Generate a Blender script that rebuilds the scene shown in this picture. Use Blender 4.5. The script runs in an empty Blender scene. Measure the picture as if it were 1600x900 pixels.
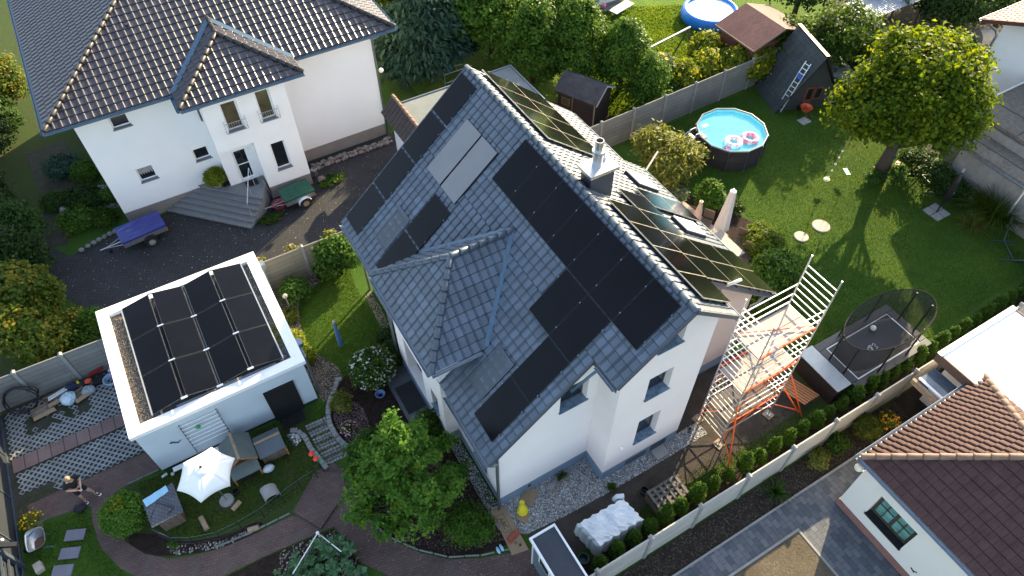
import bpy, bmesh, math, random
import numpy as np
from mathutils import Vector, Matrix

# ------------------------------------------------------------------ scene, camera, light
sc = bpy.context.scene
COL = sc.collection
RAD = math.radians
def make_camera():
    cam = bpy.data.cameras.new('camera'); co = bpy.data.objects.new('camera', cam); COL.objects.link(co)
    yaw, pitch, roll = RAD(30.0391545), RAD(50.711263), RAD(-0.32041518)
    cy, sy = math.cos(yaw), math.sin(yaw)
    fwd = Vector((math.cos(pitch)*sy, math.cos(pitch)*cy, -math.sin(pitch)))
    right = Vector((cy, -sy, 0)); up = right.cross(fwd)
    c, s = math.cos(roll), math.sin(roll)
    r2 = c*right + s*up; u2 = -s*right + c*up
    m = Matrix((( r2.x, u2.x, -fwd.x, -9.688), (r2.y, u2.y, -fwd.y, -15.819), (r2.z, u2.z, -fwd.z, 24.035), (0,0,0,1)))
    co.matrix_world = m
    cam.sensor_width = 36; cam.lens = 1107.21/1600*36
    cam.clip_start = 0.5; cam.clip_end = 2000
    sc.camera = co
make_camera()
SUN_EL, SUN_AZ = RAD(22.3), RAD(60.5)          # azimuth clockwise from +Y
w = bpy.data.worlds.new('World'); sc.world = w; w.use_nodes = True
wn = w.node_tree; bg = wn.nodes['Background']
sky = wn.nodes.new('ShaderNodeTexSky'); sky.sky_type = 'NISHITA'; sky.sun_disc = False
sky.sun_elevation = SUN_EL; sky.sun_rotation = SUN_AZ; sky.air_density = 1.0; sky.dust_density = 1.5; sky.ozone_density = 1.0
hsv = wn.nodes.new('ShaderNodeHueSaturation'); hsv.inputs['Saturation'].default_value = 0.80
wn.links.new(sky.outputs[0], hsv.inputs['Color']); wn.links.new(hsv.outputs[0], bg.inputs[0]); bg.inputs[1].default_value = 0.15
sun = bpy.data.lights.new('sun', 'SUN'); sun.energy = 4.6; sun.angle = RAD(0.5); sun.color = (1.0, 0.81, 0.49)
so = bpy.data.objects.new('sun', sun); COL.objects.link(so)
sd = Vector((math.sin(SUN_AZ)*math.cos(SUN_EL), math.cos(SUN_AZ)*math.cos(SUN_EL), math.sin(SUN_EL)))
so.rotation_euler = sd.to_track_quat('Z', 'Y').to_euler(); so.location = (30, 20, 40)
sc.render.engine = 'CYCLES'
sc.view_settings.view_transform = 'Standard'; sc.view_settings.look = 'None'
sc.view_settings.exposure = 1.80; sc.view_settings.gamma = 1; sc.view_settings.use_curve_mapping = False

# ------------------------------------------------------------------ materials
def nt(name):
    m = bpy.data.materials.new(name); m.use_nodes = True
    return m, m.node_tree, m.node_tree.nodes['Principled BSDF']
def N(t, k, **kw):
    n = t.nodes.new('ShaderNode'+k)
    for a, v in kw.items(): setattr(n, a, v)
    return n
def ramp(t, fac, stops):
    r = N(t, 'ValToRGB'); t.links.new(fac, r.inputs[0])
    el = r.color_ramp.elements
    while len(el) < len(stops): el.new(0.5)
    for e, (p, c) in zip(el, stops): e.position = p; e.color = (*c, 1)
    return r.outputs[0]
def noise(t, co, scale, detail=4, rough=0.55):
    n = N(t, 'TexNoise'); n.inputs['Scale'].default_value = scale; n.inputs['Detail'].default_value = detail
    n.inputs['Roughness'].default_value = rough; t.links.new(co, n.inputs['Vector']); return n.outputs['Fac']
def mixc(t, a, b, fac, mode='MIX'):
    n = N(t, 'Mix', data_type='RGBA', blend_type=mode)
    for s, v in ((n.inputs[0], fac), (n.inputs[6], a), (n.inputs[7], b)):
        if isinstance(v, (float, int)): s.default_value = v
        elif isinstance(v, tuple): s.default_value = (*v, 1)
        else: t.links.new(v, s)
    return n.outputs[2]
def bumpn(t, b, h, strength=0.3, dist=0.02):
    n = N(t, 'Bump'); n.inputs['Strength'].default_value = strength; n.inputs['Distance'].default_value = dist
    t.links.new(h, n.inputs['Height']); t.links.new(n.outputs[0], b.inputs['Normal'])
MC = {}
KA = 0.78          # overall scale of the darker surface colours
def kc(c): return tuple(v*KA for v in c) if max(c) < 0.5 else c
def mat(name, col, rough=0.6, metal=0.0, var=0.12, scale=3.0, bump=0.0, bscale=60.0, bdist=0.01, col2=None, spec=None, coat=0):
    if name in MC: return MC[name]
    m, t, b = nt(name); col = kc(col)
    co = N(t, 'TexCoord').outputs['Object']
    n1 = noise(t, co, scale, 5, 0.6)
    lo = tuple(c*(1-var) for c in col); hi = tuple(min(1, c*(1+var)) for c in (col2 or col))
    t.links.new(ramp(t, n1, [(0.3, lo), (0.7, hi)]), b.inputs['Base Color'])
    b.inputs['Roughness'].default_value = rough; b.inputs['Metallic'].default_value = metal
    if spec is not None: b.inputs['Specular IOR Level'].default_value = spec
    if coat: b.inputs['Coat Weight'].default_value = coat
    if bump: bumpn(t, b, noise(t, co, bscale, 4), bump, bdist)
    MC[name] = m; return m
def tilemat(name, col, rough, spec=0.5, var=0.25, tv=0.22, scale=1.6, bump=0.15, bscale=50):
    m = mat(name, col, rough, var=var, scale=scale, bump=bump, bscale=bscale, spec=spec); t = m.node_tree; b = t.nodes['Principled BSDF']
    at = N(t, 'Attribute', attribute_name='tvar'); src = b.inputs['Base Color'].links[0].from_socket
    c = mixc(t, src, ramp(t, at.outputs['Fac'], [(0, (1-tv,)*3), (1, (1,)*3)]), 1.0, 'MULTIPLY'); t.links.new(c, b.inputs['Base Color']); return m
def leafmat(name, dark, mid, light, trans=0.35, rough=0.5):
    if name in MC: return MC[name]
    m, t, b = nt(name)
    if max(mid) < 0.5: dark, mid, light = (tuple(v*KA for v in q) for q in (dark, mid, light))
    at = N(t, 'Attribute', attribute_name='var')
    c = ramp(t, at.outputs['Fac'], [(0.0, dark), (0.5, mid), (1.0, light)])
    t.links.new(c, b.inputs['Base Color']); b.inputs['Roughness'].default_value = rough
    b.inputs['Specular IOR Level'].default_value = 0.12
    tr = N(t, 'BsdfTranslucent'); hs = N(t, 'HueSaturation'); hs.inputs['Value'].default_value = 1.7; hs.inputs['Hue'].default_value = 0.475
    hs.inputs['Saturation'].default_value = 1.05
    t.links.new(c, hs.inputs['Color']); t.links.new(hs.outputs[0], tr.inputs[0])
    mx = N(t, 'MixShader'); mx.inputs[0].default_value = trans
    t.links.new(b.outputs[0], mx.inputs[1]); t.links.new(tr.outputs[0], mx.inputs[2])
    t.links.new(mx.outputs[0], t.nodes['Material Output'].inputs['Surface'])
    MC[name] = m; return m
def brickmat(name, c1, c2, mortar, bw, bh, ms=0.006, rough=0.8, rot=0.0, var=0.35, squash=1.0, offset=0.5, plane='XY', bump=0.5, dirt=None):
    if name in MC: return MC[name]
    m, t, b = nt(name); c1, c2, mortar = kc(c1), kc(c2), kc(mortar); dirt = kc(dirt) if dirt else None
    tc = N(t, 'TexCoord').outputs['Object']
    mp = N(t, 'Mapping'); mp.inputs['Rotation'].default_value = (0, 0, rot)
    if plane == 'XZ': mp.inputs['Rotation'].default_value = (RAD(-90), 0, 0)
    if plane == 'YZ': mp.inputs['Rotation'].default_value = (RAD(-90), 0, RAD(-90))
    t.links.new(tc, mp.inputs[0])
    bt = N(t, 'TexBrick', offset=offset, squash=squash); t.links.new(mp.outputs[0], bt.inputs['Vector'])
    bt.inputs['Scale'].default_value = 1; bt.inputs['Brick Width'].default_value = bw; bt.inputs['Row Height'].default_value = bh
    bt.inputs['Mortar Size'].default_value = ms; bt.inputs['Mortar Smooth'].default_value = 0.2
    bt.inputs['Color1'].default_value = (*c1, 1); bt.inputs['Color2'].default_value = (*c2, 1); bt.inputs['Mortar'].default_value = (*mortar, 1)
    n1 = noise(t, tc, 1.1, 5); n2 = noise(t, tc, 45, 3)
    c = mixc(t, bt.outputs[0], ramp(t, n1, [(0.3, (1-var,)*3), (0.7, (1,)*3)]), 1.0, 'MULTIPLY')
    c = mixc(t, c, ramp(t, n2, [(0.3, (0.72,)*3), (0.7, (1,)*3)]), 1.0, 'MULTIPLY')
    if dirt:
        n3 = noise(t, tc, 2.3, 6, 0.7)
        fac = N(t, 'MapRange'); fac.inputs[1].default_value = 0.52; fac.inputs[2].default_value = 0.68; t.links.new(n3, fac.inputs[0])
        c = mixc(t, c, dirt, fac.outputs[0])
    t.links.new(c, b.inputs['Base Color']); b.inputs['Roughness'].default_value = rough
    bumpn(t, b, bt.outputs['Color'], bump, 0.01)
    MC[name] = m; return m
def groundmat(name, stops, s1=1.2, s2=30, rough=0.95, bump=0.6, bdist=0.03, mulrange=(0.6, 1.15)):
    if name in MC: return MC[name]
    m, t, b = nt(name)
    co = N(t, 'TexCoord').outputs['Object']
    stops = [(p, kc(c)) for p, c in stops]
    n1 = noise(t, co, s1, 6, 0.65); n2 = noise(t, co, s2, 5, 0.7)
    c = ramp(t, n1, stops)
    c = mixc(t, c, ramp(t, n2, [(0.3, (mulrange[0],)*3), (0.7, (mulrange[1],)*3)]), 1.0, 'MULTIPLY')
    t.links.new(c, b.inputs['Base Color']); b.inputs['Roughness'].default_value = rough
    b.inputs['Specular IOR Level'].default_value = 0.2
    bumpn(t, b, n2, bump, bdist)
    MC[name] = m; return m

# ------------------------------------------------------------------ mesh building
class MB:
    def __init__(s): s.v = []; s.f = []
    def quad(s, a, b, c, d): n = len(s.v); s.v += [tuple(a), tuple(b), tuple(c), tuple(d)]; s.f.append((n, n+1, n+2, n+3)); return s
    def face(s, pts): n = len(s.v); s.v += [tuple(p) for p in pts]; s.f.append(tuple(range(n, n+len(pts)))); return s
    def box(s, x0, x1, y0, y1, z0, z1):
        n = len(s.v)
        s.v += [(x0,y0,z0),(x1,y0,z0),(x1,y1,z0),(x0,y1,z0),(x0,y0,z1),(x1,y0,z1),(x1,y1,z1),(x0,y1,z1)]
        s.f += [(n,n+3,n+2,n+1),(n+4,n+5,n+6,n+7),(n,n+1,n+5,n+4),(n+1,n+2,n+6,n+5),(n+2,n+3,n+7,n+6),(n+3,n,n+4,n+7)]
        return s
    def obox(s, c, ax, ay, az, hx, hy, hz):
        c = Vector(c); ax, ay, az = Vector(ax).normalized()*hx, Vector(ay).normalized()*hy, Vector(az).normalized()*hz
        n = len(s.v)
        for k in (-1, 1):
            for i, j in ((-1,-1),(1,-1),(1,1),(-1,1)): s.v.append(tuple(c+ax*i+ay*j+az*k))
        s.f += [(n,n+3,n+2,n+1),(n+4,n+5,n+6,n+7),(n,n+1,n+5,n+4),(n+1,n+2,n+6,n+5),(n+2,n+3,n+7,n+6),(n+3,n,n+4,n+7)]
        return s
    def beam(s, a, b, w, h=None, up=(0,0,1)):
        a, b = Vector(a), Vector(b); h = h or w; d = b-a
        up = Vector(up)
        if abs(d.normalized().dot(up)) > 0.98: up = Vector((1,0,0))
        x = d.cross(up); return s.obox((a+b)/2, d, x, x.cross(d), d.length/2, w/2, h/2)
    def prism(s, poly, z0, z1):
        n = len(s.v); k = len(poly)
        area = sum(poly[i][0]*poly[(i+1)%k][1]-poly[(i+1)%k][0]*poly[i][1] for i in range(k))
        if area < 0: poly = poly[::-1]
        s.v += [(p[0], p[1], z0) for p in poly] + [(p[0], p[1], z1) for p in poly]
        s.f.append(tuple(range(n+k-1, n-1, -1))); s.f.append(tuple(range(n+k, n+2*k)))
        for i in range(k): j = (i+1) % k; s.f.append((n+i, n+j, n+k+j, n+k+i))
        return s
    def extr(s, poly, d):         # 3-d polygon extruded by vector d
        n = len(s.v); k = len(poly); d = Vector(d)
        s.v += [tuple(p) for p in poly] + [tuple(Vector(p)+d) for p in poly]
        s.f.append(tuple(range(n, n+k))); s.f.append(tuple(range(n+2*k-1, n+k-1, -1)))
        for i in range(k): j = (i+1) % k; s.f.append((n+j, n+i, n+k+i, n+k+j))
        return s
    def tube(s, pts, r, seg=6, cap=True):
        pts = [Vector(p) for p in pts]; rs = r if isinstance(r, (list, tuple)) else [r]*len(pts)
        n0 = len(s.v); px = None
        for i, p in enumerate(pts):
            d = (pts[min(i+1, len(pts)-1)]-pts[max(i-1, 0)])
            if d.length < 1e-9: d = Vector((0,0,1))
            d.normalize()
            if px is None:
                px = d.cross(Vector((0,0,1)));
                if px.length < 0.05: px = d.cross(Vector((1,0,0)))
            px = (px-d*px.dot(d)).normalized(); py = d.cross(px)
            for k in range(seg):
                a = 2*math.pi*k/seg; s.v.append(tuple(p+(px*math.cos(a)+py*math.sin(a))*rs[i]))
        for i in range(len(pts)-1):
            for k in range(seg):
                a = n0+i*seg+k; b = n0+i*seg+(k+1)%seg; s.f.append((a, b, b+seg, a+seg))
        if cap:
            s.f.append(tuple(n0+k for k in range(seg-1, -1, -1))); e = n0+(len(pts)-1)*seg; s.f.append(tuple(e+k for k in range(seg)))
        return s
    def lathe(s, prof, c=(0,0,0), seg=16):
        n0 = len(s.v)
        for r, z in prof:
            for k in range(seg):
                a = 2*math.pi*k/seg; s.v.append((c[0]+r*math.cos(a), c[1]+r*math.sin(a), c[2]+z))
        for i in range(len(prof)-1):
            for k in range(seg):
                a = n0+i*seg+k; b = n0+i*seg+(k+1)%seg; s.f.append((a, b, b+seg, a+seg))
        return s
    def ball(s, c, r, seg=10, rings=6, sq=(1,1,1), jit=0, rng=None):
        n0 = len(s.v)
        for i in range(rings+1):
            t = math.pi*i/rings
            for k in range(seg):
                a = 2*math.pi*k/seg; j = 1+(rng.uniform(-jit, jit) if jit else 0)
                s.v.append((c[0]+r*sq[0]*j*math.sin(t)*math.cos(a), c[1]+r*sq[1]*j*math.sin(t)*math.sin(a), c[2]+r*sq[2]*j*math.cos(t)))
        for i in range(rings):
            for k in range(seg):
                a = n0+i*seg+k; b = n0+i*seg+(k+1)%seg; s.f.append((a, a+seg, b+seg, b))
        return s
    def xf(s, m, start=0):
        for i in range(start, len(s.v)): s.v[i] = tuple(m @ Vector(s.v[i]))
        return s
def inv_loc(parent):
    l = Vector((0,0,0))
    while parent is not None:
        l += Vector(parent.location); parent = parent.parent
    return l
def mesh_obj(name, me, parent=None, m=None):
    o = bpy.data.objects.new(name, me); COL.objects.link(o)
    if m is not None: me.materials.append(m)
    if parent is not None: o.parent = parent
    return o
def part(name, mb, m, parent=None, smooth=False, local=False, weld=False, label=None, bevel=0):
    """one mesh object; vertices given in world space are shifted to the parent's base"""
    me = bpy.data.meshes.new(name)
    vs = mb.v
    if parent is not None and not local:
        l = inv_loc(parent); vs = [(x-l.x, y-l.y, z-l.z) for x, y, z in vs]
    me.from_pydata(vs, [], mb.f); me.update()
    if weld:
        bm = bmesh.new(); bm.from_mesh(me); bmesh.ops.remove_doubles(bm, verts=bm.verts, dist=0.0005); bm.to_mesh(me); bm.free()
    if smooth: me.polygons.foreach_set('use_smooth', [True]*len(me.polygons))
    o = mesh_obj(name, me, parent, m)
    if label: o['label'] = label
    if bevel:
        b = o.modifiers.new('bevel', 'BEVEL'); b.width = bevel; b.segments = 2; b.limit_method = 'ANGLE'
    return o
def thing(name, label, cat, loc=(0,0,0), rz=0, group=None):
    o = bpy.data.objects.new(name, None); COL.objects.link(o); o.location = loc; o.rotation_euler = (0, 0, rz)
    o.empty_display_size = 0.2
    return tag(o, label, cat, group)
def tag(o, label, cat, group=None, kind=None):
    if label: o['label'] = label
    if cat: o['category'] = cat
    if group: o['group'] = group
    if kind: o['kind'] = kind
    return o
def struct(name, mb, m): 
    o = part(name, mb, m); o['kind'] = 'structure'; return o
KIDS = {}
def copy_tree(o, parent=None):
    c = o.copy(); COL.objects.link(c)
    if parent is not None: c.parent = parent
    for ch in [x for x in bpy.data.objects if x.parent == o and x != c]: copy_tree(ch, c)
    return c
def boolean(o, boxes):
    mb = MB()
    for b in boxes: mb.box(*b)
    me = bpy.data.meshes.new('cutter'); l = inv_loc(o.parent)
    me.from_pydata([(x-l.x, y-l.y, z-l.z) for x, y, z in mb.v], [], mb.f); me.update()
    c = bpy.data.objects.new('cutter', me); COL.objects.link(c); c.parent = o.parent
    md = o.modifiers.new('cut', 'BOOLEAN'); md.operation = 'DIFFERENCE'; md.solver = 'EXACT'; md.object = c; md.use_self = True
    dg = bpy.context.evaluated_depsgraph_get(); dg.update()
    nm = bpy.data.meshes.new_from_object(o.evaluated_get(dg)); o.modifiers.clear()
    mats = [x for x in o.data.materials]; o.data = nm
    if not nm.materials:
        for x in mats: nm.materials.append(x)
    bpy.data.objects.remove(c)

# tiled roof face: O = eave corner, U along eave, V up the slope; poly is convex in (u,v)
PROF_FLAT = [(0.0, 0.0), (0.05, 0.034), (0.14, 0.042), (0.62, 0.042), (0.74, 0.034), (0.80, 0.0), (0.85, -0.014), (0.90, 0.0), (1.0, 0.0)]
PROF_WAVE = [(0, 0.0), (.08, .014), (.16, .028), (.25, .033), (.34, .027), (.42, .012), (.50, .003), (.75, 0.0), (1, 0.0)]
PROF_SLAB = [(0.0, 0.0), (0.03, 0.03), (0.47, 0.03), (0.5, 0.012), (0.53, 0.03), (0.97, 0.03), (1.0, 0.0)]
def tiles(name, O, U, V, poly, m, parent, tw=0.3, th=0.34, prof=PROF_FLAT, step=0.028, rng=random.Random(1), thick=0.14, deck=None):
    O, U, V = Vector(O), Vector(U).normalized(), Vector(V).normalized(); Nn = U.cross(V).normalized()
    if Nn.z < 0: Nn = -Nn
    us = [p[0] for p in poly]; vs = [p[1] for p in poly]
    u0, u1, v0, v1 = min(us), max(us), min(vs), max(vs)
    nu = int(math.ceil((u1-u0)/tw)); nv = int(math.ceil((v1-v0)/th))
    cols = []
    for i in range(nu):
        for k, (a, h) in enumerate(prof[:-1]): cols.append((u0+(i+a)*tw, h))
    cols.append((u0+nu*tw, prof[-1][1]))
    nc = len(cols); k = len(prof)-1
    verts = []; faces = []
    cu = np.array([c[0] for c in cols]); chh = np.array([c[1] for c in cols])
    jt = {}
    for j in range(nv):
        va, vb = v0+j*th, v0+(j+1)*th+0.01
        jit = np.repeat([rng.uniform(-0.003, 0.003) for _ in range(nu)], k); jit = np.append(jit, jit[-1])
        base = len(verts)
        for (vv, hh, ff) in ((va, -0.03, .3), (va+0.016, step*.75, 1), (va+0.045, step, 1), (vb-0.018, 0.002, 1)):
            P = np.outer(cu, U) + np.array(O+V*vv)[None] + np.outer(chh*ff+hh+jit, Nn)
            verts += P.tolist()
        for r in (0, 1, 2):
            for c in range(nc-1):
                a = base+r*nc+c; faces.append((a, a+1, a+nc+1, a+nc))
    bm = bmesh.new(); lay = bm.faces.layers.float.new('tvar')
    bv = [bm.verts.new(p) for p in verts]; q = 0
    for j in range(nv):
        tv = [rng.random() for _ in range(nu)]
        for r in (0, 1, 2):
            for c in range(nc-1): fc_ = bm.faces.new([bv[i] for i in faces[q]]); fc_[lay] = tv[c//k]; q += 1
    cen = O + U*(sum(us)/len(us)) + V*(sum(vs)/len(vs))
    n = len(poly)
    for i in range(n):
        a = O+U*poly[i][0]+V*poly[i][1]; b = O+U*poly[(i+1)%n][0]+V*poly[(i+1)%n][1]
        no = (b-a).cross(Nn).normalized()
        if (cen-a).dot(no) > 0: no = -no
        bmesh.ops.bisect_plane(bm, geom=bm.verts[:]+bm.edges[:]+bm.faces[:], plane_co=a, plane_no=no, clear_outer=True)
    l = inv_loc(parent)
    bmesh.ops.translate(bm, verts=bm.verts, vec=-l)
    me = bpy.data.meshes.new(name); bm.to_mesh(me); bm.free()
    o = mesh_obj(name, me, parent, m)
    if deck is not None:
        P = [O+U*p[0]+V*p[1]-Nn*0.03 for p in poly]
        part('roof_deck', MB().extr(P, -Nn*thick), deck, o, local=False)
        # child of the tile mesh (its location is 0)
    return o
def capline(mb, a, b, r=0.11, step=0.36, seg=8):
    a, b = Vector(a), Vector(b); d = b-a; L = d.length; n = max(1, round(L/step)); d = d/n
    for i in range(n):
        p = a+d*i; q = a+d*(i+1.08)
        mb.tube([p, p+d*0.12, q], [r*1.18, r*1.12, r*0.92], seg)
    return mb
def gutter(mb, a, b, r=0.075):
    a, b = Vector(a), Vector(b); d = (b-a).normalized(); x = d.cross(Vector((0,0,1))).normalized()
    n0 = len(mb.v)
    for p in (a, b):
        for rr in (r, r-0.012):
            for k in range(7):
                t = math.pi*k/6; mb.v.append(tuple(p+x*math.cos(t)*rr-Vector((0,0,1))*math.sin(t)*rr))
    for k in range(6):
        mb.f.append((n0+k, n0+k+1, n0+15+k, n0+14+k)); mb.f.append((n0+7+k, n0+21+k, n0+22+k, n0+8+k))
    for k in (0, 6): mb.f.append((n0+k, n0+14+k, n0+21+k, n0+7+k))
    mb.f.append(tuple(n0+k for k in range(7))+tuple(n0+13-k for k in range(7))); mb.f.append(tuple(n0+14+k for k in range(7))+tuple(n0+27-k for k in range(7)))
    return mb

# ------------------------------------------------------------------ foliage
def leaf_mesh(name, P, Nrm, size, var, asp=1.6, droop=0.0, along=None, rs=None):
    """P centres, Nrm normals, folded rhombus leaves"""
    n = len(P); rs = rs or np.random.RandomState(0)
    Nrm = Nrm/np.maximum(np.linalg.norm(Nrm, axis=1, keepdims=True), 1e-6)
    a = rs.normal(size=(n, 3)) if along is None else along+rs.normal(size=(n, 3))*0.35
    a[:, 2] -= droop
    a -= Nrm*np.sum(a*Nrm, 1, keepdims=True); a /= np.maximum(np.linalg.norm(a, axis=1, keepdims=True), 1e-6)
    b = np.cross(Nrm, a)
    s = np.asarray(size).reshape(-1, 1)*np.ones((n, 1))
    L = a*s*0.5*asp; W = b*s*0.5; F = Nrm*s*0.18
    V = np.stack([P-L, P+W+F-L*0.1, P+L, P-W+F-L*0.1], 1).reshape(-1, 3)
    me = bpy.data.meshes.new(name)
    me.vertices.add(4*n); me.vertices.foreach_set('co', V.astype(np.float32).ravel())
    me.loops.add(4*n); me.loops.foreach_set('vertex_index', np.arange(4*n, dtype=np.int32))
    me.polygons.add(n); me.polygons.foreach_set('loop_start', np.arange(0, 4*n, 4, dtype=np.int32))
    me.polygons.foreach_set('loop_total', np.full(n, 4, dtype=np.int32))
    me.update(calc_edges=True)
    at = me.attributes.new('var', 'FLOAT', 'FACE'); at.data.foreach_set('value', np.clip(var, 0, 1).astype(np.float32))
    return me
def crown_pts(blobs, n, rs, clump=0.28, nclump=None, shell=0.35, flat=1.0):
    bl = np.array([b[:6] for b in blobs], float)
    wgt = np.array([(b[3]*b[4]+b[4]*b[5]+b[3]*b[5]) for b in bl]); wgt /= wgt.sum()
    nclump = nclump or max(20, n//28)
    bi = rs.choice(len(bl), nclump, p=wgt)
    d = rs.normal(size=(nclump, 3)); d /= np.linalg.norm(d, axis=1, keepdims=True)
    d[:, 2] = np.where(d[:, 2] < -0.35, -d[:, 2]*0.8, d[:, 2])
    rad = rs.uniform(shell, 1.0, nclump)**0.45
    cc = bl[bi, :3] + d*bl[bi, 3:6]*rad[:, None]*rs.uniform(0.9, 1.12, (nclump, 1))
    ci = rs.randint(0, nclump, n)
    P = cc[ci] + rs.normal(size=(n, 3))*clump*np.array([1, 1, 0.7*flat])
    nr = d[ci]*0.8 + rs.normal(size=(n, 3))*0.55 + np.array([0, 0, 0.35])
    cv = rs.uniform(0, 1, nclump); var = cv[ci]*0.55 + rs.uniform(0, 1, n)*0.45
    return P, nr, var, d[ci]
def crown(name, parent, blobs, n, size, m, seed=1, clump=0.28, shell=0.35, asp=1.4, droop=0.3, local=True, nclump=None, zmin=0.03, outward=0.0):
    rs = np.random.RandomState(seed)
    P, nr, var, d = crown_pts(blobs, n, rs, clump, nclump, shell)
    P[:, 2] = np.maximum(P[:, 2], zmin+rs.uniform(0, 0.08, n))
    al = d*outward if outward else None
    me = leaf_mesh(name, P, nr, size*rs.uniform(0.6, 1.3, n), var, asp, droop, al, rs)
    return mesh_obj(name, me, parent, m)
def trunk_mb(h, r, limbs, rng, lean=(0,0)):
    mb = MB(); top = Vector((lean[0], lean[1], h))
    pts = [Vector((0,0,-0.05)), Vector((lean[0]*.3+rng.uniform(-.04,.04), lean[1]*.3, h*.35)), Vector((lean[0]*.7, lean[1]*.7+rng.uniform(-.05,.05), h*.7)), top]
    mb.tube(pts, [r*1.35, r, r*.75, r*.35], 9)
    for (z, to, rr) in limbs:
        s = Vector((lean[0]*z/h, lean[1]*z/h, z)); e = Vector(to); mid = (s+e)/2+Vector((0,0,-0.12*(e-s).length))+Vector((rng.uniform(-.1,.1),)*3)
        mb.tube([s, mid, e], [rr, rr*.65, rr*.22], 6)
    return mb
rng = random.Random(7)
M_white = mat('white_render', (0.76, 0.76, 0.76), 0.9, var=0.03, scale=0.7, bump=0.25, bscale=160, bdist=0.004)
M_warmw = mat('soft_warm_render', (0.79, 0.735, 0.715), 0.9, var=0.035, scale=0.6, bump=0.25, bscale=160, bdist=0.004)
M_cream = mat('warm_render', (0.79, 0.705, 0.67), 0.9, var=0.03, scale=0.6, bump=0.25, bscale=160, bdist=0.004)
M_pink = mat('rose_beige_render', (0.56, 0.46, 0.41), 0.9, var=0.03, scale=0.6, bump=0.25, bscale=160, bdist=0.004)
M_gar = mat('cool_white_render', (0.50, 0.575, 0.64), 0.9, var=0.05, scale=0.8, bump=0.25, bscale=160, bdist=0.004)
M_plinth = mat('blue_grey_plinth', (0.22, 0.30, 0.41), 0.85, var=0.08, scale=2, bump=0.3, bscale=120)
M_plinthg = mat('taupe_plinth', (0.26, 0.235, 0.225), 0.85, var=0.1, scale=2, bump=0.3, bscale=120)
M_tile = tilemat('slate_blue_tile', (0.108, 0.145, 0.195), 0.36, 0.6, 0.18, 0.3)
M_tile_e = M_tile
M_tileL = tilemat('charcoal_tile', (0.058, 0.050, 0.056), 0.30, 0.65, 0.25, 0.3, 2.5, 0.1, 40)
M_tileR = tilemat('brown_tile', (0.098, 0.050, 0.045), 0.75, 0.25, 0.22, 0.12, 3.0, 0.4, 60)
M_ridgeR = mat('tan_ridge_tile', (0.27, 0.17, 0.12), 0.8, var=0.2, scale=4, bump=0.4, bscale=60)
M_deck = mat('roof_soffit', (0.16, 0.17, 0.19), 0.7)
M_deckw = mat('white_soffit', (0.6, 0.6, 0.6), 0.7)
M_zinc = mat('zinc', (0.30, 0.34, 0.39), 0.42, metal=0.7, var=0.12, scale=6)
M_bluezinc = mat('blue_grey_flashing', (0.10, 0.17, 0.24), 0.4, metal=0.3, var=0.15, scale=5)
M_steel = mat('polished_steel', (0.62, 0.62, 0.63), 0.36, metal=1, var=0.03)
M_alu = mat('aluminium', (0.78, 0.79, 0.80), 0.36, metal=0.85, var=0.05, scale=9)
M_pv = mat('black_solar_glass', (0.0035, 0.0035, 0.0055), 0.20, var=0.35, scale=0.8, spec=0.16)
M_pvg = mat('solar_glass_east', (0.0045, 0.005, 0.006), 0.10, var=0.3, scale=0.8, spec=0.45)
M_frame = mat('black_anodised_frame', (0.045, 0.045, 0.05), 0.35, metal=0.6)
M_frames = mat('silver_panel_frame', (0.62, 0.60, 0.52), 0.35, metal=0.8)
M_therm = mat('grey_collector_glass', (0.23, 0.225, 0.235), 0.38, var=0.05, scale=1.2, spec=0.5)
M_velux = mat('slate_aluminium_frame', (0.075, 0.092, 0.12), 0.45)
M_shut = mat('grey_roller_shutter', (0.105, 0.12, 0.145), 0.6, var=0.06)
M_glass = mat('window_glass', (0.012, 0.016, 0.022), 0.06, var=0.3, scale=1.5, spec=0.8)
M_glassg = mat('green_window_glass', (0.17, 0.38, 0.33), 0.2, var=0.4, scale=3, spec=0.6)
M_wframe = mat('white_window_frame', (0.78, 0.78, 0.78), 0.4, var=0.03)
M_dframe = mat('slate_window_frame', (0.07, 0.09, 0.12), 0.4)
M_bframe = mat('brown_window_frame', (0.07, 0.055, 0.045), 0.5)
M_sill = mat('grey_stone_sill', (0.20, 0.21, 0.24), 0.4, var=0.15, scale=8)
M_marble = mat('blue_marble_sill', (0.17, 0.25, 0.33), 0.25, var=0.4, scale=7, spec=0.6)
M_curtain = mat('net_curtain', (0.42, 0.43, 0.42), 0.9, var=0.3, scale=12)
M_black = mat('black_plastic', (0.012, 0.012, 0.014), 0.5)
M_dark = mat('dark_void', (0.006, 0.006, 0.007), 0.9)
M_conc = mat('concrete_grey', (0.33, 0.325, 0.31), 0.9, var=0.15, scale=3, bump=0.5, bscale=70)
M_metal = mat('galvanised', (0.42, 0.44, 0.47), 0.4, metal=0.8, var=0.15, scale=8)
M_rust = mat('rusty_steel', (0.13, 0.07, 0.04), 0.8, var=0.4, scale=9)
M_orange = mat('orange_paint', (0.75, 0.11, 0.025), 0.4, var=0.1)
M_ply = mat('plywood_deck', (0.44, 0.37, 0.32), 0.7, var=0.2, scale=2, bump=0.2)
M_wood = mat('weathered_wood', (0.15, 0.11, 0.08), 0.8, var=0.35, scale=7, bump=0.4, bscale=30)
M_woodl = mat('pale_wood', (0.36, 0.26, 0.17), 0.75, var=0.25, scale=7, bump=0.3, bscale=30)
M_woodo = mat('orange_stained_wood', (0.42, 0.17, 0.05), 0.6, var=0.2, scale=6)
M_card = mat('cardboard', (0.36, 0.25, 0.15), 0.85, var=0.08, scale=4)
M_felt = mat('grey_roofing_felt', (0.10, 0.125, 0.13), 0.85, var=0.2, scale=2, bump=0.5, bscale=90)

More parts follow.
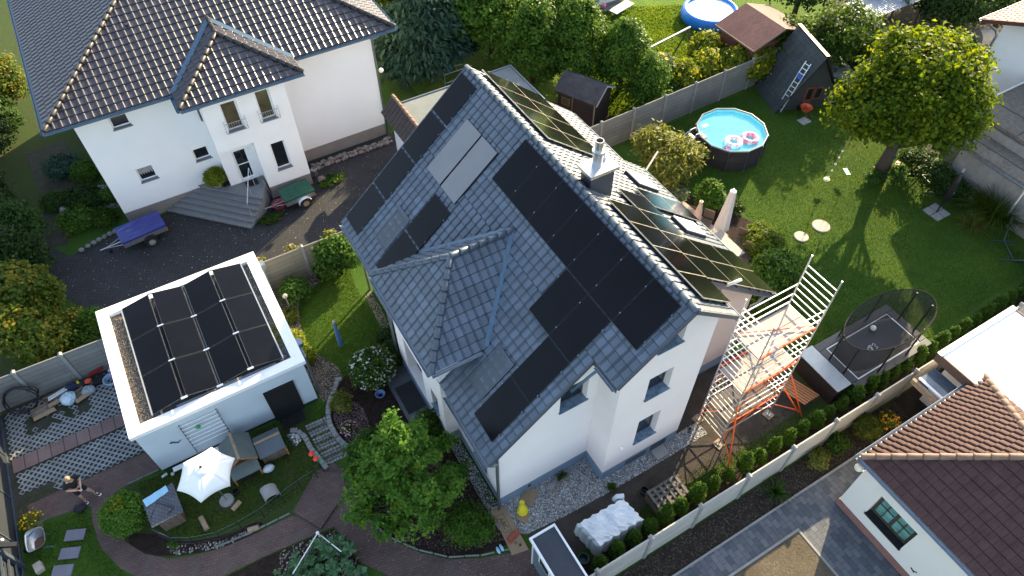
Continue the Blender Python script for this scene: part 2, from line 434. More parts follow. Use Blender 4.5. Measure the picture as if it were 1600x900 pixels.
# ------------------------------------------------------------------ ground
M_grass = groundmat('lawn_green', [(0.25, (0.032, 0.082, 0.010)), (0.5, (0.052, 0.122, 0.014)), (0.78, (0.085, 0.150, 0.018))], 0.45, 26, bump=0.9, bdist=0.05, mulrange=(0.6, 1.3))
M_grass2 = groundmat('lawn_yellow_green', [(0.25, (0.070, 0.15, 0.010)), (0.5, (0.105, 0.20, 0.012)), (0.78, (0.15, 0.23, 0.016))], 0.8, 9, bump=1.0, bdist=0.08, mulrange=(0.55, 1.3))
M_soil = groundmat('dark_soil', [(0.3, (0.035, 0.026, 0.020)), (0.7, (0.075, 0.058, 0.045))], 2.2, 32, bump=1.0, bdist=0.06)
M_mulch = groundmat('bark_mulch', [(0.3, (0.020, 0.013, 0.010)), (0.7, (0.060, 0.038, 0.030))], 4.5, 26, bump=1.0, bdist=0.08, mulrange=(0.35, 1.6))
M_dirt = groundmat('trodden_dirt', [(0.3, (0.062, 0.050, 0.042)), (0.7, (0.105, 0.088, 0.074))], 1.6, 25, bump=0.7, bdist=0.03)
M_sand = groundmat('bare_sandy_ground', [(0.3, (0.115, 0.092, 0.062)), (0.7, (0.19, 0.155, 0.11))], 0.9, 14, bump=0.8, bdist=0.04)
M_drygrass = groundmat('patchy_dry_grass', [(0.3, (0.085, 0.07, 0.038)), (0.48, (0.060, 0.095, 0.022)), (0.8, (0.045, 0.105, 0.018))], 1.5, 28, bump=1.0, bdist=0.06)
M_moss_shade = groundmat('mossy_paving_and_shade', [(0.3, (0.036, 0.060, 0.018)), (0.6, (0.085, 0.075, 0.065)), (0.8, (0.11, 0.10, 0.09))], 2.4, 12, bump=0.8, bdist=0.05)
M_cobble = brickmat('anthracite_cobbles', (0.032, 0.033, 0.040), (0.054, 0.055, 0.066), (0.013, 0.013, 0.012), 0.2, 0.13, 0.016, rot=RAD(-18), bump=0.9)
M_redpav = brickmat('red_brown_pavers', (0.155, 0.090, 0.078), (0.205, 0.125, 0.105), (0.065, 0.048, 0.042), 0.2, 0.1, 0.007, rot=RAD(14), bump=0.6, dirt=(0.105, 0.088, 0.075))
M_band = brickmat('rose_slab_band', (0.28, 0.18, 0.165), (0.34, 0.23, 0.21), (0.08, 0.065, 0.06), 0.45, 1.4, 0.018, rot=0, bump=0.5, offset=0.0)
M_bluepav = brickmat('blue_grey_setts', (0.105, 0.125, 0.155), (0.215, 0.225, 0.245), (0.055, 0.055, 0.058), 0.30, 0.2, 0.006, rot=RAD(90), var=0.25, bump=0.5)
M_terr = mat('pale_terrace_slab', (0.46, 0.42, 0.37), 0.8, var=0.12, scale=4, bump=0.3)

struct('ground', MB().face([(-160,-120,0),(160,-120,0),(160,160,0),(-160,160,0)]), M_grass)
def sheet(name, poly, m, z=0.004, kind='structure'):
    o = part(name, MB().face([(x, y, z) for x, y in poly]), m); o['kind'] = kind; return o
sheet('neighbour_lawn', [(8.9,7.2),(24,7.2),(30,7.2),(30,24),(2.7,24),(2.7,13.2),(7,9.5)], M_grass2)
sheet('west_lawn', [(-60,6.2),(-20.2,6.2),(-19.2,6.2),(-17.6,12.0),(-16.9,14),(-14.2,15.2),(-14.2,60),(-60,60)], M_drygrass, 0.005)  # outer stretch carried on as duller ground in place of shade there
sheet('driveway', [(-17.6,12.2),(-17.0,14.2),(-16.3,13.05),(-15.2,13.15),(-14.3,13.40),(-13.5,13.60),(0.4,13.75),(1.9,13.9),(1.9,6.62),(-15.2,6.62),(-15.6,8.0),(-16.1,9.2),(-17.2,11.2)], M_cobble, 0.008)
sheet('garden_path', [(-17.3,14.2),(-16.3,13.8),(-15.8,15.5),(-15.4,17.5),(-14.9,20.5),(-15.2,22),(-17.2,21.8),(-16.8,17.8),(-17.1,15.8)], M_moss_shade, 0.012)
# paved path west to south
def smooth_poly(pts, n=5):
    out = []; k = len(pts)
    for i in range(k):
        p0, p1, p2, p3 = (Vector((*pts[(i+j-1) % k], 0)) for j in range(4))
        for t in range(n):
            t /= n; out.append(tuple((0.5*((2*p1)+(-p0+p2)*t+(2*p0-5*p1+4*p2-p3)*t*t+(-p0+3*p1-3*p2+p3)*t**3))[:2]))
    return out
sheet('brick_path', [(-19.5,1.3),(-15.35,1.3),(-15.15,1.22),(-15.15,0.35),(-16.3,0.30),(-16.75,0.22),(-17.0,-0.3),(-16.9,-1.1),(-16.75,-1.8),(-16.3,-2.5),(-15.6,-3.1),(-14.9,-3.4),(-14.1,-3.62),(-12.9,-3.72),(-11.6,-3.74),(-10.9,-4.2),(-10.9,-4.80),(-12.9,-4.62),(-14.2,-4.57),(-15.6,-4.1),(-16.5,-3.4),(-17.1,-2.6),(-17.55,-1.5),(-17.62,-0.4),(-17.55,0.12),(-18.3,0.3),(-19.4,0.5)], M_redpav, 0.012)
sheet('slab_path', [(-10.3,-2.60),(-9.60,-2.62),(-9.25,-3.45),(-9.45,-4.1),(-9.40,-4.65),(-9.25,-5.35),(-9.05,-6.15),(-8.3,-7.15),(-7.55,-7.85),(-6.6,-8.35),(-5.6,-8.72),(-4.9,-8.98),(-4.9,-10.2),(-5.6,-9.95),(-7.2,-9.1),(-8.4,-8.35),(-9.5,-7.35),(-10.1,-6.5),(-10.35,-5.6),(-10.45,-4.85),(-10.93,-4.78),(-11.55,-3.68),(-11.2,-3.35)], M_redpav, 0.016)
# raised slab section casts a small edge
part('ramp_slab', MB().prism([(-11.50,-3.66),(-10.12,-2.78),(-9.48,-3.18),(-9.62,-3.9),(-10.88,-4.72)], 0.0, 0.10), M_redpav)['kind'] = 'structure'
sheet('mulch_bed', smooth_poly([(-9.25,-3.30),(-9.45,-4.5),(-9.20,-5.5),(-8.9,-6.25),(-7.6,-7.75),(-6.4,-8.25),(-5.45,-8.30),(-5.62,-7.2),(-5.64,-4.2),(-7.1,-4.1),(-8.2,-3.4)],4), M_mulch, 0.012)
sheet('flower_bed', smooth_poly([(-8.1,0.55),(-8.75,-0.2),(-9.05,-0.9),(-9.12,-1.6),(-8.85,-2.4),(-8.2,-3.3),(-7.1,-4.0),(-6.5,-3.9),(-6.5,-0.9),(-5.5,-0.5),(-5.3,2.0),(-5.9,1.2),(-7.0,0.9)],4), M_mulch, 0.008)
sheet('chicken_yard', [(-16.3,0.28),(-15.1,0.12),(-9.6,0.05),(-10.0,-2.7),(-11.6,-3.55),(-14.1,-3.5),(-15.4,-3.0),(-16.3,-2.3),(-16.7,-1.4),(-16.75,-0.3)], M_drygrass, 0.006)
sheet('yard_bed', smooth_poly([(-16.6,-1.6),(-15.7,-2.1),(-15.0,-2.75),(-13.9,-3.2),(-12.7,-3.35),(-12.7,-3.68),(-14.1,-3.58),(-15.5,-3.05),(-16.5,-2.3)],4), M_mulch, 0.010)
sheet('planting_bed', [(-14.3,-4.62),(-12.9,-4.66),(-10.95,-4.84),(-10.5,-4.9),(-10.4,-5.6),(-10.15,-6.5),(-11.5,-7.6),(-15,-7.6)], M_mulch, 0.010)
sheet('south_track', [(-4.9,-8.45),(-1.6,-8.62),(3.2,-8.55),(7.6,-8.0),(7.7,-9.6),(3.0,-9.75),(-1.0,-9.7),(-4.9,-9.9)], M_dirt, 0.006)
sheet('side_path', [(1.7,-8.02),(2.9,-8.02),(2.9,-8.75),(7.0,-8.6),(6.6,-6.35),(1.7,-6.35)], M_dirt, 0.007)
sheet('south_verge', [(-4.9,-9.3),(-1.5,-9.1),(3.0,-9.35),(8.6,-8.8),(8.8,-10.98),(-4.9,-10.98)], M_drygrass, 0.004)
sheet('hedge_strip', [(-4.9,-10.15),(8,-10.1),(22,-9.9),(22,-10.99),(-4.9,-10.99)], M_soil, 0.009)
sheet('neighbour_bed', [(-5,-11.12),(22,-11.12),(22,-12.02),(-5,-12.12)], M_soil, 0.006)
sheet('sett_paving', [(-5,-12.12),(9.4,-11.98),(9.4,-13.2),(5.3,-12.98),(5.3,-20),(-5,-20)], M_bluepav, 0.010)
sheet('bare_plot', [(-3,-13.05),(3.15,-13.02),(3.15,-20),(-3,-20)], M_sand, 0.030)
part('kerb', MB().box(-3,3.23,-13.03,-12.95,0,0.05).box(3.15,3.23,-20,-13.035,0,0.05), M_conc)['kind'] = 'structure'
part('path_kerb', MB().box(-5,9.4,-12.09,-12.02,0,0.06), M_conc)['kind'] = 'structure'
sheet('east_terrace', [(5.8,-4.2),(10.1,-3.3),(10.3,-1.2),(10.05,2.5),(5.8,2.7)], M_terr, 0.02)
sheet('east_bed', smooth_poly([(9.9,1.9),(10.9,1.5),(11.4,0.4),(11.9,-0.8),(12.1,-1.9),(11.6,-3.2),(11.2,-4.6),(9.6,-5.6),(8.0,-4.8),(8.5,-3.6),(10.2,-3.2),(10.3,-1.2)],4), M_mulch, 0.010)
sheet('shed_yard', [(2.0,6.95),(10.4,6.95),(11.2,8.6),(8.6,12.0),(5,13.5),(2.0,13.2)], M_soil, 0.012)
sheet('north_yard', [(28.5,-2.0),(44,-2.0),(44,3.8),(29.5,3.8)], M_soil, 0.006)

# parking bays: concrete lattice set in soil, a band of rose slabs between them
sheet('parking_soil', [(-19.95,0.9),(-15.2,0.9),(-15.2,5.85),(-19.95,5.85)], M_moss_shade, 0.006)
part('slab_band', MB().box(-19.75,-15.16,2.80,3.42,0,0.035), M_band)['kind'] = 'structure'
def lattice(name, x0, x1, y0, y1, keep):
    mb = MB(); s = 0.172; n = 50
    c0 = Vector((-17.5, 3.0, 0)); a = RAD(45); ex = Vector((math.cos(a), math.sin(a), 0)); ey = Vector((-ex.y, ex.x, 0))
    for i in range(-n, n):
        for j in range(-n, n):
            c = c0+ex*(i*s)+ey*(j*s)
            if not (x0 < c.x < x1 and y0 < c.y < y1) or not keep(c.x, c.y): continue
            z = 0.035+rng.uniform(-0.004, 0.004); k = len(mb.v)
            for r, zz in ((0.5, z), (0.37, z), (0.35, 0.0)):
                for q in range(8):
                    t = math.pi*2*q/8; d = ex*math.cos(t)+ey*math.sin(t)
                    rr = r*s*((1.4142 if q % 2 else 1.0) if r == .5 else (1.12 if q % 2 else 1.0)); mb.v.append((c.x+d.x*rr, c.y+d.y*rr, zz))
            for b in (0, 8):
                for q in range(8): mb.f.append((k+b+q, k+b+(q+1) % 8, k+b+8+(q+1) % 8, k+b+8+q))
    o = part(name, mb, mat('grey_lattice_concrete', (.29,.31,.32), .9, var=.25, scale=1.5, bump=.4)); o['kind'] = 'structure'; return o
lattice('lattice_paving', -19.8, -15.2, 3.47, 5.6, lambda x, y: not (abs(x+18.0) < 1.15 and abs(y-4.55) < .42) or rng.random() < .25)
lattice('lattice_paving', -19.6, -15.3, 1.38, 2.75, lambda x, y: not (x < -18.5 and y < 1.9))

# pebbles (one mass each)
def pebbles(name, poly, n, s, m, seed=1, z=0.0, flat=0.6):
    rs = np.random.RandomState(seed); xs = [p[0] for p in poly]; ys = [p[1] for p in poly]
    def inside(x, y):
        c = False; k = len(poly)
        for i in range(k):
            x1, y1 = poly[i]; x2, y2 = poly[(i+1) % k]
            if (y1 > y) != (y2 > y) and x < (x2-x1)*(y-y1)/(y2-y1)+x1: c = not c
        return c
    P = []
    while len(P) < n:
        x, y = rs.uniform(min(xs), max(xs)), rs.uniform(min(ys), max(ys))
        if inside(x, y): P.append((x, y, z+s*0.15))
    P = np.array(P); base = np.array([(1,0,0),(0,1,0),(-1,0,0),(0,-1,0),(0,0,1),(0,0,-1)], float)
    F = np.array([(0,1,4),(1,2,4),(2,3,4),(3,0,4),(1,0,5),(2,1,5),(3,2,5),(0,3,5)])
    a = rs.uniform(0, 6.28, n); ca, sa = np.cos(a), np.sin(a)
    sx = s*rs.uniform(.5, 1.3, n); sy = s*rs.uniform(.5, 1.0, n); sz = s*flat*rs.uniform(.6, 1.3, n)
    V = np.zeros((n, 6, 3)); 
    bx = base[None, :, 0]*sx[:, None]; by = base[None, :, 1]*sy[:, None]
    V[:, :, 0] = bx*ca[:, None]-by*sa[:, None]+P[:, 0:1]; V[:, :, 1] = bx*sa[:, None]+by*ca[:, None]+P[:, 1:2]; V[:, :, 2] = base[None, :, 2]*sz[:, None]+P[:, 2:3]
    V += rs.normal(size=V.shape)*s*0.12
    me = bpy.data.meshes.new(name)
    Fx = (np.arange(n)[:, None, None]*6+F[None]).reshape(-1).astype(np.int32)
    me.vertices.add(6*n); me.vertices.foreach_set('co', V.astype(np.float32).ravel())
    me.loops.add(24*n); me.loops.foreach_set('vertex_index', Fx); me.polygons.add(8*n)
    me.polygons.foreach_set('loop_start', np.arange(0, 24*n, 3, dtype=np.int32)); me.polygons.foreach_set('loop_total', np.full(8*n, 3, dtype=np.int32))
    me.update(calc_edges=True)
    at = me.attributes.new('var', 'FLOAT', 'FACE'); at.data.foreach_set('value', np.repeat(rs.uniform(0, 1, n), 8).astype(np.float32))
    o = mesh_obj(name, me, None, m); o['kind'] = 'stuff'; return o
def pebmat(name, a, b, c):
    m, t, bs = nt(name); at = N(t, 'Attribute', attribute_name='var')
    t.links.new(ramp(t, at.outputs['Fac'], [(0, a), (0.5, b), (1, c)]), bs.inputs['Base Color']); bs.inputs['Roughness'].default_value = 0.8; return m
P_white = pebmat('white_grey_pebbles', (0.045,0.045,0.05), (0.28,0.28,0.28), (0.80,0.79,0.77))
P_tan = pebmat('tan_pebbles', (0.17,0.13,0.09), (0.30,0.23,0.17), (0.46,0.38,0.30))
P_sunlit = pebmat('sunlit_brown_gravel', (0.10,0.06,0.03), (0.28,0.20,0.12), (0.42,0.36,0.26))  # garage roof gravel with its sunlit tone put into the colour
P_rose = pebmat('rose_chippings', (0.12,0.07,0.075), (0.25,0.16,0.17), (0.40,0.30,0.30))
G1 = [(-5.5,-7.02),(-1.55,-7.02),(-1.55,-8.02),(2.9,-8.02),(2.9,-8.6),(-1.6,-8.62),(-3.5,-8.55),(-4.9,-8.42),(-5.05,-8.3),(-5.5,-7.9)]
sheet('gravel_base', G1, M_conc, 0.012)
pebbles('gravel', G1, 7000, 0.028, P_white, 1, 0.012)
G2 = [(-5.22,-4.1),(-5.6,-4.1),(-5.6,-7.9),(-5.22,-7.6)]
pebbles('gravel', G2, 1300, 0.028, P_white, 2, 0.012)
G3 = smooth_poly([(-9.05,6.3),(-6.6,6.35),(-6.35,6.1),(-7.3,5.65),(-8.1,5.2),(-8.45,4.3),(-8.62,3.1),(-8.35,2.0),(-7.95,1.2),(-8.1,0.5),(-8.55,0.1),(-9.05,0.2)],3)
sheet('gravel_bed_base', G3, M_dirt, 0.010)
pebbles('gravel', G3, 3600, 0.026, P_tan, 3, 0.010)
pebbles('gravel', [(-5.25,0.3),(-5.7,0.3),(-5.6,4.0),(-5.25,4.2)], 1000, 0.028, P_tan, 4, 0.008)
pebbles('gravel', smooth_poly([(-8.8,-0.5),(-8.95,-1.6),(-8.6,-2.4),(-7.9,-1.9),(-7.9,-0.7)],3), 1500, 0.022, P_rose, 5, 0.010)
pebbles('gravel', [(-15.2,15.6),(-13.7,15.2),(-13.6,17.2),(-14.9,17.5)], 1400, 0.035, P_white, 6, 0.01)
# scattered leaves and crumbs on the driveway and paths
def litter(name, poly, n, s, m, seed, z):
    o = pebbles(name, poly, n, s, m, seed, z, 0.15); return o
P_leaf = pebmat('fallen_leaves', (0.10,0.09,0.05), (0.30,0.27,0.18), (0.45,0.43,0.35))
litter('fallen_leaves', [(-17,12.6),(-15,13.6),(-1,13.0),(1.5,7),(-15,7),(-16,9.5)], 620, 0.028, P_leaf, 9, 0.008)
litter('fallen_leaves', [(-10.4,-5),(-9.4,-4),(-9.3,-6),(-7.6,-7.9),(-5,-9),(-5,-9.8),(-8,-8.5),(-10,-6.5)], 160, 0.018, P_leaf, 10, 0.016)
litter('bark_chips', [(-9.3,-3.5),(-9.1,-6.1),(-7.6,-7.7),(-5.6,-8.2),(-5.7,-4.2),(-7.1,-4.1),(-8.2,-3.4)], 2600, 0.035, pebmat('bark_pieces', (0.02,0.012,0.01), (0.06,0.035,0.028), (0.15,0.10,0.08)), 11, 0.014)
litter('soil_clods', [(-5,-11.15),(10,-11.15),(10,-12.0),(-5,-12.0)], 2600, 0.035, pebmat('soil_clods', (0.03,0.022,0.016), (0.065,0.048,0.036), (0.11,0.085,0.065)), 12, 0.006)

# grass blades over the near lawns (one mass)
M_blade = leafmat('grass_blades', (0.048,0.098,0.008), (0.092,0.168,0.013), (0.17,0.228,0.020), 0.35, 0.6)
M_bladey = leafmat('yellow_grass_blades', (0.075,0.15,0.010), (0.13,0.22,0.014), (0.23,0.30,0.022), 0.35, 0.6)  # lighter, yellower copy of the lawn blades
def grass(name, poly, n, m, seed, h=0.05, wdt=0.02, z=0.0):
    rs = np.random.RandomState(seed); poly = np.array(poly); x0, y0 = poly.min(0); x1, y1 = poly.max(0)
    P = rs.uniform((x0, y0), (x1, y1), (int(n*(x1-x0)*(y1-y0)), 2)); c = np.zeros(len(P), bool); k = len(poly)
    for i in range(k):
        xa, ya = poly[i]; xb, yb = poly[(i+1) % k]
        if ya == yb: continue
        t = ((ya > P[:, 1]) != (yb > P[:, 1])) & (P[:, 0] < (xb-xa)*(P[:, 1]-ya)/(yb-ya)+xa); c ^= t
    P = P[c]; q = len(P); hh = h*rs.uniform(.5, 1.4, q)
    P3 = np.stack([P[:, 0], P[:, 1], z+hh*0.45], 1)
    up = np.stack([rs.normal(size=q)*.55, rs.normal(size=q)*.55, np.ones(q)], 1)
    nr = np.cross(up, rs.normal(size=(q, 3)))
    patch = 0.5+0.5*np.sin(P[:, 0]*1.3+np.sin(P[:, 1]*0.9)*2)*np.sin(P[:, 1]*1.1+1.7)
    me = leaf_mesh(name, P3, nr, wdt, patch*0.45+rs.uniform(0, 1, q)*0.55, 1.0, 0, None, rs)
    V = np.zeros((q, 4, 3)); upn = up/np.linalg.norm(up, axis=1, keepdims=True); sd_ = np.cross(nr, upn); sd_ /= np.maximum(np.linalg.norm(sd_, axis=1, keepdims=True), 1e-6)
    B = P3.copy(); B[:, 2] = z
    V[:, 0] = B-sd_*wdt/2; V[:, 1] = B+sd_*wdt/2; V[:, 2] = B+upn*hh[:, None]*1.1+sd_*wdt*.1; V[:, 3] = B+upn*hh[:, None]-sd_*wdt*.3
    me.vertices.foreach_set('co', V.astype(np.float32).ravel()); me.update()
    o = mesh_obj(name, me, None, m); o['kind'] = 'stuff'; return o
LAWN_W = smooth_poly([(-6.4,6.05),(-7.3,5.6),(-8.1,5.15),(-8.4,4.3),(-8.58,3.1),(-8.3,2.0),(-7.9,1.2),(-8.05,0.5),(-8.5,0.0),(-9.8,-0.1),(-10.2,-0.5),(-9.2,-0.8),(-8.9,-0.4),(-8.2,0.5),(-7.2,0.85),(-6.1,1.1),(-5.75,2.5),(-5.7,4.5),(-5.6,6.2)],3)
grass('lawn_grass', LAWN_W, 900, M_blade, 1, 0.045)
grass('lawn_grass', [(9.0,-10.0),(21.5,-9.6),(20.4,-6),(20.3,-4.5),(23,-2.5),(23,6.8),(10,6.8),(12,1.5),(12.1,-1.9),(11.3,-4.6),(8.3,-6.0),(6,-7.5),(7.8,-8)], 560, M_blade, 2, 0.045, 0.02)
grass('yard_grass', [(-16.0,0.2),(-10.3,0.0),(-10.2,-2.8),(-11.7,-3.3),(-14.5,-3.0),(-15.8,-1.8)], 420, M_blade, 3, 0.07, 0.03)
grass('lawn_grass', [(11,7.4),(24,7.4),(24,15),(14,20),(11,16)], 260, M_bladey, 4, 0.09, 0.05)
grass('verge_grass', [(-1.5,-9.35),(3.0,-9.5),(7,-9.2),(7,-10.2),(-1.5,-10.2)], 220, M_blade, 5, 0.06, 0.03)
grass('verge_grass', [(-19.4,0.3),(-17.7,0.1),(-17.6,-1.4),(-17.0,-2.9),(-17.6,-4.2),(-19.4,-4)], 330, M_blade, 6, 0.06, 0.03)
# ------------------------------------------------------------------ windows
def window(parent, face, pos, a0, a1, z0, z1, depth=0.16, fr=M_wframe, gl=M_glass, sill=M_sill, split=(1,1), fw=0.06, sillout=0.05, curtain=False, rail=False, sillh=0.04, name='window'):
    def P(mb, aa, ab, da, db, za, zb):
        if face == '-y': mb.box(aa, ab, pos+da, pos+db, za, zb)
        if face == '+y': mb.box(aa, ab, pos-db, pos-da, za, zb)
        if face == '-x': mb.box(pos+da, pos+db, aa, ab, za, zb)
        if face == '+x': mb.box(pos-db, pos-da, aa, ab, za, zb)
    f = MB(); D = depth
    P(f, a0, a0+fw, D, D+.06, z0, z1); P(f, a1-fw, a1, D, D+.06, z0, z1)
    P(f, a0+fw, a1-fw, D, D+.06, z0, z0+fw); P(f, a0+fw, a1-fw, D, D+.06, z1-fw, z1)
    nx, nz = split
    for i in range(1, nx): c = a0+(a1-a0)*i/nx; P(f, c-fw/2, c+fw/2, D, D+.06, z0+fw, z1-fw)
    for i in range(1, nz):
        c = z0+(z1-z0)*i/nz
        for j in range(nx):
            l = a0+(a1-a0)*j/nx+fw*(1 if j == 0 else .5); r = a0+(a1-a0)*(j+1)/nx-fw*(1 if j == nx-1 else .5)
            P(f, l, r, D+.005, D+.055, c-fw*.3, c+fw*.3)
    fo = part(name, f, fr, parent)
    g = MB(); P(g, a0+.01, a1-.01, D+.025, D+.035, z0+.01, z1-.01); part('pane', g, gl, fo)
    b = MB(); P(b, a0+.005, a1-.005, D+.12, D+.13, z0+.005, z1-.005); part('blackout', b, M_dark, fo) if False else None
    if sill:
        s = MB(); P(s, a0-.04, a1+.04, -sillout, D-.002, z0-sillh, z0+.004); part('sill', s, sill, fo)
    if curtain:
        c = MB(); n = 16
        for i in range(n):
            x0 = a0+fw+(a1-a0-2*fw)*i/n; x1 = a0+fw+(a1-a0-2*fw)*(i+1)/n
            P(c, x0, x1-.008, D+.013+.006*(i % 2), D+.022, z1-fw-(z1-z0)*(.42+.06*(i % 3)), z1-fw)
        part('curtain', c, M_curtain, fo)
    return fo
def hole(face, pos, a0, a1, z0, z1, depth):
    d = depth+.2
    return {'-y': (a0,a1,pos-.3,pos+d,z0,z1), '+y': (a0,a1,pos-d,pos+.3,z0,z1), '-x': (pos-.3,pos+d,a0,a1,z0,z1), '+x': (pos-d,pos+.3,a0,a1,z0,z1)}[face]
def prof_wall(mb, prof, y0, y1):      # prof = (x,z) polygon, extruded along y
    return mb.extr([(x, y0, z) for x, z in prof], (0, y1-y0, 0))

# ================================================================== MAIN HOUSE
H = thing('house', 'white gabled house with dark slate blue roof full of black solar panels in the centre', 'house', (0, -1.5, 0))
zW = lambda x: 8.97+0.860*x
zE = lambda x: 9.16-0.798*(x-.2)
CW, SW_ = 0.7582, 0.6521; CE, SE_ = 0.7815, 0.6239
o_ = -0.13
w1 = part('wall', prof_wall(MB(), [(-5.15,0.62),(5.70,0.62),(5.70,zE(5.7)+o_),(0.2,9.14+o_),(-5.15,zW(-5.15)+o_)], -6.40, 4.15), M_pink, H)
w2 = part('wall', prof_wall(MB(), [(-5.15,0.62),(-1.60,0.62),(-1.60,zW(-1.6)+o_),(-5.15,zW(-5.15)+o_)], -7.10, -6.403), M_warmw, H)
w3 = part('wall', prof_wall(MB(), [(-1.597,0.62),(1.75,0.62),(1.75,zE(1.75)+o_),(0.2,9.14+o_),(-1.597,zW(-1.6)+o_)], -8.10, -6.403), M_cream, H)
w4 = part('wall', MB().box(-5.63,-3.25,-4.02,0.05,0.62,5.42), M_warmw, H)
w5 = part('wall', MB().box(-5.158,-5.152,-7.09,-4.03,0.62,3.9), M_warmw, H); part('wall', MB().box(-5.158,-5.152,0.06,4.14,0.62,3.9), M_warmw, H)
pl = part('plinth', MB().box(-5.145,5.695,-6.395,4.145,0,.618).box(-5.145,-1.6,-7.095,-6.398,0,.618).box(-1.597,1.745,-8.095,-6.398,0,.618).box(-5.625,-5.148,-4.015,.045,0,.618), M_plinth, H)
WIN = [('-y',-8.10,-0.47,0.46,4.66,5.86,.24,w3), ('-y',-8.10,-0.43,0.48,1.70,3.22,.24,w3), ('-y',-8.10,-0.45,0.45,7.25,8.25,.24,w3), ('-y',-7.10,-2.98,-1.97,4.60,5.86,.24,w2)]
boolean(w3, [hole(f,p,a,b,c,d,e) for f,p,a,b,c,d,e,o in WIN if o is w3])
boolean(w2, [hole(f,p,a,b,c,d,e) for f,p,a,b,c,d,e,o in WIN if o is w2])
for f,p,a,b,c,d,e,o in WIN: window(H, f, p, a+.002, b-.002, c, d, e, M_dframe, M_glass, M_marble, (1,1), .05, .07, sillh=.03)
boolean(w1, [hole('-y',-6.4,2.9,3.9,4.7,5.8,.2), hole('-y',-6.4,2.6,3.8,1.0,2.3,.2), hole('+x',5.7,-3.6,-1.2,.64,2.6,.2), hole('+x',5.7,0.2,2.2,.64,2.6,.2)])
window(H,'-y',-6.4,2.9,3.9,4.7,5.8,.2,M_dframe,M_glass,M_marble); window(H,'-y',-6.4,2.6,3.8,1.0,2.3,.2,M_dframe,M_glass,M_marble)
window(H,'+x',5.7,-3.6,-1.2,.64,2.6,.2,M_dframe,M_glass,M_marble,(2,1)); window(H,'+x',5.7,0.2,2.2,.64,2.6,.2,M_dframe,M_glass,M_marble,(2,1))
boolean(w4, [hole('-x',-5.63,-2.35,-.75,.63,2.75,.35), hole('-x',-5.63,-3.55,-3.0,1.4,2.5,.15)])
window(H,'-x',-5.63,-2.34,-1.35,.64,2.74,.35,M_dframe,M_glass,None,(1,1),.08,name='door')
window(H,'-x',-5.63,-1.34,-.76,.64,2.74,.35,M_dframe,M_glass,None,(1,1),.06)
window(H,'-x',-5.63,-3.55,-3.0,1.4,2.5,.15,M_dframe,M_glass,M_marble)
window(H,'-x',-5.157,1.6,2.6,1.0,2.2,-.02,M_dframe,M_glass,M_marble); window(H,'-x',-5.157,-6.2,-5.3,1.0,2.2,-.02,M_dframe,M_glass,M_marble)
part('cellar_window', MB().box(0.55,1.25,-8.108,-8.097,.16,.50), M_glass, H); part('cellar_window', MB().box(-0.55,.35,-8.108,-8.097,.12,.44), M_dframe, H)
part('wall_light', MB().ball((-1.0,-8.14,2.0),.06,8,5), M_wframe, H, smooth=True)
part('air_vent', MB().box(-4.05,-3.93,-7.108,-7.097,.28,.42), M_black, H)
th = .3317
roofW = tiles('roof', (-5.62,-7.35,zW(-5.62)), (0,1,0), (CW,0,SW_), [(0,0),(11.85,0),(11.85,4.644),(0,4.644)], M_tile, H, .3, th, thick=.07, deck=M_deck)
tiles('roof', (-5.62,-8.45,zW(-5.62)), (0,1,0), (CW,0,SW_), [(0,4.644),(12.95,4.644),(12.95,7.677),(0,7.677)], M_tile, H, .3, th, thick=.07, deck=M_deck)
def epl(x): return zE(x)
tiles('roof', (2.1,-8.45,zE(2.1)), (0,1,0), (-CE,0,SE_), [(0,0),(12.95,0),(12.95,2.431),(0,2.431)], M_tile, H, .3, th, thick=.07, deck=M_deck)
tiles('roof', (5.05,-6.85,zE(5.05)), (0,1,0), (-CE,0,SE_), [(0,0),(11.35,0),(11.35,3.775),(0,3.775)], M_tile, H, .3, th, deck=M_deck)
tiles('roof', (6.25,-6.85,zE(6.25)), (0,1,0), (-CE,0,SE_), [(0,0),(7.85,0),(7.85,1.536),(0,1.536)], M_tile, H, .3, th, deck=M_deck)
BY0, BY1, BX, BZ = -4.40, 0.28, -5.97, 5.50; BM = (BY0+BY1)/2; RZ = 7.52; AX = -3.95
hl = (BY1-BY0)/2; Ls = math.hypot(hl, RZ-BZ); Lw = math.hypot(AX-BX, RZ-BZ)
tiles('bay_roof', (BX,BY0,BZ), (0,1,0), (AX-BX,0,RZ-BZ), [(0,0),(2*hl,0),(hl,Lw)], M_tile, H, .3, th, deck=M_deck)
xv0 = (BZ-8.97)/.86; xv1 = (RZ-8.97)/.86
for sy, yy in ((1, BY0), (-1, BY1)):
    tiles('bay_roof', (BX,yy,BZ), (1,0,0), (0,sy*hl,RZ-BZ), [(0,0),(xv0-BX+.05,0),(xv1-BX+.05,Ls),(AX-BX,Ls)], M_tile, H, .3, th, deck=M_deck)
rc = MB(); capline(rc, (.2,-8.47,9.19), (.2,4.5,9.19), .11, .36)
part('ridge_caps', rc, M_tile, H, smooth=True)
for a, b in (((AX,BM,RZ+.03),(xv1+.1,BM,RZ+.03)),((BX,BY0,BZ+.04),(AX,BM,RZ+.03)),((BX,BY1,BZ+.04),(AX,BM,RZ+.03))): part('ridge_caps', capline(MB(), a, b, .11, .36), M_tile, H, smooth=True)
fl = MB()
for yy in (BY0, BY1):
    a = Vector((xv0,yy,BZ+.10)); b = Vector((xv1,BM,RZ+.09)); fl.beam(a, b, .17, .03, up=(-.5,(-.35 if yy == BY0 else .35),.8)); part('valley_flashing', fl, M_bluezinc, H); fl = MB()
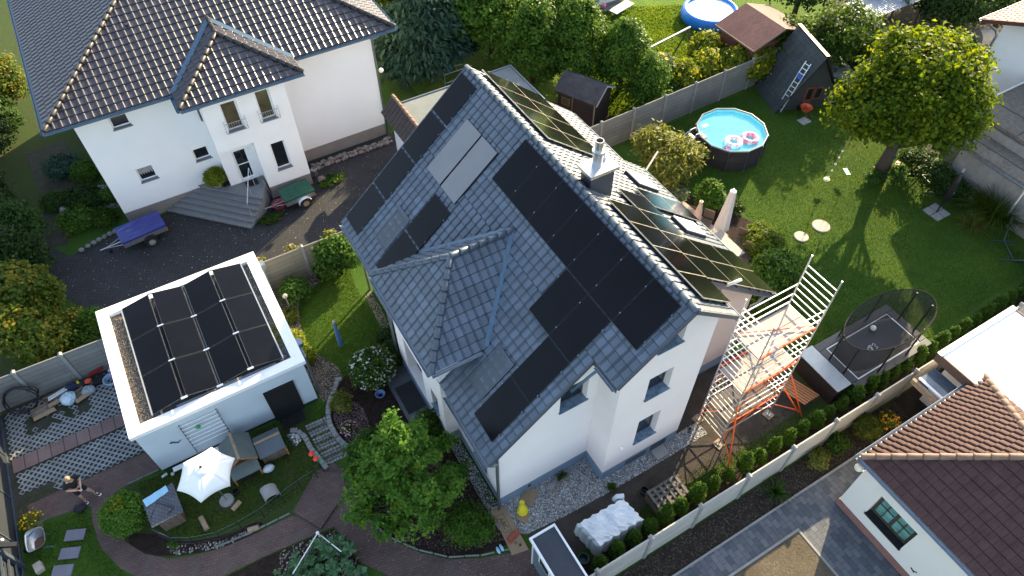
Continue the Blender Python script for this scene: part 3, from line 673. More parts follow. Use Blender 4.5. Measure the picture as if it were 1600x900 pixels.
# verge boards and gutters
vb = MB()
def verge(y, xa, xb, f, s):
    vb = MB()
    a = Vector((xa, y, f(xa)-.01)); b = Vector((xb, y, f(xb)-.01)); part('verge_board', vb.beam(a, b, .04, .14, up=(0,0,1)), M_velux, H)
verge(-7.37,-5.62,-2.1,zW,0); verge(-8.47,-2.1,.2,zW,0); verge(4.52,-5.62,.2,zW,0); verge(4.52,.2,5.05,zE,0); verge(-8.47,.2,2.1,zE,0); verge(-6.87,2.1,6.25,zE,0)
part('eaves_board', MB().box(-2.13,-2.105,-8.45,-7.37,zW(-2.1)-.2,zW(-2.1)+.02), M_velux, H); part('eaves_board', MB().box(2.105,2.13,-8.45,-6.87,zE(2.1)-.2,zE(2.1)+.02), M_velux, H)
for a, b in (((-5.69,-7.35,4.10),(-5.69,-4.5,4.10)), ((-5.69,.4,4.10),(-5.69,4.5,4.10)), ((6.33,-6.85,4.30),(6.33,1.0,4.30)), ((5.13,1.05,5.26),(5.13,4.5,5.26)), ((-6.04,BY0,BZ-.03),(-6.04,BY1,BZ-.03)), ((BX,BY0-.07,BZ-.03),(-4.2,BY0-.07,BZ-.03)), ((-2.17,-8.40,7.10),(-2.17,-7.5,7.10)), ((2.18,-8.4,7.58),(2.18,-6.95,7.58))):
    part('gutter', gutter(MB(), a, b), M_zinc, H)
dp = MB().tube([(-5.66,-7.25,4.03),(-5.45,-7.25,3.75),(-5.27,-7.20,3.55),(-5.27,-7.20,0.02)], .05, 8); part('downpipe', dp, M_zinc, H, smooth=True)
part('downpipe', MB().tube([(-5.40,-7.0,3.95),(-5.21,-7.05,3.6),(-5.21,-7.05,.02)], .045, 8), M_zinc, H, smooth=True)
part('downpipe', MB().tube([(-5.69,4.3,4.03),(-5.25,4.28,3.6),(-5.25,4.28,.02)], .05, 8), M_zinc, H, smooth=True)
part('downpipe', MB().tube([(-5.69,.6,4.03),(-5.72,.2,3.7),(-5.72,.16,.02)], .05, 8), M_zinc, H, smooth=True)
part('downpipe', MB().tube([(-2.17,-7.6,7.02),(-2.35,-7.5,6.7),(-2.9,-7.45,6.28)], .045, 8), M_bluezinc, H, smooth=True)
part('downpipe', MB().tube([(6.33,-6.6,4.22),(5.9,-6.6,3.8),(5.78,-6.5,3.6),(5.78,-6.5,.02)], .05, 8), M_zinc, H, smooth=True)
# solar panels on both slopes
def pw(u, v, n=0): return Vector((-CW*v-SW_*n, -u, 9.10-SW_*v+CW*n))
def pe(u, v, n=0): return Vector((.2+CE*v+SE_*n, -u, 9.40-SE_*v+CE*n))
def slab(mb, P, u0, u1, v0, v1, n0, n1):
    n = len(mb.v)
    for nn in (n0, n1):
        for u, v in ((u0,v0),(u1,v0),(u1,v1),(u0,v1)): mb.v.append(tuple(P(u,v,nn)))
    mb.f += [(n,n+3,n+2,n+1),(n+4,n+5,n+6,n+7),(n,n+1,n+5,n+4),(n+1,n+2,n+6,n+5),(n+2,n+3,n+7,n+6),(n+3,n,n+4,n+7)]
    return mb
def panel(P, u0, v0, du=1.134, dv=1.722, name='solar_panel', fm=M_frame, gm=M_pv, lab=None, t=.035, fw=.012, parent=None):
    p_ = part(name, slab(MB(), P, u0, u0+du, v0, v0+dv, -t, 0), fm, parent or H, label=lab)
    part('glass', slab(MB(), P, u0+fw, u0+du-fw, v0+fw, v0+dv-fw, .001, .004), gm, p_); return p_
rails = MB(); clamps = MB()
def prow(P, u0, n, v0, dv=1.722, du=1.134, gap=.02, **k):
    for i in range(n): panel(P, u0+i*(du+gap), v0, du, dv, **k)
    clamps = MB()
    for f in (.2, .8): part('mounting_rail', slab(MB(), P, u0-.05, u0+n*(du+gap)+.03, v0+dv*f-.02, v0+dv*f+.02, -.10, -.037), M_black, H)
    for i in range(n+1):
        for f in (.2, .8):
            c = u0+i*(du+gap)-.01; slab(clamps, P, c-.014, c+.014, v0+dv*f-.022, v0+dv*f+.022, .0, .010)
    part('panel_clamps', clamps, M_zinc, H)
prow(pw, 0, 7, 0); prow(pw, 4*1.154, 2, 1.742); prow(pw, 5*1.154, 1, 3.484); prow(pw, 5*1.154, 1, 5.226)
for k in range(4): prow(pw, -4.46, 1, .04+k*1.80)
for k in range(2): prow(pw, -1.56, 1, 3.64+k*1.80)
for u in (-2.72, -1.60): panel(pw, u, 1.0, 1.06, 2.33, 'thermal_collector', M_frame, M_therm, 'pale grey solar thermal collector', .07, .014)
kw = dict(fm=M_frames, gm=M_pvg)
prow(pe, 3.50, 4, .86, 1.66, 1.118, .02, **kw); prow(pe, 2.40, 4, 2.545, 1.66, 1.118, .02, **kw)
prow(pe, 4.72, 2, 4.23, 1.66, 1.118, .02, **kw); prow(pe, 4.72, 2, 5.915, 1.62, 1.118, .02, **kw)
prow(pe, 1.80, 1, 4.23, 1.66, 1.118, .02, **kw); prow(pe, 1.80, 1, 5.915, 1.62, 1.118, .02, **kw)
prow(pe, -4.47, 4, .80, 1.66, 1.134, .02, **kw); prow(pe, -4.47, 4, 2.485, 1.66, 1.134, .02, **kw)
# roof windows
def velux(P, u0, u1, v0, v1, shut, lift, fm):
    f = MB(); slab(f, P, u0, u1, v0, v0+.14, -.1, .02+lift); slab(f, P, u0, u1, v1-.06, v1, -.1, .0+lift)
    slab(f, P, u0, u0+.06, v0+.14, v1-.06, -.1, .0+lift); slab(f, P, u1-.06, u1, v0+.14, v1-.06, -.1, .0+lift)
    fo = part('roof_window', f, fm, H)
    s = MB()
    if shut:
        k = int((v1-v0-.2)/.045)
        for i in range(k):
            a = v0+.14+i*.045; slab(s, P, u0+.06, u1-.06, a, a+.038, -.05+lift, -.012+lift)
        slab(s, P, u0+.06, u1-.06, v0+.14, v1-.06, -.06+lift, -.03+lift)
        part('roller_shutter', s, M_shut, fo)
    else:
        slab(s, P, u0+.062, u1-.062, v0+.142, v1-.062, -.05+lift, -.02+lift); part('pane', s, M_glass, fo)
velux(pw, -2.58, -1.68, 5.02, 6.58, True, -.02, M_velux); velux(pw, 4.72, 5.60, 4.92, 6.48, True, -.02, M_velux)
def cover(u0, u1, v0, v1):
    f = part('roof_window', slab(MB(), pe, u0, u1, v0, v1, -.20, -.02), M_frame, H); part('cover', slab(MB(), pe, u0+.02, u1-.02, v0+.02, v1-.02, -.018, .02), M_wframe, f)
cover(.42, 1.28, 5.10, 6.50); cover(3.22, 4.05, 5.08, 6.55)
# chimney
part('chimney', MB().box(.60,1.48,-2.92,-2.38,8.2,9.38), mat('dark_grey_cladding', (.055,.062,.08), .5), H)
ch = bpy.data.objects[-1] if False else None
for o in [x for x in COL.objects if x.name.startswith('chimney') and x.parent == H]:
    part('cap', MB().box(.50,1.58,-3.02,-2.28,9.382,9.50), M_steel, o)
    part('flue', MB().lathe([(.16,9.5),(.16,10.02),(.20,10.03),(.20,10.09),(.13,10.10),(.13,10.46),(.115,10.46),(.115,10.1)], (1.0,-2.62,0), 20), M_steel, o, smooth=False)
    part('flue', MB().lathe([(.10,9.5),(.09,9.62),(.045,9.66),(.045,9.80),(.06,9.81),(.06,9.84),(.03,9.86)], (1.32,-2.50,0), 12), M_steel, o)
part('soil_pipe', MB().tube([(3.2,-7.0,6.9),(3.2,-7.15,7.15),(3.5,-7.2,7.2)], .05, 8), M_wframe, H, smooth=True)
# porch
part('porch_slab', MB().box(-6.55,-5.64,-2.6,-.45,0,.14).box(-6.55,-5.64,-.44,-.1,0,.10), mat('porch_slate', (.10,.11,.13), .6), H)
tag(part('door_mat', MB().box(-6.42,-5.68,-2.28,-.95,.142,.155), mat('charcoal_rubber', (.022,.024,.026), .9, bump=.5, bscale=200)), 'large charcoal rubber mat on the porch step of the centre house', 'mat')
part('garden_wall', MB().box(-6.3,-5.66,-4.02,-3.85,0,.35), mat('blue_grey_stone', (.12,.14,.17), .8, bump=.5, bscale=12, var=.4), H)

# ================================================================== WHITE VILLA (north-west)
V = thing('house', 'large white hipped-roof house with charcoal tiles, projecting entrance bay and grey steps', 'house', (-7, 19, 0))
vw = part('wall', MB().box(-13.46,-.24,13.75,24.9,.70,6.12), M_white, V)
vb1 = part('wall', MB().box(-8.62,-4.99,12.03,13.745,3.45,6.12), M_white, V)
vb2 = part('wall', MB().box(-7.05,-4.99,12.03,13.745,.70,3.447), M_white, V)
vb3 = part('wall', MB().box(-8.62,-7.053,12.90,13.745,.70,3.447), M_white, V)
part('plinth', MB().box(-13.455,-.245,13.755,24.89,0,.698).box(-7.045,-4.995,12.035,13.753,0,.698), M_plinthg, V)
vwin = [(-12.12,-11.38,5.0,5.60),(-12.14,-11.40,2.02,2.78),(-9.60,-8.90,2.16,2.82)]
boolean(vw, [hole('-y',13.75,a,b,c,d,.14) for a,b,c,d in vwin] + [hole('+x',-.24,18,19.2,1.2,2.4,.14), hole('-x',-13.46,17,18.2,1.2,2.4,.14)])
for i,(a,b,c,d) in enumerate(vwin): window(V,'-y',13.75,a,b,c,d,.14,curtain=(i==1))
window(V,'+x',-.24,18,19.2,1.2,2.4); window(V,'-x',-13.46,17,18.2,1.2,2.4)
boolean(vb1, [hole('-y',12.03,-7.86,-7.16,4.34,5.78,.16), hole('-y',12.03,-6.34,-5.70,4.34,5.84,.16)])
boolean(vb2, [hole('-y',12.03,-6.40,-5.72,1.50,3.06,.16)])
boolean(vb3, [hole('-y',12.90,-8.05,-7.38,.90,2.66,.1)])
M_glassb = mat('olive_reflecting_glass', (.09,.08,.045), .12, var=.4, scale=2, spec=.7)  # olive reflection put into the pane colour
for a,b in ((-7.86,-7.16),(-6.34,-5.70)):
    fo = window(V,'-y',12.03,a,b,4.34,5.82,.16,gl=M_glassb)
    r = MB()
    for z in (4.42, 4.92): r.tube([(a-.12,12.02,z),(a-.12,11.80,z),(b+.12,11.80,z),(b+.12,12.02,z)], .014, 5)
    k = 9
    for i in range(k+1): x = a-.12+(b-a+.24)*i/k; r.tube([(x,11.80,4.42),(x,11.80,4.92)], .008, 4)
    part('balcony_rail', r, M_metal, fo)
window(V,'-y',12.03,-6.40,-5.72,1.50,3.06,.16)
window(V,'-y',12.90,-8.05,-7.38,.90,2.66,.1,sill=None,split=(1,2),fw=.08,name='door')
part('downpipe', MB().tube([(-8.64,11.86,6.0),(-8.66,12.6,5.6),(-8.66,13.6,5.3),(-8.66,13.66,4.2)], .045, 8), M_zinc, V, smooth=True)
part('downpipe', MB().tube([(.1,13.2,6.0),(-.2,13.66,5.6),(-.22,13.70,.05)], .04, 8), M_zinc, V, smooth=True)
part('lamp', MB().ball((-.02,13.62,3.9),.12,10,6).box(-.06,.02,13.66,13.745,3.86,3.94), M_wframe, V, smooth=True)
t26 = math.tan(RAD(25.7)); ex0, ex1, ey0, ey1, ez = -14.38, .80, 13.02, 25.5, 6.24
hd = (ey1-ey0)/2; rz = ez+hd*t26; Lr = math.hypot(hd, rz-ez); kt = dict(tw=.30, th=.355, prof=PROF_WAVE, step=.035, thick=.03, deck=M_deckw)
tiles('roof', (ex0,ey0,ez), (1,0,0), (0,hd,rz-ez), [(0,0),(ex1-ex0,0),(ex1-ex0-hd,Lr),(hd,Lr)], M_tileL, V, **kt)
tiles('roof', (ex0,ey1,ez), (1,0,0), (0,-hd,rz-ez), [(0,0),(ex1-ex0,0),(ex1-ex0-hd,Lr),(hd,Lr)], M_tileL, V, **kt)
tiles('roof', (ex0,ey0,ez), (0,1,0), (hd,0,rz-ez), [(0,0),(2*hd,0),(hd,Lr)], M_tileL, V, **kt)
tiles('roof', (ex1,ey0,ez), (0,1,0), (-hd,0,rz-ez), [(0,0),(2*hd,0),(hd,Lr)], M_tileL, V, **kt)
bx0, bx1, by = -9.39, -4.10, 11.75; bh = (bx1-bx0)/2; bm_ = (bx0+bx1)/2; bz = ez+bh*t26; Lb = math.hypot(bh, bz-ez)
yv0 = ey0; yv1 = ey0+bh
tiles('bay_roof', (bx0,by,ez), (1,0,0), (0,bh,bz-ez), [(0,0),(2*bh,0),(bh,Lb)], M_tileL, V, **kt)
tiles('bay_roof', (bx0,by,ez), (0,1,0), (bh,0,bz-ez), [(0,0),(yv0-by,0),(yv1-by+.1,Lb),(bh,Lb)], M_tileL, V, **kt)
tiles('bay_roof', (bx1,by,ez), (0,1,0), (-bh,0,bz-ez), [(0,0),(yv0-by,0),(yv1-by+.1,Lb),(bh,Lb)], M_tileL, V, **kt)
rc = MB(); A1 = (ex0+hd,ey0+hd,rz+.06); A2 = (ex1-hd,ey0+hd,rz+.06)
for a, b in (((ex0,ey0,ez+.08),A1),((ex0,ey1,ez+.08),A1),((ex1,ey0,ez+.08),A2),((ex1,ey1,ez+.08),A2),(A1,A2),((bx0,by,ez+.08),(bm_,by+bh,bz+.06)),((bx1,by,ez+.08),(bm_,by+bh,bz+.06)),((bm_,by+bh,bz+.06),(bm_,yv1+.3,bz+.06))): capline(rc, a, b, .09, .38)
part('ridge_caps', rc, mat('weathered_ridge_tile', (.034,.030,.031), .5, var=.3, scale=3), V, smooth=True)
fl = MB(); fl.beam((bx0,ey0,ez+.06),(bm_,yv1,bz+.08),.22,.03,up=(-.2,-.3,.9)); fl.beam((bx1,ey0,ez+.06),(bm_,yv1,bz+.08),.22,.03,up=(.2,-.3,.9)); part('valley_flashing', fl, M_bluezinc, V)
for a, b in (((ex0-.05,ey0-.07,ez-.03),(bx0,ey0-.07,ez-.03)),((bx1,ey0-.07,ez-.03),(ex1,ey0-.07,ez-.03)),((bx0,by-.07,ez-.03),(bx1,by-.07,ez-.03)),((ex0-.07,ey0,ez-.03),(ex0-.07,ey1,ez-.03)),((bx0-.07,by,ez-.03),(bx0-.07,ey0,ez-.03)),((ex1+.07,ey0,ez-.03),(ex1+.07,ey1,ez-.03))): part('gutter', gutter(MB(), a, b, .085), M_bluezinc, V)
part('soffit', MB().box(ex0+.02,ex1-.02,ey0+.02,ey1-.02,6.125,6.155).box(bx0+.02,bx1-.02,by+.02,ey0+.018,6.125,6.155), M_deckw, V)
part('roof_vent', MB().tube([(-9.9,16.4,7.75),(-9.9,16.35,7.95)], .07, 8).tube([(-11.2,19,8.8),(-11.2,19,9.0)], .07, 8), M_tileL, V)
# entrance steps: five flights following an angled front
st = []
base = [(-11.75,13.72),(-8.62,10.52),(-7.62,11.30),(-7.10,12.28),(-7.10,12.85),(-8.62,12.85),(-8.62,13.72)]
A, B = Vector((-11.75,13.72,0)), Vector((-8.62,10.52,0)); nrm = Vector((0.7147,0.699,0))
for k in range(6):
    off = .30*k*.86; a = A+nrm*off*1.0; b = B+nrm*off
    a = Vector((A.x+off/0.7147, 13.72, 0)); b = B + (Vector((-7.62,11.30,0))-B).normalized()*off/ (Vector((-7.62,11.30,0))-B).normalized().dot(nrm) * 1.0
    st.append(([ (a.x,a.y),(b.x,b.y),(-7.62,11.30),(-7.10,12.28),(-7.10,12.85),(-8.62,12.85),(-8.62,13.72)], k))
sb = MB()
for poly, k in st:
    sb.prism([(x+(0.0005*k), y) for x, y in poly], .145*k, .145*(k+1)-.045)
    q_ = [(x+.0005*k, y) for x, y in poly]; q_[0] = (q_[0][0]-.05, q_[0][1]); q_[1] = (q_[1][0]-.012, q_[1][1]-.045)
    sb.prism(q_, .145*(k+1)-.0448, .145*(k+1))
steps = part('steps', sb, mat('grey_granite', (.20,.21,.22), .75, var=.1, scale=5, bump=.4, bscale=60), V)
part('side_wall', MB().prism([(-8.60,10.48),(-7.58,11.27),(-7.06,12.26),(-7.10,12.29),(-7.63,11.33),(-8.63,10.52)],0,.9), M_plinthg, V) if False else None
hr = MB(); hp = [(-8.35,10.95,.35),(-8.35,10.95,1.15),(-7.62,12.35,1.95),(-7.62,12.35,.88)]
hr.tube(hp, .02, 6).tube([(-7.95,11.7,.8),(-7.95,11.7,1.58)], .014, 5); part('handrail', hr, M_alu, V)
tag(part('door_mat', MB().box(-8.0,-7.4,12.35,12.8,.874,.885), M_black), 'small black mat in front of the villa entrance door', 'mat')
sh = MB().box(-8.95,-8.80,12.95,13.22,.873,.95).box(-8.76,-8.62,12.95,13.22,.873,.95); tag(part('shoes', sh, M_black), 'pair of dark shoes left beside the villa door', 'shoes')

# ================================================================== GARAGE
G = thing('garage', 'flat-roofed white garage with twelve black solar panels on its gravel roof', 'garage', (-12.1, 3.1, 0))
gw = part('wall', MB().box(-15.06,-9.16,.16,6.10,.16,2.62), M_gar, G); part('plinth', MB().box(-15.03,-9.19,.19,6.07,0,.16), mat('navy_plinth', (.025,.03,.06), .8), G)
part('door', MB().box(-10.845,-9.725,.09,.155,.0,1.93), M_dark, G); tag(part('rubber_mat', MB().box(-10.75,-9.85,-.42,.08,.008,.03), M_dark), 'black mat on the grass below the black garage door', 'mat')
par = MB(); e = [(-15.16,-9.06,.06,.46),(-15.16,-9.06,5.80,6.20),(-15.16,-14.76,.462,5.798),(-9.46,-9.06,.462,5.798)]
for a,b,c,d in e: par.box(a,b,c,d,2.62,2.80)
part('parapet', par, mat('white_parapet_metal', (.82,.83,.84), .38, var=.02), G, bevel=.01)
part('roof_deck', MB().box(-14.758,-9.462,.462,5.798,2.56,2.632), mat('roof_membrane', (.09,.10,.11), .8, var=.3), G)
gp = pebbles('roof_gravel', [(-14.74,.5),(-14.30,.5),(-14.30,5.78),(-14.74,5.78)], 1300, .035, P_sunlit, 21, 2.632); gp.parent = G; gp.location = (12.1,-3.1,0)
gp = pebbles('roof_gravel', [(-9.86,.5),(-9.48,.5),(-9.48,5.78),(-9.86,5.78)], 1100, .035, pebmat('shaded_grey_gravel', (.05,.05,.05), (.16,.15,.14), (.3,.29,.28)), 22, 2.632); gp.parent = G; gp.location = (12.1,-3.1,0)  # same gravel on the right strip, its shaded tone put into the colour
gp = pebbles('roof_moss', [(-9.8,1.2),(-9.5,1.2),(-9.5,2.4),(-9.8,2.4)], 160, .05, pebmat('roof_moss', (.04,.05,.01), (.09,.11,.02), (.2,.2,.04)), 23, 2.65); gp.parent = G; gp.location = (12.1,-3.1,0)
colx = [-14.24, -13.06, -11.93, -10.76]; wid = 1.035; zl, zh = 2.86, 3.07
br = MB(); ra = MB()
for r in range(3):
    y0 = .56+r*1.75
    for c in range(4):
        x0 = colx[c]; x1 = x0+wid; za, zb = (zl, zh) if c % 2 == 0 else (zh, zl)
        def P(u, v, n, x0=x0, x1=x1, za=za, zb=zb, y0=y0): return Vector((x0+(x1-x0)*u-(zb-za)*n, y0+v, za+(zb-za)*u+n))
        q = part('solar_panel', slab(MB(), P, 0, 1, 0, 1.715, -.035, 0), mat('grey_panel_frame', (.09,.088,.085), .4, metal=.3), G)
        part('glass', slab(MB(), P, .01, .99, .012, 1.703, .001, .004), M_pv, q)
for r in range(4):
    yy = .56+r*1.75-.017
    for xx, z in ((-13.13, zh+.0), (-11.975, zl), (-10.83, zh)): br.box(xx-.11, xx+.11, yy-.03, yy+.03, z-.03, z+.018)
for xx in (-14.27, -9.70): ra.box(xx-.022, xx+.022, .55, 5.85, zl-.06, zl+.012)
for xx, zt in ((-13.195,zh-.03),(-13.07,zh-.03),(-12.015,zl-.005),(-11.94,zl-.005),(-10.885,zh-.03),(-10.77,zh-.03)): ra.box(xx-.0025, xx+.0025, .55, 5.85, zt-.06, zt-.04)
part('mounting_bracket', br, M_alu, G); part('mounting_rail', ra, M_frames, G)
part('gap_shade_strip', MB().box(-13.19,-13.075,.5,5.85,2.70,2.72).box(-12.01,-11.945,.5,5.85,2.70,2.72).box(-10.88,-10.775,.5,5.85,2.70,2.72), M_black, G)  # black strips that stand in for the shade in the panel gaps
part('ballast', MB().box(-13.5,-10.0,.52,.60,2.635,2.75).box(-11.9,-11.2,.49,.60,2.76,2.80), M_conc, G)
part('downpipe', MB().tube([(-9.0,1.2,2.55),(-9.0,.6,2.3),(-9.02,.45,.05)], .05, 8).box(-9.06,-8.88,.95,1.25,2.45,2.66), M_zinc, G)
part('downpipe', MB().tube([(-9.0,5.6,2.4),(-9.02,5.6,.05)], .045, 8).box(-9.06,-8.86,5.45,5.75,2.35,2.6), M_zinc, G)
part('wall_ornament', MB().beam((-14.25,.14,1.55),(-14.05,.14,1.35),.07,.02).beam((-14.05,.14,1.35),(-13.95,.14,1.42),.05,.02).beam((-14.15,.14,1.45),(-14.3,.14,1.5),.04,.02), M_bluezinc, G)
# ================================================================== NEIGHBOUR BUNGALOW (south-east)
B = thing('bungalow', 'cream bungalow with brown hipped tile roof beside the blue grey paving', 'house', (8, -19, 0))
bw = part('wall', MB().box(5.05,10.75,-29,-12.95,.35,3.0), mat('cream_render', (.74,.70,.63), .9, var=.03, scale=.6, bump=.25, bscale=150), B)
part('plinth', MB().box(5.02,10.72,-28.9,-12.92,0,.35), mat('terracotta_plinth', (.30,.15,.12), .8, var=.15), B)
boolean(bw, [hole('-x',5.05,-15.22,-13.80,1.0,2.30,.22), hole('+y',-12.95,6.2,7.4,1,2.2,.15)])
wf = window(B,'-x',5.05,-15.22,-13.80,1.0,2.30,.22,M_bframe,M_glassg,None,(2,1),.11)
mu = MB()
for y0 in (-15.11, -14.455):
    c = y0+.275; mu.box(5.262,5.278,c-.015,c+.015,1.1,2.2).box(5.262,5.278,y0+.02,c-.016,1.63,1.66).box(5.262,5.278,c+.016,y0+.56,1.63,1.66)
part('glazing_bars', mu, M_bframe, wf); part('sill', MB().box(4.99,5.268,-15.24,-13.78,.94,1.004), M_black, wf)
window(B,'+y',-12.95,6.2,7.4,1,2.2,.15)
ex0b, ex1b, eyb, ezb = 4.93, 10.93, -12.64, 3.12; hb = 3.0; rzb = ezb+hb*.727; Lb2 = math.hypot(hb, rzb-ezb)
kb = dict(tw=.235, th=.31, prof=[(0,0.0),(.10,.0),(.18,.045),(.30,.062),(.70,.062),(.86,.045),(.93,.0),(1,0)], step=.04, deck=M_deck)
tiles('roof', (ex0b,eyb,ezb), (1,0,0), (0,-hb,rzb-ezb), [(0,0),(6,0),(3,Lb2)], M_tileR, B, **kb)
kb2 = dict(kb); kb2['prof'] = [(0,0.0),(.46,.018),(.5,.024),(.54,.018),(.97,.018),(1,0)]; kb2['step'] = .025; kb2['tw'] = .26; kb2['th'] = .31
tiles('roof', (ex0b,eyb,ezb), (0,-1,0), (hb,0,rzb-ezb), [(0,0),(17,0),(17,Lb2),(3,Lb2)], M_tileR, B, **kb2)
tiles('roof', (ex1b,eyb,ezb), (0,-1,0), (-hb,0,rzb-ezb), [(0,0),(17,0),(17,Lb2),(3,Lb2)], M_tileR, B, **kb2)
rc = MB(); ap = (ex0b+hb,eyb-hb,rzb+.05)
capline(rc, (ex0b,eyb,ezb+.05), ap, .10, .42); capline(rc, (ex1b,eyb,ezb+.05), ap, .10, .42); capline(rc, ap, (ex0b+hb,eyb-17,rzb+.05), .10, .42)
part('ridge_caps', rc, M_ridgeR, B, smooth=True)
for a, b in (((ex0b-.07,eyb+.06,ezb-.02),(ex1b+.07,eyb+.06,ezb-.02)),((ex0b-.07,eyb+.06,ezb-.02),(ex0b-.07,eyb-17,ezb-.02))): part('gutter', gutter(MB(), a, b, .08), M_zinc, B)
part('lamp', MB().ball((4.80,-12.83,2.85),.14,12,8).tube([(4.80,-12.83,2.72),(4.86,-12.88,2.6),(5.04,-12.97,2.6)],.02,5), mat('opal_lamp_glass', (.75,.68,.52), .3), B, smooth=True)
part('wall_ornament', MB().beam((5.035,-15.8,.75),(5.035,-15.95,.68),.05,.02).beam((5.035,-15.9,.7),(5.035,-16.0,.8),.03,.02), M_rust, B)
F = thing('annex', 'flat-roofed annex with blinding white sunlit roof behind the tan bungalow roof', 'annex', (12.2, -16, 0))
part('wall', MB().box(10.95,14.2,-22,-11.6,0,2.85), M_cream, F)
part('fascia', MB().box(10.2,10.25,-22,-11.25,2.9,3.3).box(10.25,14.3,-11.30,-11.25,2.9,3.3).box(14.25,14.3,-22,-11.31,2.9,3.3), mat('brown_fascia', (.17,.10,.07), .6, var=.15), F)
part('flat_roof', MB().box(10.26,14.24,-22,-11.31,2.9,3.27).box(10.18,14.32,-11.42,-11.23,3.302,3.33), mat('white_membrane', (.88,.87,.85), .6, var=.02), F)
W = thing('glass_canopy', 'glazed timber canopy between the concrete fence and the tan bungalow roof', 'canopy', (9.8, -12.2, 0))
for i in range(2):
    y1 = -11.5-i*1.25; q = part('glass_pane', MB().box(9.35,10.14,y1-1.17,y1,2.70,2.715), mat('canopy_glass', (.10,.13,.16), .08, var=.5, scale=1.5, spec=.8), W)
    part('frame_bar', MB().box(9.25,9.34,y1-1.17,y1,2.72,2.77).box(9.25,10.15,y1-1.235,y1-1.175,2.68,2.76).box(9.35,10.14,y1-1.18,y1,2.69,2.698), M_alu if i < 0 else M_wframe, q)
part('beam', MB().box(9.10,9.22,-14.2,-11.4,2.45,2.68), M_woodl, W); part('post', MB().box(9.10,9.22,-12.75,-12.63,0,2.448), M_woodo, W)
part('wall_panel', MB().box(9.3,9.36,-13.6,-12.5,0,1.9), M_woodo, W)

# ================================================================== OTHER BUILDINGS
A_ = thing('outbuilding', 'small white outbuilding with dark tiled front and grey flat roof behind the centre house', 'shed', (3, 10.8, 0))
part('wall', MB().box(-.32,6.4,9.15,12.25,0,2.42), M_white, A_)
tiles('tiled_front', (-.72,9.7,2.30), (0,1,0), (.72,0,.72), [(0,0),(2.85,0),(2.85,1.02),(0,1.02)], mat('dark_brown_tile', (.055,.045,.045), .5, var=.2), A_, .3, .30, deck=M_deck)
rc = MB(); capline(rc, (.02,9.7,3.06), (.02,12.58,3.06), .09, .34); part('ridge_caps', rc, M_ridgeR, A_, smooth=True)
part('flat_roof', MB().box(.12,6.6,9.0,12.4,2.45,2.60), mat('grey_bitumen', (.19,.215,.215), .8, var=.12, scale=2, bump=.4, bscale=80), A_)
part('roof_edge', MB().box(.1,6.66,12.405,12.45,2.44,2.66).box(6.605,6.65,9.0,12.4,2.44,2.66), M_zinc, A_)
def rotM(loc, deg): return Matrix.Translation(loc) @ Matrix.Rotation(RAD(deg), 4, 'Z')
D = thing('garden_shed', 'dark brown timber garden shed with felt roof in front of the conifer hedge', 'shed', (9.55, 9.7, 0), RAD(-64))
# local: x along ridge (towards the fence), y across
dw = part('wall', MB().extr([(-1.12,-.86,0),(-1.12,.86,0),(-1.12,.86,1.85),(-1.12,0,2.34),(-1.12,-.86,1.85)], (2.24,0,0)), brickmat('dark_shiplap', (.045,.026,.018), (.065,.036,.024), (.012,.008,.006), 9, .12, .012, plane='XZ', bump=.6), D, local=True)
part('roof', MB().extr([(-1.28,-1.02,1.80),(-1.28,0,2.40),(-1.28,1.02,1.80),(-1.28,1.02,1.84),(-1.28,0,2.45),(-1.28,-1.02,1.84)], (2.56,0,0)), mat('black_felt', (.055,.052,.055), .85, var=.35, scale=2.5, bump=.6, bscale=60), D, local=True)
part('verge_board', MB().extr([(1.285,-1.02,1.74),(1.285,0,2.36),(1.285,0,2.46),(1.285,-1.02,1.85)], (.03,0,0)).extr([(1.285,1.02,1.74),(1.285,0,2.36),(1.285,0,2.46),(1.285,1.02,1.85)], (.03,0,0)), M_conc, D, local=True)
wq = part('window', MB().box(-.85,-.35,-.885,-.862,1.05,1.5), M_wood, D, local=True); part('pane', MB().box(-.81,-.39,-.892,-.886,1.09,1.46), mat('brown_shed_glass', (.10,.075,.03), .2, var=.4), wq, local=True)
part('post', MB().box(-.22,-.16,-.90,-.862,0,1.83), M_wood, D, local=True); part('post', MB().box(1.09,1.15,-.90,-.862,0,1.83), M_woodl, D, local=True)
K = thing('playhouse', 'steep dark grey A-frame garden hut with a ladder leaning on its roof', 'hut', (21.15, 5.45, 0), RAD(-18))
# local y along ridge
hw, hz, hl_ = 1.95, 3.15, 1.6
M_sh = brickmat('grey_shingles', (.052,.066,.068), (.082,.10,.10), (.022,.026,.028), .30, .16, .010, plane='XY', bump=.7)
for s in (-1, 1): part('roof', MB().extr([(s*hw,-hl_,0.02),(0,-hl_,hz),(0,-hl_,hz+.09),(s*(hw+.06),-hl_,.02)], (0,2*hl_,0)), M_sh, K, local=True)
part('ridge_board', MB().box(-.10,.10,-hl_,hl_+.02,hz+.05,hz+.13), M_black, K, local=True)
g_ = part('gable', MB().extr([(-hw+.12,-hl_+.15,0),(hw-.12,-hl_+.15,0),(0,-hl_+.15,hz-.12)], (0,.06,0)), mat('dark_gable_boards', (.045,.05,.055), .8, var=.2), K, local=True)
part('gable', MB().extr([(-hw+.12,hl_-.15,0),(hw-.12,hl_-.15,0),(0,hl_-.15,hz-.12)], (0,.06,0)), M_wood, K, local=True)
dd = part('door', MB().box(-.45,.05,-hl_+.11,-hl_+.145,.05,1.35).box(.10,.55,-hl_+.11,-hl_+.145,.55,1.30), mat('red_brown_door', (.20,.065,.04), .6, var=.2), K, local=True); part('pane', MB().box(-.36,-.04,-hl_+.10,-hl_+.108,.6,1.25).box(.17,.48,-hl_+.10,-hl_+.108,.62,1.22), M_glass, dd, local=True)
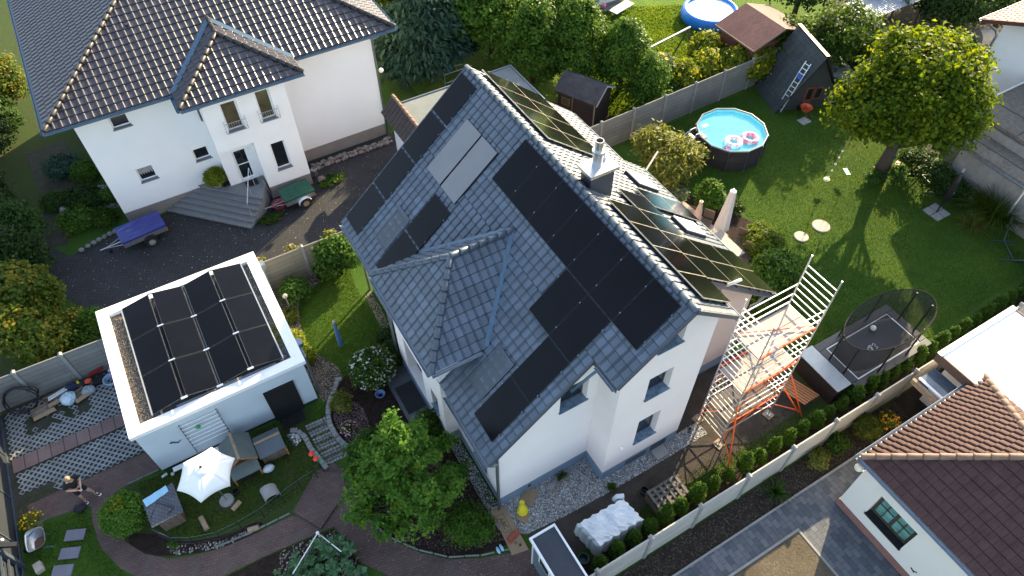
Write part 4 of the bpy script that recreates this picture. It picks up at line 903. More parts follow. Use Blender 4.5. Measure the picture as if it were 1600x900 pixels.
part('lean_to', MB().extr([(hw*.45,-hl_+.3,1.7),(hw+1.0,-hl_+.3,1.1),(hw+1.0,-hl_+.3,1.18),(hw*.45,-hl_+.3,1.78)], (0,2.4,0)), M_felt, K, local=True)
# ladder lying on its west slope
def ladder(name, lab, a, b, up, wdt, n, m, blue=None):
    a, b, up = Vector(a), Vector(b), Vector(up).normalized(); d = b-a; x = d.cross(up).normalized()*wdt/2
    t = thing(name, lab, 'ladder', tuple(a)); 
    for s in (-1, 1): part('rail', MB().beam(a+x*s, b+x*s, .05, .025, up=up), m, t)
    for i in range(n): p = a+d*(i+.5)/n; part('rung', MB().beam(p-x, p+x, .03, .03, up=up), m, t)
    if blue: p = a+d*blue; part('blue_step', MB().obox(p+up*.04, d, x, up, .14, wdt*.4, .02), mat('blue_plastic', (.02,.10,.42), .5), t)
    return t
ladder('ladder', 'aluminium ladder with one blue tread lying on the A-frame hut roof', (18.95,4.55,.15), (20.25,4.65,2.65), (-.85,.15,.52), .38, 11, M_alu, .72)
wb = thing('wheelbarrow', 'small orange wheelbarrow parked against the A-frame hut gable', 'wheelbarrow', (20.1,3.65,0))
part('tray', MB().lathe([(.18,.28),(.32,.50),(.34,.50),(.20,.26),(.0,.26)], (20.1,3.7,0), 10), mat('orange_red_plastic', (.65,.10,.025), .45), wb); part('frame', MB().tube([(19.9,3.3,.02),(20.0,3.6,.3),(20.0,4.1,.5)], .018, 5).tube([(20.3,3.3,.02),(20.2,3.6,.3),(20.25,4.1,.5)], .018, 5), M_wood, wb)
part('wheel', MB().tube([(20.07,4.15,.14),(20.13,4.15,.14)], .14, 12), M_black, wb)
tag(part('paving_slab', MB().box(19.35,19.95,3.0,3.5,0,.05), M_conc), 'single square concrete slab in the lawn by the A-frame hut', 'slab')
R = thing('summer_house', 'garden house with red shingle roof beside the round blue pool', 'shed', (20.7, 8.7, 0))
part('wall', MB().box(19.1,22.6,7.45,10.0,0,2.3), mat('red_brown_boards', (.20,.07,.05), .7, var=.2), R)
M_rsh = brickmat('red_shingles', (.17,.055,.055), (.22,.08,.078), (.08,.03,.03), .28, .15, .008, plane='XY', bump=.5)
part('roof', MB().extr([(18.8,7.15,2.35),(20.85,7.15,3.05),(22.9,7.15,2.35),(22.9,7.15,2.42),(20.85,7.15,3.13),(18.8,7.15,2.42)], (0,3.15,0)), M_rsh, R)
part('verge_board', MB().beam((18.78,7.13,2.36),(20.85,7.13,3.07),.03,.12).beam((18.78,7.15,2.38),(18.78,10.3,2.38),.04,.10), M_wood, R)
T = thing('house', 'pale house at the top edge with blue grey wall and one window above the conifers', 'house', (16.5, 22, 0))
tw_ = part('wall', MB().box(15.05,18.6,18.4,27,.3,5.2), M_white, T)
boolean(tw_, [hole('-x',15.05,19.6,20.6,1.5,2.6,.15)])
part('render_panel', MB().box(15.035,15.045,18.45,19.55,.35,5.1).box(15.035,15.045,20.65,26,.35,5.1).box(15.035,15.045,19.58,20.62,.35,1.45).box(15.035,15.045,19.58,20.62,2.65,5.1), mat('blue_grey_render', (.33,.40,.47), .9, var=.05), T)
window(T,'-x',15.05,19.6,20.6,1.5,2.6,.15,gl=M_glassb)
part('plinth', MB().box(15.09,18.56,18.44,26.9,0,.3), M_plinthg, T); part('roof', MB().box(14.6,19.1,17.9,27.4,5.2,5.35), M_tileL, T)
part('splash_strip', MB().box(15.0,18.8,18.0,18.38,0,.03), M_conc, T)
N1 = thing('flat_roof_house', 'neighbouring building with two stepped grey felt flat roofs at the right edge', 'building', (25, -6, 0))
part('wall', MB().box(22.05,23.35,-11.5,-3.72,0,2.3).box(23.36,30,-11.5,-2.75,0,2.9), M_conc, N1)
M_bit = groundmat('sunlit_felt_roof', [(.3,(.20,.175,.145)),(.7,(.27,.24,.20))], .8, 6, bump=.3, bdist=.01)
part('flat_roof', MB().box(21.85,23.44,-11.5,-3.5,2.32,2.46), M_bit, N1); part('flat_roof', MB().box(23.45,30.2,-11.5,-2.55,2.95,3.12), M_bit, N1)
part('seam', MB().box(22.6,22.64,-11.4,-3.6,2.462,2.475).box(24.9,24.94,-11.4,-2.6,3.122,3.135).box(23.5,30,-5.0,-4.96,3.122,3.134), mat('tar_seam', (.06,.055,.05), .8), N1)
part('gutter', gutter(MB(), (21.78,-11.5,2.36), (21.78,-3.5,2.36), .08), M_zinc, N1); part('roof_edge', MB().box(23.45,30.2,-2.545,-2.48,2.95,3.17), M_wframe, N1); part('downpipe', MB().tube([(21.78,-7.1,2.3),(21.95,-7.1,2.0),(22.0,-7.1,.02)], .045, 8), M_wframe, N1)
N2 = thing('white_house', 'white-walled house with red tiled roof at the far right behind the flat roof', 'house', (32, -4, 0))
part('wall', MB().extr([(28.3,.1,0),(28.3,.1,4.95),(28.3,-4.4,6.75),(28.3,-9,4.95),(28.3,-9,0)],(8,0,0)), M_white, N2)
tiles('roof', (27.25,.75,4.98), (1,0,0), (0,-5.15,2.02), [(0,0),(10,0),(10,5.53),(0,5.53)], mat('red_roof_tile', (.30,.12,.08), .6, var=.2), N2, .3, .36, PROF_WAVE, .035, deck=M_deck)
tiles('roof', (27.25,-9.55,4.98), (1,0,0), (0,5.15,2.02), [(0,0),(10,0),(10,5.53),(0,5.53)], mat('red_roof_tile', (.30,.12,.08)), N2, .3, .36, PROF_WAVE, .035, deck=M_deck)
part('verge_board', MB().beam((27.22,.75,4.9),(27.22,-4.4,6.95),.04,.2).beam((27.22,-9.55,4.9),(27.22,-4.4,6.95),.04,.2), mat('dark_red_board', (.12,.03,.025), .6), N2); part('gutter', gutter(MB(), (27.2,.82,4.95), (37,.82,4.95), .08), M_zinc, N2); part('downpipe', MB().tube([(27.4,.8,4.9),(28.2,.3,4.3),(28.24,.16,4.1),(28.24,.16,.02)], .06, 8), M_zinc, N2)
N3 = thing('carport', 'long corrugated metal roof at the top right beyond the trees', 'carport', (29.5, 7.2, 0))
cr = MB(); n_ = 60
for i in range(n_):
    x0, x1 = 26.8+5.2*i/n_, 26.8+5.2*(i+1)/n_; z0, z1 = 2.25+.03*(i % 2), 2.25+.03*((i+1) % 2)
    cr.quad((x0,6.35,z0),(x1,6.35,z1),(x1,8.2,z1+.15),(x0,8.2,z0+.15))
part('roof', cr, M_zinc, N3); part('post', MB().box(26.9,27.0,6.4,6.5,0,2.25).box(31.8,31.9,6.4,6.5,0,2.25).box(26.9,27.0,8.0,8.1,0,2.35).box(31.8,31.9,8.0,8.1,0,2.35), M_wood, N3)
S = thing('tool_shed', 'small anthracite metal shed with white trim at the bottom edge of the photo', 'shed', (-4.9, -10.6, 0))
part('wall', MB().box(-5.22,-4.50,-12.2,-9.35,0,2.08), mat('grey_blue_panel', (.13,.17,.22), .6, var=.05), S)
part('roof', MB().box(-5.26,-4.46,-12.3,-9.32,2.13,2.19), mat('anthracite_membrane', (.048,.056,.072), .8, var=.1), S)
part('trim', MB().box(-5.33,-5.262,-12.3,-9.25,2.08,2.24).box(-4.458,-4.40,-12.3,-9.25,2.08,2.24).box(-5.26,-4.46,-9.318,-9.25,2.08,2.24), M_wframe, S)
wq = part('window', MB().box(-5.25,-5.222,-10.35,-9.72,1.2,1.75), M_wframe, S); part('pane', MB().box(-5.258,-5.251,-10.28,-9.79,1.27,1.68), M_glass, wq)
part('door', MB().box(-5.245,-5.222,-11.5,-10.6,.1,1.95), M_wframe, S)
part('corner_trim', MB().box(-5.26,-5.22,-9.37,-9.33,0,2.078).box(-4.50,-4.46,-9.37,-9.33,0,2.078), M_wframe, S)

# ================================================================== FENCES
M_cf = brickmat('concrete_plank_fence', (.30,.30,.28), (.36,.355,.33), (.16,.155,.145), 3.0, .24, .010, plane='XZ', bump=.5, var=.25)
M_cfb = brickmat('beige_plank_fence', (.36,.32,.26), (.42,.38,.31), (.19,.17,.14), 3.0, .24, .010, plane='XZ', bump=.5, var=.2)
M_cfw = brickmat('pale_plank_fence', (.50,.48,.44), (.58,.56,.51), (.32,.30,.27), 3.0, .30, .006, plane='XZ', bump=.5, var=.2)
def cfence(lab, a, b, h, n, m, mp, th_=.05, cap=True, group=None):
    a, b = Vector((*a, 0)), Vector((*b, 0)); d = b-a; ang = math.atan2(d.y, d.x)
    t = thing('concrete_fence', lab, 'fence', tuple(a), ang, group); L = d.length/n
    for i in range(n):
        part('fence_panel', MB().box(i*L+.062,(i+1)*L-.062,-th_/2,th_/2,.02,h), m, t, local=True, bevel=.008)
    for i in range(n+1):
        part('fence_post', MB().box(i*L-.06,i*L+.06,-.07,.07,0,h+.02).extr([(i*L-.07,-.08,h+.022),(i*L+.07,-.08,h+.022),(i*L+.07,-.08,h+.05),(i*L,-.08,h+.09),(i*L-.07,-.08,h+.05)], (0,.16,0)), mp, t, local=True)
    return t
cfence('grey concrete plank fence running behind the round swimming pool', (6.55,6.72), (21.0,7.18), 1.9, 7, M_cf, M_conc)
cfence('beige concrete fence between the garage and the centre house beside the driveway', (-9.15,6.42), (-5.2,6.42), 1.80, 2, M_cfb, M_conc)
cfence('grey concrete fence behind the heap of boxes left of the garage', (-20.2,5.86), (-15.3,5.78), 1.75, 3, M_cf, M_conc)
cfence('long pale concrete fence behind the row of small thuja shrubs', (-6.0,-11.04), (22.6,-11.04), 1.75, 14, M_cfw, M_conc)
FG = thing('metal_fence', 'dark grey slatted metal fence along the left edge beside the parking bays', 'fence', (-19.95,0,0))
for i in range(4):
    y0 = 5.6-i*1.9
    part('fence_panel', MB().box(-19.96,-19.93,y0-1.84,y0,.05,1.62), brickmat('slate_slats', (.028,.036,.045), (.038,.046,.056), (.01,.012,.015), 9, .11, .012, plane='YZ', bump=.6), FG)  # slate tone darkened in place of the shade on this fence
    part('fence_post', MB().box(-19.99,-19.90,y0-1.9,y0-1.845,0,1.70), M_dframe, FG)
part('top_rail', MB().box(-19.98,-19.91,-1.95,5.6,1.702,1.74), M_metal, FG); part('bottom_rail', MB().box(-19.92,-19.87,-6,5.6,0,.10), M_dframe, FG)
GT = thing('gate', 'open dark steel gate frame with diagonal brace in the bottom left corner', 'gate', (-19.7,-1.5,0))
g = MB()
for z in (.15,.55,1.0,1.45): g.beam((-19.85,-1.0,z),(-19.75,-4.6,z),.045)
g.beam((-19.85,-1.0,.1),(-19.75,-4.6,1.5),.045); g.beam((-19.8,-2.9,.1),(-19.8,-2.9,1.5),.045); part('frame', g, M_dframe, GT)
part('post', MB().box(-19.92,-19.78,-1.0,-.86,0,1.75), M_dframe, GT); part('crossbar', MB().beam((-20.3,-.6,1.75),(-19.35,-.95,1.45),.14,.14), M_black, GT)
part('lamp', MB().ball((-19.75,-.55,1.45),.06,8,6), M_wframe, GT, smooth=True)
# ================================================================== OBJECTS IN THE EAST GARDEN
# scaffold tower
SC = thing('scaffold_tower', 'mobile aluminium scaffold tower with orange braces against the south-east corner of the house', 'scaffold', (4.2,-8.55,0))
def frame(x, y0, y1, h, name='ladder_frame'):
    f = MB()
    for y in (y0, y1): f.tube([(x,y,.35),(x,y,h)], .026, 8)
    k = int((h-.5)/.28)
    for i in range(k): z = .5+i*.28; f.tube([(x,y0,z),(x,y1,z)], .021, 6)
    part(name, f, M_alu, SC)
SX0, SX1, SY0, SY1 = 2.98, 5.42, -7.95, -9.15
frame(SX0,SY0,SY1,7.35); frame(SX1,SY0,SY1,7.95)
for z in (1.55,3.6,5.6):
    part('platform', MB().box(SX0+.04,SX1-.04,SY1+.06,(SY0+SY1)/2-.01,z-.05,z).box(SX0+.04,SX1-.04,(SY0+SY1)/2+.01,SY0-.06,z-.05,z), M_ply if z > 2 else mat('dark_deck', (.10,.08,.07), .8), SC)
    for y in (SY0, SY1): part('toe_rail', MB().beam((SX0,y,z+.05),(SX1,y,z+.05),.03,.10) if z > 3 else MB().beam((SX0,y,z+.02),(SX1,y,z+.02),.04), M_orange if y == SY1 or z == 3.6 else M_alu, SC)
for z in (1.0,2.1,2.6,3.0,4.1,4.6,5.1,6.1,6.6): 
    for y in (SY0, SY1): part('guard_rail', MB().tube([(SX0,y,z),(SX1,y,z)], .022, 6), M_alu, SC)
for (z0, z1, y) in ((.6,2.5,SY1),(2.5,4.1,SY1),(.6,2.5,SY0),(2.6,4.4,SY0)): part('diagonal_brace', MB().tube([(SX0,y,z0),(SX1,y,z1)], .022, 6), M_orange, SC)
part('diagonal_brace', MB().tube([(SX0+.1,SY0-.1,5.65),(SX1-.1,SY1+.1,5.68)], .018, 6), mat('red_strap', (.5,.03,.02), .5), SC)
part('diagonal_brace', MB().tube([(SX0,SY0,.55),(SX1,SY1,.58)], .02, 6), M_orange, SC)
for (a, b, c) in (((SX0,SY1,2.9),(2.65,-10.05,.05),(SX0,SY1,.8)), ((SX1,SY1,2.9),(6.45,-9.85,.05),(SX1,SY1,.8)), ((SX1,SY1,2.0),(6.3,-9.75,.3),(SX1,SY1,.8))):
    part('outrigger', MB().tube([a, b], .028, 7).tube([c, Vector(a).lerp(Vector(b), .88)], .02, 6), M_orange, SC)
for x, y, bl in ((SX0,SY0,'timber board under the scaffold foot nearest the gravel strip and house wall'),(SX0,SY1,'timber board under the scaffold foot nearest the lower orange outrigger'),(SX1,SY0,'timber board under the far scaffold foot on the house side'),(SX1,SY1,'timber board under the far scaffold foot beside the slatted bench')):
    part('foot', MB().tube([(x,y,.06),(x,y,.36)], .02, 6).tube([(x,y,.05),(x,y,.07)], .08, 10), M_metal, SC)
    tag(part('base_board', MB().obox((x,y,.02),(1,.15,0),(-.15,1,0),(0,0,1),.17,.17,.02), M_woodl), bl, 'board', 'timber boards under the scaffold feet')
part('tie_cloth', MB().beam((3.55,-9.17,5.35),(3.62,-9.2,5.9),.05,.02), mat('pale_blue_cloth', (.25,.45,.70), .8), SC)

# trampoline
TR = thing('trampoline', 'rectangular black trampoline with oval safety net on the lawn by the thuja hedge', 'trampoline', (10.6,-9.15,0))
fm_ = MB(); c4 = [(8.62,-8.12),(12.62,-8.12),(12.62,-10.22),(8.62,-10.22)]
fm_.tube([(x,y,.86) for x,y in c4+[c4[0]]], .035, 7)
for x,y in ((8.9,-8.12),(12.3,-8.12),(12.3,-10.22),(8.9,-10.22)): fm_.tube([(x,y,.86),(x,y,.03),(x,y+(.5 if y>-9 else -.3),.03)], .03, 6)
part('frame', fm_, M_black, TR)
part('jumping_mat', MB().box(8.95,12.3,-9.95,-8.40,.85,.86), mat('black_woven_mat', (.065,.063,.064), .75, var=.1, scale=3), TR)
edge = MB(); edge.box(8.90,12.35,-8.398,-8.35,.86,.875).box(8.90,12.35,-10.0,-9.952,.86,.875).box(8.90,8.948,-9.95,-8.40,.86,.875).box(12.302,12.35,-9.95,-8.40,.86,.875); part('white_edge', edge, M_wframe, TR)
padm = mat('grey_pad', (.05,.055,.065), .45, var=.15); pd = MB()
pd.box(8.55,12.7,-8.345,-8.02,.845,.90).box(8.55,12.7,-10.3,-10.005,.845,.90).box(8.55,8.895,-10.0,-8.35,.845,.90).box(12.355,12.7,-10.0,-8.35,.845,.90); part('pad', pd, padm, TR, bevel=.02)
lg = MB(); cx, cy = 10.60, -9.22       # white emblem on the mat: a few rounded strokes, as far as it can be made out
for (ox, oy, pts) in ((0,0,[(0,.05),(.06,.10),(.11,.04),(.05,-.02),(.10,-.09),(.02,-.11)]), (-.15,0,[(0,.09),(.0,-.09)]), (-.24,-.01,[(.05,.08),(-.03,.05),(-.04,-.06),(.05,-.08)]), (-.02,0,[(-.10,.09),(-.02,.09),(-.06,.0),(-.1,-.09)])):
    lg.tube([(cx+ox+x*1.3, cy+oy+y*1.2, .866) for x, y in pts], .016, 4)
part('emblem', lg, M_wframe, TR)
ring = []; nr_ = 40
for i in range(nr_+1): a = 2*math.pi*i/nr_; ring.append((10.68+2.22*math.cos(a), -9.15+1.05*math.sin(a)*(1 if math.sin(a)>0 else 1.0), 2.55))
part('net_ring', MB().tube(ring, .022, 6), mat('matt_black_foam', (.006,.006,.006), .95), TR)
for i, a in enumerate((20,68,112,160,200,248,292,340)):
    t_ = RAD(a); x, y = 10.58+2.12*math.cos(t_), -9.15+1.05*math.sin(t_); bx_ = min(max(x,8.65),12.6); 
    part('net_pole', MB().tube([(10.58+(x-10.58)*.97,-9.15+(y+9.15)*1.02,.1),(x,y,2.55)], .035, 7), M_black, TR)
def netmat():
    m, t, b = nt('safety_net'); b.inputs['Base Color'].default_value = (.02,.022,.02,1); b.inputs['Roughness'].default_value = .8
    co = N(t, 'TexCoord').outputs['Object']; wv = N(t, 'TexVoronoi'); wv.inputs['Scale'].default_value = 40; t.links.new(co, wv.inputs['Vector'])
    tr = N(t, 'BsdfTransparent'); mx = N(t, 'MixShader'); mr = N(t, 'MapRange'); mr.inputs[1].default_value = 0; mr.inputs[2].default_value = .5; mr.inputs[3].default_value = .42; mr.inputs[4].default_value = .70
    t.links.new(wv.outputs[0], mr.inputs[0]); t.links.new(mr.outputs[0], mx.inputs[0]); t.links.new(tr.outputs[0], mx.inputs[1]); t.links.new(b.outputs[0], mx.inputs[2])
    t.links.new(mx.outputs[0], t.nodes['Material Output'].inputs['Surface']); return m
nb = MB()
for i in range(nr_):
    (x0,y0,_),(x1,y1,_) = ring[i], ring[i+1]; q = lambda x,y: (max(min(10.58+(x-10.58)*.95,12.35),8.9), max(min(-9.15+(y+9.15)*.80,-8.4),-9.95), .9)
    nb.quad(q(x0,y0), q(x1,y1), (x1,y1,2.55), (x0,y0,2.55))
part('net', nb, netmat(), TR)
tag(part('ball', MB().ball((11.2,-8.62,.98),.12,12,8), M_wframe, smooth=True), 'white ball lying on the trampoline mat', 'ball')
tag(part('ball', MB().ball((11.42,-8.58,.94),.08,12,8), mat('dark_pink_ball', (.15,.05,.08), .5), smooth=True), 'small dark ball beside the white ball on the trampoline', 'ball')
BX_ = thing('storage_box', 'brown storage box with pale metal lid between scaffold and trampoline', 'storage box', (8.05,-9.1,0))
part('body', MB().box(7.74,8.34,-10.0,-8.08,0,1.02), mat('dark_brown_panel', (.035,.024,.022), .6, var=.15), BX_); part('lid', MB().box(7.68,8.40,-10.05,-9.42,1.022,1.06).box(7.68,8.40,-9.415,-8.75,1.022,1.06).box(7.68,8.40,-8.745,-8.02,1.022,1.06), mat('pale_metal_lid', (.42,.47,.49), .4, metal=.3, var=.08), BX_)
BE = thing('bench', 'orange-brown slatted garden bench tipped behind the scaffold', 'bench', (6.95,-9.0,0))
for i in range(7): a = Vector((6.35+i*.11,-8.55,.42+i*.012)); part('slat', MB().beam(a, a+Vector((.35,-1.1,0)), .08, .03), M_woodo, BE)
part('leg', MB().box(6.45,6.5,-8.7,-8.6,0,.40), M_black, BE); part('leg', MB().box(7.2,7.25,-9.6,-9.5,0,.42), M_black, BE)

# swimming pool
PC = (14.50,3.62); PR = 1.78
PO = thing('swimming_pool', 'round above-ground pool with dark panelled wall and turquoise water', 'pool', (PC[0],PC[1],0))
seg = 12; ang = [2*math.pi*(i+.5)/seg for i in range(seg+1)]
wl = MB(); 
for i in range(seg):
    a, b = ang[i], ang[i+1]
    wl.quad((PC[0]+PR*math.cos(a),PC[1]+PR*math.sin(a),0),(PC[0]+PR*math.cos(b),PC[1]+PR*math.sin(b),0),(PC[0]+PR*math.cos(b),PC[1]+PR*math.sin(b),1.22),(PC[0]+PR*math.cos(a),PC[1]+PR*math.sin(a),1.22))
part('wall', wl, brickmat('dark_wood_print', (.045,.035,.038), (.075,.058,.060), (.02,.017,.018), 9, .13, .008, plane='XZ', bump=.2), PO)
M_liner = mat('turquoise_liner', (.30,.80,.88), .6, var=.04, scale=3)
ln = MB(); ri = PR-.05
for i in range(seg):
    a, b = ang[i], ang[i+1]
    ln.quad((PC[0]+ri*math.cos(b),PC[1]+ri*math.sin(b),.05),(PC[0]+ri*math.cos(a),PC[1]+ri*math.sin(a),.05),(PC[0]+ri*math.cos(a),PC[1]+ri*math.sin(a),1.24),(PC[0]+ri*math.cos(b),PC[1]+ri*math.sin(b),1.24))
ln.face([(PC[0]+ri*math.cos(a),PC[1]+ri*math.sin(a),.06) for a in ang[:-1]]); part('liner', ln, M_liner, PO)
def watermat():
    m, t, b = nt('pool_water'); b.inputs['Base Color'].default_value = (.42,.82,.90,1); b.inputs['Roughness'].default_value = .05
    co = N(t, 'TexCoord').outputs['Object']; bumpn(t, b, noise(t, co, 3.5, 3), .12, .03)
    tr = N(t, 'BsdfTransparent'); tr.inputs[0].default_value = (.72,.97,1.0,1); mx = N(t, 'MixShader'); mx.inputs[0].default_value = .25
    t.links.new(tr.outputs[0], mx.inputs[1]); t.links.new(b.outputs[0], mx.inputs[2]); t.links.new(mx.outputs[0], t.nodes['Material Output'].inputs['Surface']); return m
M_water = watermat()
part('water', MB().face([(PC[0]+(ri-.002)*math.cos(a),PC[1]+(ri-.002)*math.sin(a),1.10) for a in ang[:-1]]), M_water, PO)
rm = MB(); rm.tube([(PC[0]+(PR-.01)*math.cos(a),PC[1]+(PR-.01)*math.sin(a),1.25) for a in ang], .045, 7); part('rim', rm, mat('grey_rim', (.28,.29,.31), .5), PO)
for a in ang[:-1]: part('post', MB().beam((PC[0]+(PR+.03)*math.cos(a),PC[1]+(PR+.03)*math.sin(a),0),(PC[0]+(PR+.03)*math.cos(a),PC[1]+(PR+.03)*math.sin(a),1.24),.05), M_dframe, PO)
def ringfloat(lab, c, m1, m2):
    t = thing('swim_ring', lab, 'swim ring', c, 0, None)
    for k, (m, a0, n) in enumerate(((m1,0,6),(m2,0,6))):
        mb = MB()
        for j in range(n):
            s0 = (2*j+k)*math.pi/n; mb.tube([(.34*math.cos(s0+q*math.pi/n/4), .34*math.sin(s0+q*math.pi/n/4), .03) for q in range(5)], .135, 10)
        part('tube_section', mb, m, t, smooth=True, local=True)
    return t
M_pk = mat('pink_vinyl', (.85,.22,.36), .35, var=.1); M_pk2 = mat('pale_pink_vinyl', (.85,.50,.56), .35, var=.05)
ringfloat('pink and white swim ring floating left of the other ring in the pool', (14.02,2.92,1.12), M_pk2, M_wframe); ringfloat('deeper pink swim ring floating by the right rim of the pool', (14.92,2.72,1.12), M_pk, M_pk2)
tag(part('pool_float', MB().box(13.35,13.75,2.62,2.80,1.09,1.14), M_pk), 'small red and pink float at the near pool rim', 'float'); tag(part('pool_float', MB().box(12.95,13.15,3.9,4.2,1.09,1.15), mat('red_vinyl', (.6,.08,.06), .4)), 'small red float at the left pool rim', 'float')
tag(part('pool_toy', MB().lathe([(.05,0),(.11,.02),(.11,.07),(.05,.08)], (13.38,2.83,1.10), 10), mat('blue_plastic', (.02,.10,.42))), 'small blue plastic toy floating by the near pool rim', 'pool toy')
tag(part('pool_cover', MB().ball((13.55,4.75,1.06),.42,12,6,(1,.6,.12)), mat('deep_blue_film', (.03,.22,.62), .3), smooth=True), 'crumpled deep blue film in the far left of the round pool', 'pool film')
PL = thing('pool_ladder', 'pale A-shaped ladder standing at the left side of the round pool', 'ladder', (12.45,4.3,0))
for y in (4.15,4.6): part('rail', MB().tube([(12.1,y,0),(12.6,y,1.35),(12.95,y,1.35),(13.05,y,1.1)], .025, 6), M_wframe, PL)
for i in range(4): z = .25+i*.28; part('step', MB().box(12.1+z*.37,12.25+z*.37,4.17,4.58,z,z+.03), M_wframe, PL)
PP = thing('pool_pump', 'grey sand filter pump on the grass behind the pool ladder', 'pump', (12.3,5.6,0)); part('tank', MB().lathe([(0,.55),(.12,.53),(.18,.42),(.18,.15),(.12,.02)], (12.3,5.6,0), 14), M_metal, PP, smooth=True); part('hose', MB().tube([(12.4,5.5,.1),(12.8,5.3,.3),(13.2,5.0,.9),(13.3,4.9,1.1)], .025, 6), M_wframe, PP, smooth=True)

# big garden tree's swings and play things
SW = thing('disc_swing', 'rope with white knots and a yellow disc seat hanging under the large tree', 'swing', (16.7,-1.0,0))
part('rope', MB().tube([(17.35,-.9,3.0),(17.0,-.95,1.7),(16.7,-1.02,.5)], .014, 5), M_woodl, SW)
for i in range(5): f_ = i/5; p = Vector((16.75,-1.02,.62)).lerp(Vector((17.2,-.92,2.4)), f_); part('knot', MB().ball(tuple(p), .055, 8, 5), M_wframe, SW, smooth=True)
part('seat', MB().lathe([(0,.53),(.15,.52),(.17,.49),(.15,.46),(0,.45)], (16.7,-1.02,0), 16), mat('cream_yellow_plastic', (.72,.68,.36), .5), SW, smooth=True)
S2 = thing('board_swing', 'green and white board swing hanging under the large tree', 'swing', (18.0,-1.1,0))
for d_ in (-.2,.2): part('rope', MB().tube([(18.1+d_*.4,-1.1+d_*.9,3.2),(18.0+d_*.4,-1.1+d_*.9,.5)], .012, 4), M_woodl, S2)
part('seat', MB().obox((18.0,-1.1,.47),(.4,.9,0),(-.9,.4,0),(0,0,1),.24,.10,.02), mat('green_plastic', (.10,.50,.30), .5), S2)
for i, (x, y, r, lab) in enumerate(((14.58,-2.93,.42,'larger round pale stone disc set in the lawn'),(13.28,-2.96,.34,'smaller round pale stone disc set in the lawn'))):
    tag(part('stone_disc', MB().lathe([(0,.05),(r*.9,.05),(r,.03),(r,0)], (x,y,0), 20), M_terr), lab, 'stone disc')
PB = thing('cantilever_parasol', 'closed black cantilever parasol on a pale paving slab at the right of the lawn', 'parasol', (20.0,-5.1,0))
part('base', MB().box(19.55,19.98,-5.5,-5.08,0,.06).box(20.02,20.45,-5.5,-5.08,0,.06).box(19.55,19.98,-5.04,-4.62,0,.06).box(20.02,20.45,-5.04,-4.62,0,.06), M_conc, PB)
part('pole', MB().tube([(20.0,-5.06,.06),(20.0,-5.06,2.3)], .035, 8), M_black, PB); part('canopy', MB().tube([(20.05,-5.06,.55),(20.12,-5.06,1.1),(20.1,-5.06,1.9),(20.05,-5.06,2.5)], [.07,.17,.16,.03], 10), M_black, PB, smooth=True)
part('tie_strap', MB().tube([(20.1,-5.25,1.35),(20.1,-4.88,1.4)], .03, 6), M_conc, PB); part('finial', MB().tube([(20.05,-5.06,2.5),(20.2,-5.0,2.6)], .05, 6), M_conc, PB)
def hframe(lab, pts, z=.05):
    t = thing('hammock_stand', lab, 'hammock stand', (pts[0][0],pts[0][1],0)); part('beam', MB().tube([(x,y,zz) for x,y,zz in pts], .035, 6), M_dframe, t)
    for i in (1, len(pts)-2): x, y, zz = pts[i]; part('foot', MB().tube([(x-.5,y+.35,.04),(x+.5,y-.35,.04)], .03, 6), M_dframe, t)
    return t
hframe('dark hammock stand on the lawn under the large tree', [(21.9,-2.2,.9),(21.55,-2.9,.06),(21.2,-4.2,.06),(21.5,-4.8,.8)]); hframe('dark hammock stand at the right edge next to the tall grass', [(21.7,-7.4,.9),(21.1,-7.9,.06),(20.4,-8.9,.06),(20.9,-9.6,.5)])
tag(part('toy', MB().obox((21.0,-1.8,.12),(1,.3,0),(-.3,1,0),(0,0,1),.16,.1,.12), mat('red_plastic', (.5,.02,.02), .5)), 'small red toy on the grass under the right side of the tree', 'toy')
# terrace
UC = thing('parasol', 'tall closed white parasol standing on the east terrace', 'parasol', (10.05,-.95,0))
part('base', MB().box(9.75,10.35,-1.25,-.65,0.02,.12), M_conc, UC); part('pole', MB().tube([(10.05,-.95,.12),(10.1,-.93,2.9)], .03, 8), M_wframe, UC)
part('canopy', MB().tube([(10.05,-.95,.55),(10.07,-.94,1.0),(10.1,-.93,2.0),(10.12,-.92,2.75)], [.36,.31,.22,.15], 7), mat('greyish_white_canvas', (.55,.52,.50), .9, var=.06, scale=4), UC)
UP = thing('parasol', 'short closed pink-beige parasol near the fir shrub on the terrace', 'parasol', (9.25,-.1,0))
part('pole', MB().tube([(9.25,-.1,.02),(9.27,-.08,1.9)], .02, 6), M_wood, UP); part('canopy', MB().tube([(9.25,-.1,.7),(9.26,-.09,1.3),(9.27,-.08,1.75),(9.27,-.08,1.85)], [.19,.16,.07,.10], 7), mat('pink_beige_canvas', (.50,.36,.30), .9), UP)
def chair(lab, x, y, rz):
    t = thing('garden_chair', lab, 'chair', (x,y,0.02), rz, 'garden chairs on the east terrace')
    part('seat', MB().box(-.25,.25,-.25,.22,.40,.44), mat('rattan_brown', (.13,.10,.08), .8, var=.2, scale=20), t, local=True); part('backrest', MB().obox((0,.27,.72),(1,0,0),(0,.97,.2),(0,-.2,.97),.25,.02,.30), mat('rattan_brown',(.13,.10,.08)), t, local=True)
    for sx in (-1,1):
        for sy in (-.22,.2): part('leg', MB().tube([(sx*.22,sy,.39),(sx*.23,sy,0)], .015, 5), M_metal, t, local=True)
    return t
chair('terrace chair beside the tall closed white parasol', 10.3,-2.0,RAD(-60)); chair('terrace chair nearest the yellow-green bushes', 9.95,-2.75,RAD(-70)); chair('terrace chair beside the short pink parasol', 9.75,-.25,RAD(-60))
TB = thing('garden_table', 'pale terrace table between the chairs', 'table', (9.3,-1.9,0)); part('tabletop', MB().box(8.8,9.75,-2.8,-1.2,.70,.74), M_terr, TB)
